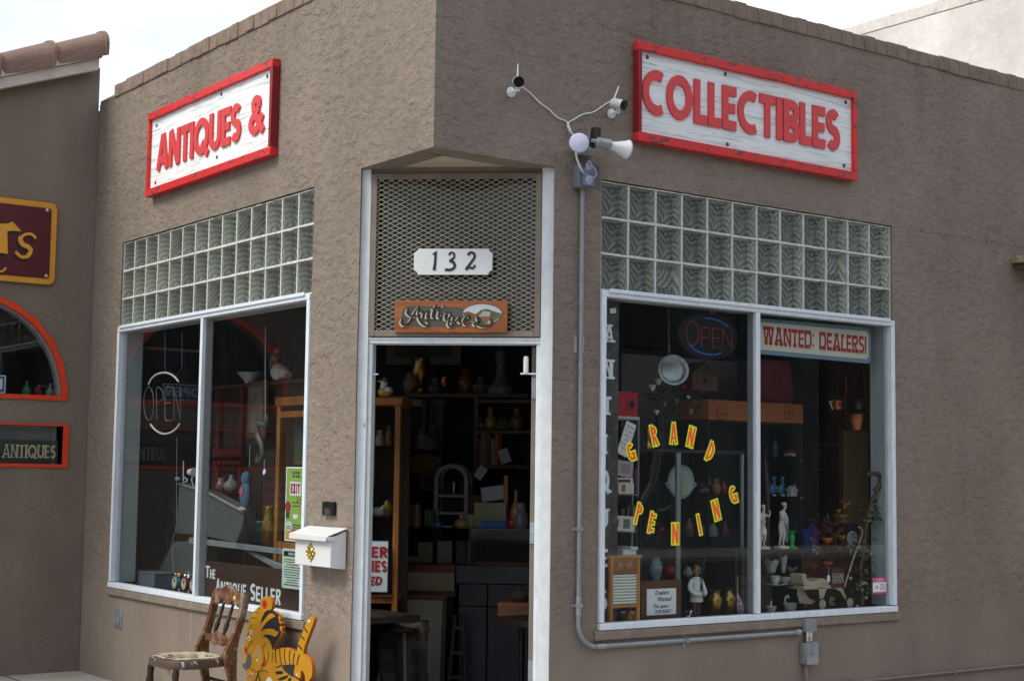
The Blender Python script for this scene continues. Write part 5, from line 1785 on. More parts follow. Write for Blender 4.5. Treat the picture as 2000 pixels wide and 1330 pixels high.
lx = FR.x(1340, 655, d); lw = FR.x(1432, 655, d) - lx
xx = lx
lz0, lz1 = FR.z(1385, 678, d), FR.z(1385, 640, d)
for ch, w_, up in (('O', .30, .30), ('P', .22, 0), ('E', .20, 0), ('N', .24, 0)):
    adv, st = glyph(ch, .02)
    for pts, cl in st:
        q = [(xx + p[0] / adv * w_ * lw * .88, lz0 + p[1] * (lz1 - lz0) * (1 + up)) for p in pts]
        if cl: q.append(q[0])
        dots(b, q, .0072, .0036, d - .001)
        b.stroke(q, .002, d - .0006, d + .001)
    xx += w_ * lw + .006
t.part('red_letters', b, LED_R, smooth=0)
b = MB()
for a0, a1, kk in ((35, 100, .74), (215, 300, .74)):
    q = arc(cx, cz, rx * .80, rz * .78, a0, a1, 16)
    b.stroke(q, .008, d - .002, d + .001)
t.part('blue_arcs', b, LED_B, smooth=0)
b = MB(); b.tube([(cx + .02, d + .01, cz + rz - .005), (cx + .022, d + .01, 2.47)], .002, 5); b.tube([(cx + .05, d + .01, cz + rz - .01), (cx + .048, d + .01, 2.47)], .002, 5)
t.part('hanging_cord', b, PLASTIC_W)

# --- hanging dealers sign
d = .075
t = thing_at('hanging_sign', 'long cream sign with blue edge and red western lettering WANTED: DEALERS! in the window', 'sign', FR, 1590, 700, d)
x0 = XM_R + .0175; x1 = FR.x(1701, 680, d); z1 = FR.z(1486, 622, d); z0 = FR.z(1486, 691, d)
z0b, z1b = FR.z(1700, 710, d), FR.z(1700, 640, d)
b = MB()
b.prism([(x0, z0), (x1 - .02, z0b), (x1, z0b + .02), (x1, z1b - .02), (x1 - .02, z1b), (x0, z1)], d, d + .016)
t.part('board', b, mat((.17, .25, .33), .6, 0, .1, 8))
b = MB()
b.prism([(x0 + .002, z0 + .026), (x1 - .045, z0b + .026), (x1 - .024, z0b + .046), (x1 - .024, z1b - .046), (x1 - .045, z1b - .026), (x0 + .002, z1 - .022)], d - .0012, d + .001)
t.part('cream_field', b, mat((.62, .60, .52), .6, 0, .06, 8))
b = MB()
xa, xb = FR.x(1490, 655, d), FR.x(1691, 672, d)
za, zb = FR.z(1492, 672, d), FR.z(1492, 637, d)
dzz = ((z0b - z0)) / (x1 - x0)
b2 = MB()
word(b, 'WANTED: DEALERS!', xa, xb, za, zb, d - .003, d + .0005, .13, .10, slab=.19)
word(b2, 'WANTED: DEALERS!', xa + .004, xb + .004, za - .006, zb - .006, d - .0018, d + .0005, .13, .10, slab=.19)
for q in (b, b2):
    for v in q.v: v.z += (v.x - xa) * dzz
t.part('letter_outline', b2, mat((.62, .40, .26), .6), smooth=0)
t.part('lettering', b, mat((.40, .010, .018), .6), smooth=0)
b = MB()
for x in (x0 + .1, x1 - .08): b.tube([(x, d + .008, z1 - .02), (x, d + .008, 2.47)], .0018, 5)
t.part('hanging_wire', b, BLACK)

# --- washboard
d = .031
x0, x1 = FR.x(1190, 1150, d), FR.x(1255, 1150, d) - .012
z1 = FR.z(1220, 1084, d); H = z1 - ZL - .018
zb0 = ZL + .018
t = Thing('washboard', 'wooden washboard with ribbed metal panel and painted flowers at the left end of the ledge', 'washboard', FR, ((x0 + x1) / 2, d, zb0))
WB = wood((.52, .24, .065), (.34, .14, .04), 'z', 6, .45)
for x in (x0 + .010, x1 - .024):
    b = MB(); b.box(x, x + .018, d, d + .025, zb0, z1 - .016); t.part('stile', b, WB, bevel=.002)
b = MB(); b.box(x0 - .004, x1 + .006, d - .004, d + .03, z1 - .0155, z1); t.part('top_rail', b, WB, bevel=.002)
pz0 = FR.z(1220, 1121, d); pz1 = z1 - .016
b = MB(); b.box(x0 + .0285, x1 - .0245, d + .004, d + .016, pz0, pz1); fp = t.part('flower_panel', b, wood((.44, .20, .06), None, 'x', 6))
b = MB()
for k, (u, v, r, m) in enumerate(((.36, .45, .010, 0), (.66, .48, .010, 1), (.50, .28, .008, 2), (.22, .35, .006, 2), (.80, .35, .006, 2))):
    xx = x0 + u * (x1 - x0); zz = pz0 + v * (pz1 - pz0) + .012
    for a in range(5): b.lathe((xx + r * .7 * cos(a * 1.257), d + .0035, zz + r * .7 * sin(a * 1.257)), [(.0, -.001), (r * .7, 0)], 8, m, ax='y')
t.part('painted_flowers', b, [mat((.22, .24, .32), .6), mat((.55, .16, .18), .6), mat((.06, .12, .06), .6)])
rz0 = FR.z(1220, 1180, d)
b = MB(); b.box(x0 + .0285, x1 - .0245, d + .014, d + .02, rz0, pz0 - .001)
n = 10
for i in range(n):
    zz = rz0 + (i + .5) * (pz0 - rz0) / n
    b.tube([(x0 + .029, d + .012, zz), (x1 - .025, d + .012, zz)], (pz0 - rz0) / n * .42, 8)
t.part('ribbed_panel', b, mat((.66, .66, .60), .35, .2, .06, 14, 0))
b = MB(); b.box(x0 + .0285, x1 - .0245, d + .004, d + .02, rz0 - .018, rz0 - .0005); t.part('lower_rail', b, WB, bevel=.002)
# little cottage figure below it
xx, zz = FR.at(1222, 1214, .115)
t = Thing('cottage_ornament', 'tiny yellow and green cottage ornament under the washboard', 'ornament', FR, (xx, .095, zb0))
b = MB(); b.ell((xx, .085, zb0 + .008), (.035, .022, .014), 14, 8); t.part('base', b, mat((.07, .10, .06), .7, 0, .4, 60))
b = MB(); b.box(xx - .018, xx + .004, .072, .10, zb0 + .012, zb0 + .045); b.prism([(xx - .022, zb0 + .045), (xx + .008, zb0 + .045), (xx - .007, zb0 + .07)], .070, .102)
b.box(xx + .005, xx + .026, .074, .098, zb0 + .012, zb0 + .032); b.prism([(xx + .003, zb0 + .032), (xx + .029, zb0 + .032), (xx + .016, zb0 + .05)], .072, .10)
t.part('house', b, mat((.40, .20, .03), .6, 0, .5, 60))

# --- framed notice
d = .085
zb0 = ZL + .018
x0, x1 = FR.x(1251, 1175, d), FR.x(1331, 1175, d); z1 = FR.z(1290, 1133, d)
t = Thing('framed_notice', 'dark wooden frame with a handwritten white notice Dealers Wanted This space FOR RENT', 'sign', FR, ((x0 + x1) / 2, d, zb0))
n = 24; b = MB()
low = [(x0 + (x1 - x0) * i / n, zb0 + .006 * abs(sin(i * 1.1))) for i in range(n + 1)]
b.prism(low + [(x1, z1), (x0, z1)], d, d + .02); t.part('frame', b, wood((.13, .048, .022), (.05, .018, .01), 'x', 6, .4), bevel=.003)
px0, px1, pz0, pz1 = FR.x(1263, 1175, d), FR.x(1320, 1175, d), FR.z(1290, 1200, d), FR.z(1290, 1149, d)
b = MB(); b.box(px0, px1, d - .002, d + .001, pz0, pz1); t.part('paper', b, PAPER)
b = MB(); pw_ = px1 - px0; phh = pz1 - pz0
for txt, u, v, sz in (('Dealers', .50, .75, .036), ('Wanted', .58, .50, .036), ('This space', .46, .25, .030), ('FOR RENT', .54, .04, .028)):
    b.text(txt, px0 + u * pw_, d - .0026, pz0 + v * phh + .003, sz, 0, .0006, .30, .92)
t.part('handwriting', b, mat((.02, .02, .03), .6), smooth=0)

# --- waiter figurine
d = .16
fx, fz = FR.at(1360, 1202, d); k = (FR.z(1360, 1095, d) - FR.z(1360, 1202, d)) / 107
fz = zb0 - .018
Zf = lambda y: fz + (1202 - y) * k
t = Thing('waiter_figurine', 'small carved figurine of a man in white jacket and brown trousers with glasses', 'figurine', FR, (fx, d, fz))
Fm = lambda px: fx + (px - 1360) * k * 1.15
b = MB(); b.box(fx - .05, fx + .055, d - .04, d + .05, fz, fz + .012); t.part('base', b, MIDWOOD, bevel=.002)
b = MB()
for s_ in (-1, 1):
    b.tube([(fx + s_ * .014, d, fz + .012), (fx + s_ * .015, d, Zf(1180)), (fx + s_ * .014, d + .002, Zf(1158))], [.013, .013, .017], 12)
t.part('trousers', b, mat((.12, .05, .028), .5))
b = MB()
for s_ in (-1, 1): b.ell((fx + s_ * .015, d - .012, fz + .018), (.011, .024, .008), 10, 6)
t.part('shoes', b, BLACK)
b = MB(); b.lathe((fx, d, 0), [(.0, Zf(1166)), (.040, Zf(1166)), (.037, Zf(1150)), (.034, Zf(1140)), (.040, Zf(1128)), (.036, Zf(1122)), (.016, Zf(1118)), (.0, Zf(1117))], 18)
b.tube(spline([(fx - .034, d, Zf(1124)), (fx - .056, d - .004, Zf(1138)), (fx - .040, d - .03, Zf(1150)), (fx - .004, d - .048, Zf(1150))], 5), [.014] * 8 + [.012] * 8, 10)
b.tube(spline([(fx + .034, d, Zf(1124)), (fx + .048, d - .008, Zf(1138)), (fx + .040, d - .034, Zf(1148)), (fx + .012, d - .048, Zf(1152))], 5), [.014] * 8 + [.012] * 8, 10)
t.part('jacket', b, mat((.62, .62, .60), .5, 0, .1, 12), smooth=60)
b = MB(); b.ell((fx + .004, d - .052, Zf(1151)), (.013, .012, .009), 10, 6); b.lathe((fx, d, 0), [(.010, Zf(1120)), (.010, Zf(1114))], 10)
b.ell((fx, d - .004, Zf(1105)), (.019, .023, .0285), 16, 12); b.ell((fx + .001, d - .028, Zf(1106)), (.004, .006, .007), 8, 6)
for s_ in (-1, 1): b.ell((fx + s_ * .019, d, Zf(1105)), (.004, .006, .008), 8, 6)
t.part('head', b, mat((.30, .15, .08), .5))
b = MB(); b.ell((fx, d + .002, Zf(1100)), (.0205, .024, .020), 14, 8); t.part('hair', b, mat((.09, .055, .035), .6))
b = MB()
for s_ in (-1, 1): b.tube([(fx + s_ * .008 + .006 * cos(a * pi / 5), d - .0275, Zf(1104) + .006 * sin(a * pi / 5)) for a in range(10)], .0016, 5, closed=True)
t.part('glasses', b, BLACK)
b = MB(); b.tube([(fx - .004, d - .036, Zf(1120)), (fx + .002, d - .040, Zf(1146))], .004, 6); b.tube([(fx + .010, d - .036, Zf(1121)), (fx + .006, d - .040, Zf(1143))], .004, 6)
t.part('lapel', b, BLACK)

# --- brass vases, pink glass vase, small black camera
dd = .17
vase('brass_vase', 'left one of two brass vases on the ledge, beside the figurine', 'vase', FR, 1397, [1145, 1147, 1151, 1156, 1162, 1170, 1182, 1203], [11, 9.5, 7.5, 8, 12, 12.5, 11, 8], dd, BRASS, 'brass vases on the ledge', ZL - .002)
vase('brass_vase', 'right one of two brass vases on the ledge, in front of the pink glass vase', 'vase', FR, 1424, [1143, 1145, 1149, 1155, 1162, 1170, 1182, 1203], [9.5, 8, 5.5, 6.5, 10.5, 11, 9.5, 7], dd, BRASS, 'brass vases on the ledge', ZL - .002)
PINK = NT('pink_streaked_glass'); _n = PINK.noise(PINK.co((1, 1, .6)), 45, 4, .7, 1.2)
PINK.fin(PINK.mix(PINK.ramp(_n, [(.42, 0), (.56, 1)]), (.30, .07, .12), (.66, .50, .55)), .15)
vase('glass_vase', 'tall pink and white streaked glass vase with a narrow neck', 'vase', FR, 1437, [1122, 1124, 1132, 1150, 1162, 1175, 1188, 1198, 1202], [7, 5, 4, 4, 6, 12, 15, 12, 8], .25, PINK.mat, None, ZL - .002)
t = thing_at('telephone', 'small black toy telephone with a white handset beside the framed notice', 'telephone', FR, 1342, 1205, .12)
x, z = FR.at(1342, 1206, .12); z = ZL + .018
b = MB(); b.box(x - .028, x + .026, .105, .15, z - .02, z + .045); t.part('body', b, BLACK, bevel=.006)
b = MB(); b.tube(spline([(x - .012, .10, z + .008), (x - .004, .097, z + .014), (x + .004, .097, z + .028), (x + .012, .10, z + .040)], 5), [.006] * 3 + [.0035] * 10 + [.006] * 3, 8)
b.ell((x - .012, .10, z + .008), .008, 8, 6); b.ell((x + .012, .10, z + .040), .008, 8, 6); t.part('handset', b, PLASTIC_W)
for px, hgt in ((1383, .07),):
    pass
# white blobs of porcelain under washboard / behind
x, z = FR.at(1235, 1210, .26)
b = MB(); b.lathe((x, .26, ZL - .002), [(0, 0), (.05, .0), (.075, .03), (.07, .055), (.066, .05), (0, .03)], 20)
single('china_bowl', 'plain white bowl half hidden behind the washboard', 'bowl', FR, (x, .26, ZL - .002), b, CHINA, smooth=60)

# --- aluminium display case behind the ledge front
CY0, CY1 = .42, .80
cxa, cxb = FR.x(1326, 1000, CY0), FR.x(1451, 1000, CY0)
cxl = FR.x(1236, 900, CY0)
czt = FR.z(1326, 884, CY0)
t = Thing('display_case', 'aluminium and glass display case with shelves behind the vinyl lettering', 'display case', FR, ((cxl + cxb) / 2, .6, ZL - .002))
ALU = mat((.36, .36, .37), .4, .5, .1, 20)
for x, w_ in ((cxa, .016), (cxb, .010), (cxl, .006)):
    b = MB(); b.box(x - w_, x + w_, CY0, CY0 + .02, ZL, czt); t.part('post', b, ALU, bevel=.002)
b = MB(); b.box(cxl, cxb + .02, CY1, CY1 + .012, ZL, czt); t.part('back_panel', b, mat((.045, .046, .05), .6, 0, .3, 4))
b = MB(); b.box(cxl, cxb + .02, CY0 + .0005, CY1, czt + .001, czt + .02); t.part('top_board', b, mat((.03, .03, .032), .5))
sz = [FR.z(1330, y, CY0 + .15) for y in (965, 1046, 1128)]
for z in sz:
    b = MB(); b.box(cxl + .004, cxb - .002, CY0 + .022, CY1 - .002, z - .008, z); t.part('shelf', b, CGLASS, smooth=0)
b = MB(); b.box(cxl + .01, cxb - .01, CY0 + .012, CY0 + .016, ZL + .3, czt - .004); t.part('sliding_glass', b, CGLASS, smooth=0)

CD = CY0 + .16
x, z = FR.at(1330, 940, CD); r = abs(FR.x(1358, 940, CD) - x) * .9
t = Thing('enamel_lid', 'round white enamel lid with two small handles standing in the display case', 'lid', FR, (x, CD, z - r))
b = MB(); b.lathe((x, CD, z), [(.0, -.012), (r * .28, -.014), (r * .32, -.006), (r * .72, -.006), (r * .78, -.014), (r * .95, -.010), (r, .0), (r * .96, .008), (0, .01)], 32, ax='y'); t.part('dish', b, CHINA, smooth=50)
b = MB()
for s_ in (-1, 1): b.tube(spline([(x + s_ * r * .95, CD, z + .012 - .02), (x + s_ * (r + .018), CD, z - .015), (x + s_ * r * .9, CD, z - .045)], 5), .005, 6)
t.part('handle', b, CHINA)
x0, z1 = FR.at(1329, 930, CD - .03)
b = MB(); b.box(x0 + .0, x0 + .045, CD - .04, CD - .03, sz[0], sz[0] + .09)
single('small_print', 'small cream framed print leaning on the enamel lid', 'picture', FR, (x0 + .02, CD - .035, sz[0]), b, CREAM)
CDm = CD
vase('porcelain_vase', 'pale blue and white porcelain vase with a yellow flower beside the red teapot', 'vase', FR, 1281, [1086, 1088, 1092, 1098, 1110, 1120, 1127], [9, 8, 7, 11, 12, 9, 7], CDm, mat((.42, .50, .55), .2, 0, .3, 30), None, sz[2])
x, z = FR.at(1307, 1108, CDm)
t = Thing('red_teapot', 'red teapot standing behind the framed notice', 'teapot', FR, (x, CDm, sz[2]))
b = MB(); b.lathe((x, CDm, sz[2]), [(0, 0), (.03, 0), (.05, .03), (.045, .065), (.022, .08), (.018, .084), (.008, .09), (.010, .10), (0, .105)], 20); t.part('body', b, mat((.30, .015, .02), .2, 0, .2, 20), smooth=60)
b = MB(); b.tube(spline([(x + .045, CDm, sz[2] + .03), (x + .068, CDm, sz[2] + .05), (x + .075, CDm, sz[2] + .075)], 4), [.010, .009, .009, .008, .008, .007, .006, .006, .005], 8); t.part('spout', b, mat((.30, .015, .02), .2, 0, .2, 20))
b = MB(); b.tube(spline([(x - .04, CDm, sz[2] + .06), (x - .07, CDm, sz[2] + .06), (x - .065, CDm, sz[2] + .03), (x - .045, CDm, sz[2] + .025)], 4), .005, 6); t.part('handle', b, mat((.30, .015, .02), .2, 0, .2, 20))
rb = random.Random(12)
sh = 'glassware on the display case shelves'
cols = [((.05, .07, .16), 'dark blue'), ((.26, .012, .02), 'deep red'), ((.20, .10, .06), 'amber brown'), ((.07, .12, .13), 'teal grey'), ((.30, .28, .26), 'pale grey'), ((.22, .02, .04), 'ruby'), ((.06, .09, .08), 'bottle green'), ((.32, .20, .20), 'dusty pink'), ((.10, .08, .14), 'plum')]
spots = [(1262, 1), (1290, 1), (1345, 1), (1368, 1), (1392, 1), (1415, 1), (1340, 2), (1380, 2), (1412, 2), (1385, 0), (1412, 0)]
nmz = ['top', 'middle', 'bottom']
seen = {}
for i, (px, sh_i) in enumerate(spots):
    c, cn = cols[i % len(cols)]
    x = FR.x(px, 1040, CD + .04)
    h = rb.uniform(.07, .125); w_ = rb.uniform(.022, .036)
    b = MB(); pr = [(0, 0), (w_, 0), (w_ * rb.uniform(.8, 1.3), h * .3), (w_ * rb.uniform(.6, 1.1), h * .6), (w_ * .45, h * .8), (w_ * .6, h), (w_ * .5, h - .004), (0, h * .8)]
    b.lathe((x, CD + .04, sz[sh_i]), pr, 16)
    single('glass_vessel', '%s glass vessel on the %s case shelf, number %s from its left' % (cn, nmz[sh_i], ['one', 'two', 'three', 'four', 'five', 'six'][len([q for q in spots[:i] if q[1] == sh_i])]), 'vase', FR, (x, CD + .04, sz[sh_i]), b, mat(c, .15, 0, .25, 25), sh, smooth=60)

# --- horn
d = .30
t = thing_at('cow_horn', 'dark curved cow horn standing inside the right window', 'horn', FR, 1256, 985, d)
b = MB(); K = lambda x, y: P_(FR, 1160 + x * .2707, 880 + y * .2707, d)
b.tube(spline([K(445, 10), K(430, 120), K(400, 250), K(340, 350), K(320, 395), K(330, 420)], 6), [.044 - .0011 * i for i in range(31)], 12)
t.part('horn', b, mat((.025, .018, .014), .3, 0, .5, 12), smooth=60)
b = MB(); b.tube(spline([K(450, 425), K(500, 425), K(545, 400), K(552, 392)], 5), [.010 - .0005 * i for i in range(16)], 8)
t.part('horn_tip', b, mat((.025, .018, .014), .3, 0, .5, 12))
b = MB(); x, _, z = K(330, 420); b.tube([(x, d, z), (x, d, ZL)], .012, 8); t.part('stand', b, BLACK)

# --- white rack with books and cards on the left
d0 = .30
xl_, xr_ = FR.x(1200, 900, d0), FR.x(1249, 900, d0); ztr = FR.z(1225, 813, d0)
t = Thing('card_rack', 'narrow white rack holding cards and booklets at the left of the right window', 'rack', FR, ((xl_ + xr_) / 2, d0, ZL - .002))
b = MB(); b.box(xl_ - .12, xr_, d0, d0 + .26, ztr - .018, ztr); t.part('top_shelf', b, mat((.50, .48, .44), .5), bevel=.002)
for x in (xr_ - .008,):
    b = MB(); b.box(x, x + .008, d0 + .002, d0 + .012, ZL, ztr - .0185); t.part('post', b, ALU)
b = MB(); b.box(xl_ - .12, xr_ - .01, d0 + .24, d0 + .25, ZL, ztr - .0185); t.part('back_panel', b, mat((.10, .095, .09), .7))
rk = [FR.z(1225, y, d0 + .05) for y in (965, 1037, 1083)]
for z in rk:
    b = MB(); b.box(xl_ - .12, xr_ - .009, d0 + .004, d0 + .23, z - .006, z); t.part('shelf', b, mat((.30, .29, .27), .5))
x0, x1 = FR.x(1204, 787, d0 + .02), FR.x(1246, 787, d0 + .02); zz0, zz1 = ztr, FR.z(1225, 765, d0 + .02)
t = Thing('red_box', 'red paper lantern box with black diamond cut-outs on top of the card rack', 'box', FR, ((x0 + x1) / 2, d0 + .08, ztr))
b = MB(); b.box(x0 - .05, x1, d0 + .02, d0 + .15, zz0, zz1); t.part('box', b, mat((.42, .016, .022), .6), bevel=.002)
b = MB()
for xc in (x0 + .0, x1 - .045):
    zc = (zz0 + zz1) / 2
    b.prism([(xc - .026, zc), (xc, zc - .036), (xc + .022, zc), (xc, zc + .036)], d0 + .0185, d0 + .0195)
    b.prism([(xc - .036, zc - .04), (xc - .030, zc - .04), (xc - .030, zc + .04), (xc - .036, zc + .04)], d0 + .0185, d0 + .0195)
t.part('diamond_cutouts', b, BLACK)


def card(lab, cx, cy, w_, h, ang, d, m, lines=(), name='card', cat='card', marks=(), group='cards in the rack'):
    x, z = FR.at(cx, cy, d)
    k = 1 / 368.0
    X = rotxz(x, z, rad(ang))
    t = Thing(name, lab, cat, FR, (x, d, z), group)
    b = MB(); b.box(x - w_ * k / 2 * 1.2, x + w_ * k / 2 * 1.2, d, d + .003, z - h * k / 2, z + h * k / 2, 0, X); t.part('card', b, m)
    if lines:
        b = MB()
        for i, s_ in enumerate(lines): b.text(s_, x, d - .0008, z + h * k * (.34 - i * .76 / max(1, len(lines) - .3)), h * k * .62 / len(lines) * 1.0, 0, 0, .2, .95, X=X)
        t.part('writing', b, mat((.06, .07, .08), .6), smooth=0)
    for (u, v, a, c_, mm) in marks:
        b = MB(); b.box(x + u * w_ * k - a * k, x + u * w_ * k + a * k, d - .0012, d + .001, z + v * h * k - c_ * k, z + v * h * k + c_ * k, 0, X); t.part('printed_patch', b, mm)
    return t


card('tilted pale handwritten card Excited to send you a card', 1224, 857, 24, 74, -22, d0 - .03, PAPER, ('Excited', 'to send', 'you a', 'nice', 'Christmas', 'Plush'))
card('lilac greeting card with a scrolled line pattern on the rack', 1220, 915, 38, 33, -6, d0 - .02, mat((.42, .36, .40), .7), marks=((.1, 0, 12, 10, mat((.36, .26, .30), .7, 0, .5, 90)),))
card('white card bordered in black standing on the rack shelf', 1218, 948, 42, 33, 0, d0 - .012, PAPER, marks=((.05, 0, 17, 13, mat((.10, .095, .09), .7)),))
card('cream postcard with a small orange figure in front of the bordered card', 1223, 953, 36, 24, 0, d0 - .04, mat((.62, .57, .47), .7), marks=((-.2, 0, 5, 8, mat((.40, .16, .08), .7, 0, .4, 60)),))
card('long white card with a pink patch and black sketch', 1217, 1022, 53, 32, -3, d0 - .02, mat((.62, .60, .57), .7), marks=((-.34, 0, 6, 8, mat((.45, .05, .22), .6)), (.18, 0, 9, 10, mat((.20, .19, .18), .7, 0, .9, 120))))
for k, (px, c, nm) in enumerate(((1205, (.32, .22, .10), 'tan'), (1214, (.55, .54, .50), 'white'), (1224, (.35, .05, .04), 'red'), (1233, (.10, .10, .22), 'blue'))):
    x = FR.x(px, 880, d0 + .1)
    b = MB(); b.box(x - .012, x + .012, d0 + .05, d0 + .2, rk[0], rk[0] + .17 - .02 * (k % 2))
    single('booklet', 'thin %s booklet upright on the top shelf of the card rack' % nm, 'book', FR, (x, d0 + .1, rk[0]), b, mat(c, .7), 'booklets on the card rack')
for k, (px, c, nm) in enumerate(((1206, (.20, .12, .08), 'brown'), (1217, (.12, .11, .10), 'black'), (1228, (.30, .25, .18), 'buff'))):
    x = FR.x(px, 1000, d0 + .1)
    b = MB(); b.box(x - .012, x + .012, d0 + .05, d0 + .2, rk[1] + .0, rk[1] + .13 + .01 * k)
    single('booklet', 'thin %s booklet upright on the middle shelf of the card rack' % nm, 'book', FR, (x, d0 + .1, rk[1]), b, mat(c, .7), 'booklets on the card rack')
x, z = FR.at(1223, 1076, d0)
b = MB(); b.box(x - .05, x + .05, d0 - .03, d0 + .16, rk[2], rk[2] + .035); b.box(x + .0, x + .055, d0 - .04, d0 + .14, rk[2] + .0355, rk[2] + .05)
single('paper_stack', 'stack of white papers on the lowest rack shelf above the washboard', 'papers', FR, (x, d0, rk[2]), b, PAPER)

b = MB(); b.box(FR.x(1216, 790, .93), FR.x(1440, 790, .93), .93, .945, ZL - .002, FR.z(1320, 698, .93))
single('grey_board', 'plain dark grey board standing behind the flowers and frying pan', 'board', FR, (FR.x(1330, 790, .93), .93, ZL), b, mat((.19, .19, .197), .8, 0, .25, 3))

# --- frying pan
d = .17
K = lambda x, y: P_(FR, 1160 + x * .2556, 560 + y * .2556, d)
cx, _, cz = K(600, 643)
t = Thing('frying_pan', 'aluminium frying pan hanging by its handle behind the glass', 'pan', FR, K(570, 150))
b = MB()
X = Matrix.Translation((cx, d, cz)) @ Matrix.Rotation(rad(18), 4, 'Y') @ Matrix.Rotation(rad(-30), 4, 'Z')
b.lathe((0, 0, 0), [(.0, -.0), (.058, .0), (.066, -.006), (.088, -.030), (.091, -.030), (.068, .004), (.0, .006)], 36, ax='y', X=X)
t.part('pan', b, mat((.34, .35, .36), .32, .75, .35, 70, .3), smooth=50)
b = MB(); p0 = Vector(K(575, 505)); p1 = Vector(K(570, 150))
b.tube([p0 + Vector((0, .0, -.005)), p0.lerp(p1, .15), p0.lerp(p1, .22), p1], [.010, .008, .005, .005], 8)
t.part('handle', b, wood((.14, .08, .035)))

# --- birdhouse
d = .30
K = lambda x, y: P_(FR, 1160 + x * .2556, 560 + y * .2556, d)
cx, _, zb_ = K(850, 790)
t = Thing('birdhouse', 'brown wooden birdhouse hanging below the LED sign', 'birdhouse', FR, (cx, d, zb_))
xa, xb = K(755, 700)[0], K(945, 700)[0]; ze, zp = K(850, 680)[2], K(850, 590)[2]
b = MB(); b.prism([(xa, zb_), (xb, zb_), (xb, ze), (cx, zp - .004), (xa, ze)], d, d + .12); t.part('body', b, wood((.10, .036, .016), None, 'z', 7))
b = MB(); b.lathe((cx, d - .001, (zb_ + ze) / 2 + .01), [(0, 0), (.014, 0)], 14, ax='y'); t.part('entrance_hole', b, BLACK)
for s_ in (-1, 1):
    b = MB(); xe_ = xa - .012 if s_ < 0 else xb + .012
    b.prism([(xe_, ze - .006), (cx, zp), (cx, zp + .014), (xe_, ze + .008)], d - .012, d + .13); t.part('roof_board', b, wood((.11, .05, .025), None, 'x', 7))
b = MB(); b.tube([(cx, d + .06, zp), (cx, d + .06, 2.45)], .0015, 5); t.part('hanging_wire', b, BRASS)

# --- flowers: white tulips, red blooms, dark foliage in a dark vase
d = .36
K = lambda x, y, dd=0: P_(FR, 1160 + x * .2556, 560 + y * .2556, d + dd)
vx, _, vz = K(590, 1110)
t = Thing('artificial_flowers', 'white tulips and red blooms with drooping leaves in a dark vase', 'flowers', FR, (vx, d, ZL))
b = MB(); zt_ = K(590, 1010)[2]
b.lathe((vx, d + .1, czt + .021), [(0, 0), (.028, 0), (.035, .03), (.022, .09), (.030, zt_ - czt), (.026, zt_ - czt), (0, .06)], 16); t.part('vase', b, mat((.03, .03, .035), .2))
rl = random.Random(8)


def bloom(b, c, r, n=7, mi=0, open_=.5):
    for k in range(n):
        a = k * 2 * pi / n + rl.uniform(-.3, .3); o = r * (.45 + .1 * (k % 2))
        X = Matrix.Translation(c) @ Matrix.Rotation(a, 4, 'Z') @ Matrix.Rotation(open_, 4, 'Y')
        b.ell((o * .35, 0, r * .35), (r * .22, r * .45, r * .75), 8, 6, mi, X)


b = MB()
for x, y, r in ((448, 780, .030), (492, 735, .032), (720, 850, .016), (480, 965, .022)): bloom(b, K(x, y, -.03), r)
t.part('white_blooms', b, mat((.58, .52, .46), .6, 0, .2, 20))
b = MB()
for x, y, r in ((700, 650, .034), (830, 800, .024), (680, 770, .018)): bloom(b, K(x, y, .0), r, 9, 0, .8)
t.part('red_blooms', b, mat((.42, .012, .018), .6, 0, .2, 20))
b = MB(); b2 = MB()


def leaf(b, c, L, w_, rot, mi=0):
    X = Matrix.Translation(c) @ Matrix.Rotation(rot[2], 4, 'Z') @ Matrix.Rotation(rot[1], 4, 'Y') @ Matrix.Rotation(rot[0], 4, 'X')
    n = 5; vs = []
    for i in range(n + 1):
        u = i / n; ww = w_ * sin(pi * (u * .94 + .03)) ; z = -.25 * L * u * u
        vs += [(u * L, -ww, z + ww * .25), (u * L, 0, z), (u * L, ww, z + ww * .25)]
    fs = []
    for i in range(n):
        for k in range(2): fs.append((3 * i + k, 3 * i + k + 1, 3 * i + 4 + k, 3 * i + 3 + k))
    b.add(vs, fs, mi, X)


for x, y in ((448, 790), (492, 745), (700, 660), (830, 805), (760, 960), (910, 975), (560, 890), (650, 870), (720, 850), (780, 890), (850, 960), (740, 700)):
    p1 = Vector(K(x, y, 0)); p0 = Vector((vx, d + .1, zt_ - .01)); mdl = (p0 + p1) / 2 + Vector((0, 0, .04))
    b.tube(spline([p0, mdl, p1], 5), .0022, 5)
for i in range(60):
    px, py = rl.gauss(590, 90), rl.gauss(850, 90)
    leaf(b, K(px, py, rl.uniform(-.06, .10)), rl.uniform(.03, .07), rl.uniform(.008, .016), (rl.uniform(-1, 1), rl.uniform(-.8, .8), rl.uniform(0, 6.3)))
t.part('foliage', b, mat((.030, .040, .024), .6, 0, .4, 30), recalc=False)
for x, y, a in ((760, 955, 1.3), (910, 972, .1), (775, 888, .2), (560, 900, 1.2), (650, 880, 1.3)): leaf(b2, K(x - 20, y + (20 if a > 1 else 0), -.02), .045, .012, (.4, -a, .2))
t.part('pale_leaves', b2, mat((.26, .20, .13), .6, 0, .3, 30), recalc=False)
b = MB(); gx, _, gz = K(458, 1000); b.lathe((gx, d + .05, czt + .021), [(0, 0), (.022, 0), (.02, .02), (.008, .04), (.008, .07), (.024, .10), (.028, .12), (.02, .125), (0, .13)], 16)
single('brass_finial', 'small brass ornament on top of the display case near the flowers', 'ornament', FR, (gx, d + .05, czt + .021), b, BRASS)

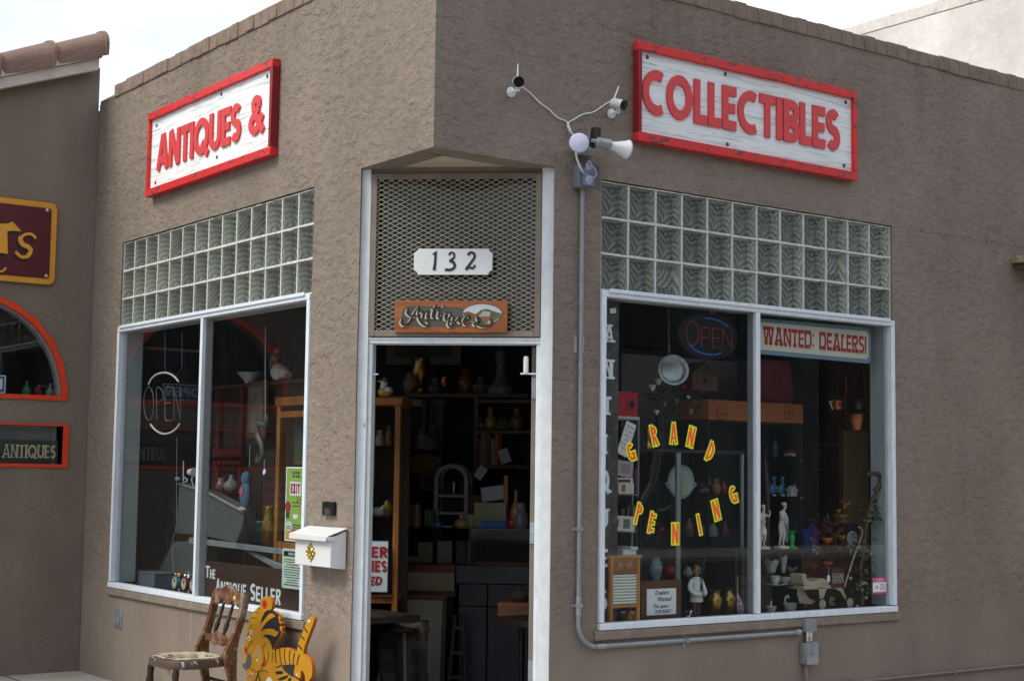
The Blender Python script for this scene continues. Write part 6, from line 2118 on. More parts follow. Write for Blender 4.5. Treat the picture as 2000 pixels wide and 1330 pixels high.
# --- orange banner cabinet
d = .62
xa, xb = FR.x(1384, 805, d), FR.x(1569, 805, d); za, zb = FR.z(1500, 824, d), FR.z(1500, 786, d)
t = Thing('banner_cabinet', 'tall glass front cabinet under an orange header with two round emblems', 'cabinet', FR, ((xa + xb) / 2, d, ZL))
b = MB(); b.box(xa, xb, d, d + .30, za, zb); hd = t.part('header', b, mat((.46, .15, .045), .5, 0, .08, 4), bevel=.003)
q = lambda x, y: FR.at(x, y, d - .001)
b = MB()
for px in (1541, 1410):
    cx, cz = q(px, 806); r = .044
    b.stroke([(cx + r * cos(a * pi / 18), cz + r * sin(a * pi / 18)) for a in range(36)], .004, d - .0016, d + .001, True)
    b.stroke([(cx - .026, cz - .002), (cx + .026, cz - .004)], .008, d - .0016, d + .001)
    b.stroke([(cx, cz + .014), (cx + .001, cz + .024)], .006, d - .0016, d + .001)
    b.stroke([(cx - .018, cz - .020), (cx + .018, cz - .020)], .004, d - .0016, d + .001)
t.part('emblem', b, mat((.10, .03, .015), .6))
b = MB()
b.box(xa, xa + .012, d + .003, d + .29, ZL, za - .001); b.box(xb - .022, xb - .01, d + .003, d + .29, ZL, za - .001); b.box(xa + .013, xb - .023, d + .28, d + .29, ZL, za - .001)
t.part('carcass', b, mat((.030, .032, .036), .4))
b = MB(); b.box(xa + .014, xb - .024, d + .006, d + .010, ZL + .05, za - .004); t.part('glass_door', b, CGLASS, smooth=0)
bz = [FR.z(1530, y, d + .1) for y in (894, 968)]
for z in bz:
    b = MB(); b.box(xa + .013, xb - .023, d + .02, d + .279, z - .008, z); t.part('shelf', b, CGLASS, smooth=0)
b = MB()
for y in (899, 972):
    x, z = FR.at(1567, y, d - .004); b.ell((x - .014, d - .004, z), .006, 8, 6); b.ell((x - .004, d - .004, z), .006, 8, 6)
t.part('shelf_pin', b, CHROME)
x0, x1 = FR.x(1486, 735, d + .1), FR.x(1541, 735, d + .1); zt_ = FR.z(1510, 704, d + .1)
t = Thing('lunch_box', 'dull red metal lunch box with sloping shoulders on the orange header', 'box', FR, ((x0 + x1) / 2, d + .1, zb))
b = MB(); b.prism([(x0 - .06, zb), (x1, zb), (x1 + .004, zb + .10), (x1 - .03, zt_), (x0 - .06, zt_)], d + .06, d + .18); t.part('box', b, mat((.24, .035, .04), .45, .0, .2, 8), bevel=.006)
b = MB(); b.tube([(x0 + .0, d + .12, zt_), (x0 + .02, d + .12, zt_ + .02), (x0 + .06, d + .12, zt_ + .02), (x0 + .08, d + .12, zt_)], .004, 6); t.part('handle', b, BLACK)
x, z = FR.at(1537, 706, d + .1)
b = MB(); b.lathe((x + .0, d + .22, zb), [(0, 0), (.02, 0), (.012, .03), (.012, .10), (.035, .14), (.04, .17), (.03, .21), (0, .215)], 14)
single('white_bust', 'small pale ornament standing beside the red lunch box', 'ornament', FR, (x, d + .22, zb), b, CHINA, smooth=60)
# model on the top cabinet shelf
x, z = FR.at(1544, 884, d + .08)
t = Thing('toy_car', 'red and white toy truck on the upper shelf under the orange header', 'toy', FR, (x, d + .08, bz[0]))
b = MB(); b.box(x - .05, x + .045, d + .05, d + .10, bz[0] + .030, bz[0] + .044); b.box(x - .02, x + .02, d + .055, d + .095, bz[0] + .0445, bz[0] + .056); t.part('upper_body', b, mat((.42, .02, .03), .3), bevel=.003)
b = MB(); b.box(x - .044, x + .042, d + .052, d + .098, bz[0] + .012, bz[0] + .0295); t.part('lower_body', b, CHINA, bevel=.002)
b = MB()
for dx in (-.03, .03): b.lathe((x + dx, d + .05, bz[0] + .010), [(0, -.002), (.010, -.002), (.010, .006), (0, .006)], 12, ax='y')
t.part('wheels', b, BLACK)
vase('teal_vase', 'slender dark teal glass bottle on the upper cabinet shelf', 'vase', FR, 1513, [862, 866, 876, 888, 894], [4, 4, 7, 6, 5], d + .1, mat((.03, .10, .12), .15), None, bz[0])
vase('grey_vase', 'dark grey urn on the upper cabinet shelf', 'vase', FR, 1553, [845, 850, 860, 880, 894], [6, 7, 8, 6, 6], d + .17, mat((.05, .055, .065), .3), None, bz[0])
# two teal ducks and a white birdhouse
for px, c, lab, hgt in ((1509, (.02, .13, .34), 'bright blue ceramic goose with an orange tag on the cabinet shelf', .125), (1526, (.03, .16, .19), 'teal ceramic goose on the cabinet shelf beside the white birdhouse', .122)):
    dd = d - .03; x, z = FR.at(px, 968, dd); z = bz[1]
    t = Thing('goose_ornament', lab, 'ornament', FR, (x, dd, z), 'ceramic geese')
    b = MB(); m = mat(c, .2, 0, .25, 25)
    b.ell((x - .004, dd, z + .042), (.030, .022, .034), 14, 10)
    b.tube(spline([(x + .002, dd, z + .06), (x + .014, dd, z + .085), (x + .006, dd, z + .105), (x + .008, dd, z + .118), (x + .020, dd, z + .120)], 4), [.016] * 3 + [.011] * 8 + [.010] * 6, 10)
    b.ell((x - .034, dd, z + .030), (.014, .010, .010), 8, 6); t.part('body', b, m, smooth=60)
    b = MB(); b.lathe((x + .020, dd, z + .120), [(.007, 0), (.0, .018)], 8, ax='x'); t.part('beak', b, m)
    b = MB(); b.ell((x + .006, dd - .008, z + .005), (.016, .014, .006), 10, 6); t.part('feet', b, mat((.50, .45, .40), .5))
    if hgt > .123:
        b = MB(); b.lathe((x + .012, dd - .024, z + .058), [(0, -.001), (.009, 0)], 10, ax='y'); t.part('tag', b, mat((.6, .18, .08), .6))
dd = d - .03; x, z = FR.at(1551, 968, dd); z = bz[1]
t = Thing('white_birdhouse', 'small white birdhouse ornament with a pale bird on its front', 'birdhouse', FR, (x, dd, z))
b = MB(); b.prism([(x - .028, z), (x + .028, z), (x + .028, z + .034), (x, z + .06), (x - .028, z + .034)], dd, dd + .04); t.part('body', b, mat((.50, .55, .53), .5))
b = MB()
for s_ in (-1, 1): b.prism([(x + s_ * .034, z + .032), (x, z + .062), (x, z + .068), (x + s_ * .034, z + .038)], dd - .006, dd + .045)
t.part('roof', b, mat((.42, .47, .46), .5))
b = MB(); b.tube(spline([(x, dd - .008, z + .012), (x + .004, dd - .012, z + .03), (x - .002, dd - .010, z + .055), (x + .002, dd - .01, z + .082)], 4), [.006] * 4 + [.009] * 4 + [.003] * 5, 8); t.part('bird', b, mat((.50, .44, .36), .5))

# --- copper pots
d = .34
K = lambda x, y, dd=0: P_(FR, 1460 + x * .2406, 600 + y * .2406, d + dd)
xl_, _, zt_ = K(775, 862); xr_ = K(990, 862)[0]; zb_ = K(880, 1003)[2]; cx = (xl_ + xr_) / 2; r = (xr_ - xl_) / 2 * .82
t = Thing('copper_pot', 'round copper pot hanging from a tall twisted handle below the cream sign', 'pot', FR, (cx, d, zb_))
b = MB(); b.lathe((cx, d, zb_), [(0, 0), (r * .62, 0), (r * .72, .004), (r * .92, (zt_ - zb_) * .6), (r * .98, zt_ - zb_ - .006), (r * 1.04, zt_ - zb_), (r * .95, zt_ - zb_ - .002), (r * .65, .006), (0, .006)], 28); t.part('pot', b, COPPER, smooth=50)
b = MB(); hp = spline([(cx - r, d, zt_ - .004), K(795, 760), K(803, 640), K(800, 560), K(825, 505), K(870, 470), K(930, 490), K(950, 560), K(955, 700), (cx + r, d, zt_ - .004)], 8)
b.tube(hp, [.0030 + .0010 * sin(i * 2.2) for i in range(len(hp))], 8); t.part('handle', b, COPPER)
b = MB(); p = Vector(K(870, 470)); b.tube([p, p + Vector((0, 0, .2))], .002, 5); t.part('hanging_hook', b, BRASS)
xl_, _, zt_ = K(690, 756); xr_ = K(770, 756)[0]; zb_ = K(725, 845)[2]; cx = (xl_ + xr_) / 2; r = (xr_ - xl_) / 2 * .9
t = Thing('copper_jug', 'little copper jug with a pale handle hanging left of the copper pot', 'jug', FR, (cx, d, zb_))
b = MB(); h = zt_ - zb_; b.lathe((cx, d, zb_), [(0, 0), (r * .5, 0), (r * .95, h * .3), (r * .9, h * .6), (r * 1.05, h), (r * .95, h), (0, h * .5)], 20); t.part('body', b, COPPER, smooth=60)
b = MB(); b.tube([K(690, 830), K(668, 765), K(690, 760)], .006, 6); t.part('handle', b, mat((.45, .40, .36), .4))
b = MB(); b.tube([(cx, d, zt_ - .01), (cx + .01, d, 2.44)], .0015, 5); t.part('hanging_wire', b, BLACK)
x, _, z = K(905, 800, .12)
t = Thing('blue_capped_jar', 'clear jar with a blue cap standing behind the copper pot', 'jar', FR, (x, d + .12, z))
b = MB(); z0 = K(905, 830, .12)[2]; b.lathe((x, d + .12, z0), [(0, 0), (.028, 0), (.03, .03), (.022, .048), (0, .05)], 14); t.part('jar', b, mat((.20, .22, .25), .2))
b = MB(); b.lathe((x, d + .12, z0 + .05), [(0, 0), (.024, 0), (.024, .02), (0, .024)], 14); t.part('cap', b, mat((.03, .05, .30), .3))
b = MB(); b.box(x - .05, x + .09, d + .06, d + .18, z0 - .015, z0 - .001); b.box(x - .05, x - .04, d + .15, d + .17, z0 - .001, 2.6); b.box(x + .08, x + .09, d + .15, d + .17, z0 - .001, 2.6); t.part('wall_shelf', b, BLACK)
# tan cupboard and framed picture behind
d = .78
xa, xb = FR.x(1646, 970, d), FR.x(1697, 970, d); za, zb = FR.z(1670, 1130, d), FR.z(1670, 838, d)
t = Thing('tan_screen', 'tall plain tan folding screen behind the copper pot', 'screen', FR, ((xa + xb) / 2, d, ZL))
b = MB(); b.box(xa, xb, d, d + .02, ZL + .02, zb); t.part('panel', b, mat((.42, .31, .13), .8, 0, .15, 5))
b = MB(); b.box(xa - .012, xa - .0005, d - .004, d + .025, ZL, zb + .01); b.box(xb + .0005, xb + .012, d - .004, d + .025, ZL, zb + .01); t.part('frame', b, wood((.10, .06, .03)))
d = .95
xa, xb = FR.x(1591, 890, d), FR.x(1645, 890, d); za, zb = FR.z(1620, 921, d), FR.z(1620, 865, d)
t = Thing('dark_picture', 'dark framed picture of a standing figure hanging behind the shelves', 'picture', FR, ((xa + xb) / 2, d, za))
b = MB(); b.box(xa, xb, d, d + .02, za, zb); t.part('frame', b, mat((.075, .07, .065), .6), bevel=.003)
b = MB(); b.box(xa + .02, xb - .02, d - .002, d + .001, za + .02, zb - .02); t.part('picture', b, mat((.05, .048, .046), .6, 0, .6, 12))
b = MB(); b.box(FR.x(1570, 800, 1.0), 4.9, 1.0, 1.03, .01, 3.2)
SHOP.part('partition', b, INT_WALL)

# --- black shelf with china and statuettes
d = .20; D2 = .26
xa, xb = XM_R + .02, FR.x(1570, 1130, d)
zt_ = FR.z(1530, 1073, d)
t = Thing('black_shelf', 'low black shelf unit full of china behind the right pane', 'shelf unit', FR, ((xa + xb) / 2, d + .1, ZL - .002))
BL = mat((.012, .012, .013), .35, 0, .2, 10, .05)
b = MB(); b.box(xa, xb, d, d + D2, zt_ - .018, zt_); t.part('top', b, BL, bevel=.002)
b = MB(); b.box(xb - .020, xb - .001, d + .001, d + D2, ZL - .002, zt_ - .0185); t.part('side_panel', b, BL)
b = MB(); b.box(xa, xa + .015, d + .001, d + D2, ZL - .002, zt_ - .0185); t.part('side_panel', b, BL)
b = MB(); b.box(xa + .0155, xb - .0205, d + D2 - .01, d + D2, ZL - .002, zt_ - .0185); t.part('back_panel', b, mat((.34, .25, .16), .7))
ks = [FR.z(1530, 1118, d + .02), FR.z(1530, 1144, d + .02), ZL + .010]
for z in ks[:2]:
    b = MB(); b.box(xa + .0155, xb - .0205, d + .002, d + D2 - .011, z - .005, z); t.part('shelf', b, CGLASS, smooth=0)
b = MB(); b.box(xa + .0155, xb - .0205, d + .002, d + D2 - .011, ZL - .001, ks[2]); t.part('bottom', b, BL)
CH2 = mat((.60, .60, .60), .18, 0, .35, 45, .1, .6)


def cup(lab, px, z, r, h, m, dd=None, saucer=True):
    dd = d + .07 if dd is None else dd
    x = FR.x(px, 1130, dd)
    t = Thing('teacup', lab, 'cup', FR, (x, dd, z), 'china on the black shelf')
    b = MB(); b.lathe((x, dd, z + (.006 if saucer else 0)), [(0, 0), (r * .5, 0), (r * .55, .004), (r * .9, h * .55), (r * 1.05, h), (r * .98, h), (r * .5, .008), (0, .006)], 18); t.part('bowl', b, m, smooth=60)
    b = MB(); b.tube(spline([(x + r * .9, dd, z + h * .85), (x + r * 1.6, dd, z + h * .8), (x + r * 1.45, dd, z + h * .4), (x + r * .75, dd, z + h * .35)], 4), .0026, 6); t.part('handle', b, m)
    if saucer:
        b = MB(); b.lathe((x, dd, z), [(0, 0), (r, .0), (r * 1.9, .008), (r * 1.8, .010), (r, .004), (0, .004)], 22); t.part('saucer', b, m, smooth=60)
    return t


cup('ornate white cup with saucer at the left of the middle shelf', 1514, ks[1], .030, .055, CH2)
cup('white cup with pink blossom on the middle shelf', 1534, ks[1], .032, .045, mat((.58, .42, .42), .2, 0, .5, 40))
cup('small gold cup and saucer at the right end of the middle shelf', 1552, ks[1], .020, .032, mat((.55, .36, .08), .25, .6))
for px, lab, w_, h in ((1506, 'ruffled clear glass bowl on the upper china shelf', .05, .075), (1530, 'tall pressed glass vase on the upper china shelf', .026, .10), (1548, 'low cut glass dish on the upper china shelf', .045, .03)):
    x = FR.x(px, 1110, d + .08)
    b = MB(); n = 20
    pr = [(0, 0), (w_ * .5, 0), (w_ * .6, h * .2), (w_ * .75, h * .5), (w_ * 1.1, h), (w_ * .98, h), (w_ * .5, h * .2), (0, h * .15)]
    b.lathe((x, d + .08, ks[0]), pr, 24)
    for v in b.v:
        if v.z > ks[0] + h * .8: v.z += .008 * sin(math.atan2(v.y - d - .08, v.x - x) * 6)
    single('glass_dish', lab, 'dish', FR, (x, d + .08, ks[0]), b, mat((.38, .40, .40), .12, 0, .6, 60, .4, .8), 'china on the black shelf', smooth=60)
for px, lab, w_, h, m in ((1506, 'plain white pot with foot on the bottom china shelf', .035, .035, CHINA), (1543, 'white swan dish with ruffled tail on the bottom china shelf', .05, .05, CH2)):
    x = FR.x(px, 1180, d + .05)
    t = Thing('china_dish', lab, 'dish', FR, (x, d + .05, ks[2]), 'china on the black shelf')
    b = MB(); b.lathe((x, d + .05, ks[2]), [(0, 0), (w_ * .6, 0), (w_ * .8, h * .4), (w_, h), (w_ * .9, h), (w_ * .5, h * .2), (0, h * .2)], 22); t.part('bowl', b, m, smooth=60)
    b = MB()
    if w_ > .04: b.tube(spline([(x - w_ * .9, d + .04, ks[2] + h * .7), (x - w_ * 1.1, d + .04, ks[2] + h * 1.5), (x - w_ * .6, d + .04, ks[2] + h * 1.9), (x - w_ * .4, d + .04, ks[2] + h * 1.6)], 4), .006, 7)
    else: b.tube([(x, d + .05, ks[2] + .02), (x, d + .05, ks[2] + .07)], .006, 8)
    t.part('neck', b, m)


def statuette(lab, px, pyb, pyt, dd, lean, turn, arms):
    x, zb_ = FR.at(px, pyb, dd); h = FR.z(px, pyt, dd) - zb_
    zb_ = zt_
    t = Thing('statuette', lab, 'statuette', FR, (x, dd, zb_), 'cream figure statuettes')
    m = mat((.58, .53, .44), .45, 0, .12, 30, .1)
    b = MB(); b.box(x - .038, x + .038, dd - .03, dd + .03, zb_, zb_ + h * .07); t.part('plinth', b, m, bevel=.004)
    # one continuous body grown from a skeleton
    me = bpy.data.meshes.new('figure')
    k = h / 1.0
    s_ = lean
    J = [(0, 0, .50), (.02 * s_, 0, .60), (.03 * s_, 0, .72), (.055 * s_, -.005, .80), (.085 * s_, -.012, .85), (.125 * s_, -.018, .915),
         (-.035, 0, .48), (-.03, -.02, .29), (-.045, .015, .10), (-.03, -.03, .078),
         (.04, 0, .48), (.055, -.03, .30), (.045, .0, .10), (.065, -.04, .078),
         (-.06 + .03 * s_, 0, .775), (.13 * s_ * .3 + .075, 0, .77)]
    E = [(0, 1), (1, 2), (2, 3), (3, 4), (4, 5), (0, 6), (6, 7), (7, 8), (8, 9), (0, 10), (10, 11), (11, 12), (12, 13), (2, 14), (2, 15)]
    R_ = [.062, .052, .062, .045, .022, .045, .052, .036, .020, .020, .052, .036, .020, .020, .030, .030]
    for sh_, arm in ((14, arms[0]), (15, arms[1])):
        prev = sh_
        for q, r in arm:
            J.append(q); R_.append(r); E.append((prev, len(J) - 1)); prev = len(J) - 1
    me.from_pydata([(x + a * k, dd + b_ * k * 1.0, zb_ + c * k) for a, b_, c in J], E, [])
    o = bpy.data.objects.new('figure', me); COL.objects.link(o)
    sk = o.modifiers.new('skin', 'SKIN'); o.modifiers.new('sub', 'SUBSURF').levels = 2
    o.modifiers['sub'].render_levels = 2
    for i, v in enumerate(me.skin_vertices[0].data):
        v.radius = (R_[i] * k, R_[i] * k); v.use_root = (i == 0)
    bpy.context.view_layer.update()
    m2 = bpy.data.meshes.new_from_object(o.evaluated_get(bpy.context.evaluated_depsgraph_get()))
    bpy.data.objects.remove(o)
    b = MB(); b.add([tuple(v.co) for v in m2.vertices], [tuple(p.vertices) for p in m2.polygons])
    hx, hz = x + .125 * s_ * k, zb_ + .925 * k
    t.part('figure', b, m, smooth=80)
    b = MB(); b.ell((hx - .012 * k * s_, dd + .012 * k, hz + .02 * k), (.048 * k, .05 * k, .05 * k), 12, 8); b.ell((hx - .055 * k * s_, dd + .03 * k, hz + .04 * k), .024 * k, 10, 8); t.part('hair', b, m)
    return t


zt_ = FR.z(1530, 1073, d)
statuette('cream statuette of a standing bather leaning forward with an aqua shell at its side', 1526, 1071, 979, d + .05, 1.0, 0, ([((-.01, -.06, .66), .022), ((.06, -.085, .56), .017), ((.085, -.08, .53), .014)], [((.12, -.05, .68), .022), ((.105, -.06, .56), .017), ((.10, -.05, .50), .014)]))
statuette('cream statuette of a bather raising a hand to the head, half hidden by the mullion', 1489, 1071, 982, d + .05, .35, 0, ([((-.09, -.05, .66), .022), ((-.02, -.08, .60), .017), ((.03, -.08, .62), .014)], [((.18, -.03, .72), .022), ((.20, -.05, .82), .017), ((.14, -.05, .87), .014)]))
x, z = FR.at(1534, 1045, d + .08)
b = MB(); b.ell((x + .008, d + .085, zt_ + .12), (.022, .010, .085), 14, 10)
for k in range(5): b.tube([(x + .008 + (k - 2) * .004, d + .075, zt_ + .04), (x + .008 + (k - 2) * .008, d + .075, zt_ + .19)], .0025, 5)
single('aqua_shell', 'aqua fan shell vase standing behind the leaning bather statuette', 'vase', FR, (x, d + .085, zt_), b, mat((.20, .36, .40), .25, 0, .2, 30))
GREENG = mat((.02, .32, .045), .12, 0, .2, 30)
vase('glass_candlestick', 'bright green glass candlestick on the black shelf', 'candlestick', FR, 1547, [1036, 1038, 1041, 1048, 1056, 1062, 1066, 1069, 1071], [8, 7, 3.5, 5, 4, 3.5, 6, 11, 11], d + .05, GREENG, None, zt_)
# thin dark branch behind statues
b = MB(); b.tube(spline([P_(FR, 1497, 1068, d + .12), P_(FR, 1500, 1000, d + .12), P_(FR, 1496, 920, d + .13), P_(FR, 1493, 895, d + .12)], 5), [.014] * 6 + [.012] * 6 + [.010] * 4, 8)
b.lathe((FR.x(1506, 1070, d + .1), d + .12, zt_), [(0, 0), (.04, 0), (.038, .010), (.02, .018), (0, .02)], 16)
single('branch_lamp', 'slim dark lamp stem with a round foot between the two statuettes', 'lamp', FR, (FR.x(1506, 1070, d + .1), d + .12, zt_), b, mat((.06, .04, .03), .5, 0, .5, 30))
# blue shawl, glass things and silver on a low brown chest
dch = .42
xa, xb = FR.x(1571, 1150, dch), FR.x(1715, 1150, dch); zc = FR.z(1600, 1083, dch)
t = Thing('low_chest', 'low brown wooden chest behind the doll stroller', 'chest', FR, ((xa + xb) / 2, dch, ZL - .002))
b = MB(); b.box(xa, xb, dch, dch + .35, ZL - .002, zc - .016); t.part('carcass', b, wood((.20, .075, .025), (.12, .04, .014), 'x', 5, .5))
b = MB(); b.box(xa - .01, xb + .01, dch - .012, dch + .36, zc - .0155, zc); t.part('top', b, DARKWOOD, bevel=.003)
b = MB(); b.box(xa + .02, xb - .02, dch - .002, dch + .001, ZL + .035, ZL + .043); t.part('groove', b, BLACK)
x0, x1 = FR.x(1571, 1050, dch + .08), FR.x(1606, 1050, dch + .08); z0, z1 = zc, FR.z(1590, 1028, dch + .08)
b = MB(); n = 10
vs = []
for i in range(n + 1):
    for j in range(7):
        u, v = i / n, j / 6
        vs.append((x0 + (x1 - x0) * (u + .05 * sin(v * 3)), dch + .10 + .02 * sin(u * 14) * (1 - v * .6), z0 + (z1 - z0) * v * (1 - .1 * sin(u * 9))))
b.add(vs, [(i * 7 + j, i * 7 + j + 1, i * 7 + j + 8, i * 7 + j + 7) for i in range(n) for j in range(6)])
for v in list(b.v): pass
single('blue_shawl', 'deep blue cloth draped upright on the low chest', 'cloth', FR, ((x0 + x1) / 2, dch + .1, z0), b, mat((.012, .045, .26), .7, 0, .3, 12), smooth=80, recalc=False)
x, z = FR.at(1595, 1078, dch + .03)
b = MB()
for k in range(14): b.ell((x + rb.uniform(-.03, .03), dch + .03 + rb.uniform(-.02, .02), zc + rb.uniform(.01, .06)), rb.uniform(.006, .012), 8, 6)
b.lathe((x, dch + .03, zc), [(0, 0), (.02, 0), (.008, .015), (.008, .03), (0, .03)], 12)
single('crystal_cluster', 'sparkling clear crystal cluster in front of the blue cloth', 'ornament', FR, (x, dch + .03, zc), b, mat((.45, .48, .52), .1, 0, .3, 50, 0, .9), smooth=60)
x, z = FR.at(1617, 1010, dch + .2)
b = MB(); b.lathe((x, dch + .2, zc), [(0, 0), (.03, 0), (.05, .04), (.045, .12), (.05, .18), (.03, .2), (.01, .24), (0, .27)], 18)
single('crystal_jar', 'dim grey crystal jar with pointed lid behind the orange flowers', 'jar', FR, (x, dch + .2, zc), b, mat((.11, .13, .15), .15, 0, .3, 40, .3))
# orange flowers and baskets
ORF = mat((.62, .20, .03), .6, 0, .3, 40)
t = thing_at('flower_basket', 'small bushel basket with orange flowers on the right', 'basket', FR, 1644, 1020, .40)
K = lambda x, y, dd=.40: P_(FR, 1460 + x * .24814, 890 + y * .24814, dd)
cx, _, zb_ = K(745, 525); zt2 = K(745, 465)[2]; r = (K(805, 480)[0] - K(690, 480)[0]) / 2 * .8
b = MB(); b.lathe((cx, .40, zb_), [(0, 0), (r * .72, 0), (r * .95, zt2 - zb_), (r * .9, zt2 - zb_), (0, .01)], 20); t.part('basket', b, wood((.26, .14, .05), (.12, .06, .02), 'z', 10), smooth=40)
b = MB()
for f in (.25, .75, 1.0): b.lathe((cx, .40, zb_ + (zt2 - zb_) * f - .004), [(r * (.76 + .22 * f), 0), (r * (.80 + .22 * f), .003), (r * (.77 + .22 * f), .008)], 22)
t.part('hoop', b, wood((.34, .20, .08), None, 'x'))
b = MB()
for x, y, r_ in ((718, 440, .022), (770, 390, .020), (800, 380, .018), (745, 360, .012), (765, 415, .018)): bloom(b, K(x, y), r_, 9, 0, .7)
t.part('blooms', b, ORF)
b = MB(); b.tube([(cx, .40, zb_), (cx, .40, zc)], .01, 8); b.lathe((cx, .40, zc), [(0, 0), (.04, 0), (.01, .02), (0, .02)], 14); t.part('stand', b, DARKWOOD)
for i, (x, y, r_, lab) in enumerate(((628, 672, .036, 'large orange pumpkin flower bunch in the middle of the window display'), (745, 650, .026, 'glowing orange bloom under the small basket'), (632, 860, .034, 'orange marigold bunch above the stroller'), (522, 878, .016, 'tiny orange bloom beside the black shelf'))):
    dd = .33
    p = K(x, y, dd)
    t = Thing('orange_flower', lab, 'flower', FR, p, 'orange silk flowers')
    b = MB(); bloom(b, p, r_, 11, 0, .9); bloom(b, (p[0] + .006, dd - .008, p[2] + .004), r_ * .6, 7, 0, .4); t.part('petals', b, ORF)
    b = MB(); b.tube(spline([p, (p[0] + .01, dd + .02, (p[2] + ZL) / 2), (p[0] + .02, dd + .05, ZL)], 5), .003, 6)
    for k in range(12): leaf(b, (p[0] + rl.uniform(-.03, .03), dd + rl.uniform(0, .05), p[2] + rl.uniform(-.05, .0)), .04, .010, (rl.uniform(-1, 1), rl.uniform(-.5, .9), rl.uniform(0, 6.3)))
    t.part('stem', b, mat((.10, .07, .025), .7, 0, .4, 40), recalc=False)
# brown felt hat shape / leaves cluster
t = Thing('autumn_leaves', 'heap of dark brown autumn leaves under the small basket', 'leaves', FR, K(650, 640, .40))
b = MB()
for i in range(110):
    leaf(b, K(rl.gauss(660, 60), rl.gauss(640, 80), .40 + rl.uniform(-.03, .05)), rl.uniform(.04, .07), rl.uniform(.014, .024), (rl.uniform(-1.5, 1.5), rl.uniform(-1, 1.2), rl.uniform(0, 6.3)))
t.part('foliage', b, mat((.13, .042, .026), .7, 0, .45, 30), recalc=False)
b = MB(); p = K(660, 680, .42); b.tube([p, (p[0], .42, zc)], .008, 6); t.part('stem', b, DARKWOOD)
x, _, z = K(820, 650, .42)
b = MB(); b.lathe((x, .42, z), [(0, -.012), (.03, -.014), (.05, -.01), (.052, -.004), (.0, .004)], 22, ax='y'); b.tube([(x, .425, z - .05), (x, .43, zc)], .006, 6)
single('china_plate', 'round off white plate on a stand right of the orange flowers', 'plate', FR, (x, .42, zc), b, CHINA)
x, _, z = K(830, 575, .44)
b = MB(); b.box(x - .06, x + .06, .44, .50, z - .03, z + .03); b.tube([(x, .47, z - .03), (x, .47, zc)], .006, 6)
single('blue_purse', 'small violet blue purse beside the stick', 'purse', FR, (x, .46, zc), b, mat((.05, .05, .18), .6), bevel=.012, bseg=3)
# doll stroller
d = .12
t = thing_at('doll_stroller', 'old cream metal doll stroller with red basket and price tag', 'doll stroller', FR, 1632, 1185, d)
K = lambda x, y, dd=d: P_(FR, 1460 + x * .24814, 890 + y * .24814, dd)
CRM = mat((.46, .40, .28), .4, 0, .12, 12, .1)
zg = ZL + .018
for cx_, cy_, in ((588, 1152), (805, 1146)):
    for dd in (d, d + .15):
        p = K(cx_, cy_, d); r = .036
        p = (p[0], dd, zg + r)
        b = MB(); b.lathe(p, [(.0, -.004), (.012, -.006), (.031, -.003), (.032, .003), (0, .004)], 24, ax='y'); wh = t.part('wheel', b, CRM, smooth=40)
        b = MB(); b.tube([(p[0] + .0335 * cos(a * pi / 14), dd, p[2] + .0335 * sin(a * pi / 14)) for a in range(28)], .0045, 8, closed=True); t.part('tyre', b, BLACK, parent=wh)
    b = MB(); b.tube([(K(cx_, cy_)[0], d, zg + .036), (K(cx_, cy_)[0], d + .15, zg + .036)], .004, 6); t.part('axle', b, BLACK)
b = MB()
xa, xb = K(452, 1040)[0], K(770, 1040)[0]; zf = K(600, 1035)[2]
b.box(xa, xb - .02, d + .01, d + .14, zf - .010, zf + .012)
b.prism([K(*p)[::2] for p in ((680, 1035), (760, 1040), (800, 1140), (785, 1140), (740, 1065))], d + .01, d + .016)
b.prism([K(*p)[::2] for p in ((560, 1030), (640, 1035), (610, 1120), (580, 1130), (575, 1060))], d + .01, d + .016)
b.prism([K(*p)[::2] for p in ((452, 1050), (500, 1060), (540, 1120), (600, 1150), (560, 1175), (470, 1165), (452, 1100))], d + .06, d + .066)
t.part('chassis', b, CRM, bevel=.003)
b = MB(); b.prism([K(*p)[::2] for p in spline([(452, 935), (480, 930), (500, 985), (560, 985), (615, 965), (655, 985), (660, 1015), (560, 1040), (500, 1030), (460, 1010), (452, 935)], 3)[:-1]], d + .02, d + .13); t.part('seat', b, CRM, bevel=.006, bseg=3)
b = MB(); x0, _, z1 = K(665, 885); x1, _, z0 = K(765, 1035); b.box(x0, x1, d + .005, d + .14, z0, z1); t.part('basket', b, mat((.085, .012, .022), .7, 0, .3, 30), bevel=.004)
b = MB()
for i in range(5):
    u0 = i / 4
    xa_, za_ = K(675, 1000)[0], K(675, 1000)[2]; xb_, zb2 = K(757, 925)[0], K(757, 925)[2]
    b.stroke([(xa_ + (xb_ - xa_) * u0, za_), (xa_ + (xb_ - xa_) * min(1, u0 + .3), za_ + (zb2 - za_) * .99)], .002, d + .003, d + .0052)
    b.stroke([(xa_ + (xb_ - xa_) * u0, za_), (xa_ + (xb_ - xa_) * max(0, u0 - .3), za_ + (zb2 - za_) * .99)], .002, d + .003, d + .0052)
for v in (0, .33, .66, 1): b.stroke([(xa_, za_ + (zb2 - za_) * v), (xb_, za_ + (zb2 - za_) * v)], .002, d + .003, d + .0052)
t.part('lattice', b, mat((.55, .50, .35), .5))
b = MB()
for dd in (d + .02, d + .12): b.tube(spline([K(760, 1035, dd), K(800, 910, dd), K(850, 760, dd), K(905, 605, dd), K(880, 560, dd)], 5), .0055, 8)
p0, p1 = K(880, 560, d + .02), K(780, 575, d + .12)
b.tube([K(878, 560, d + .02), K(878, 560, d + .12)], .006, 8)
t.part('push_handle', b, CRM)
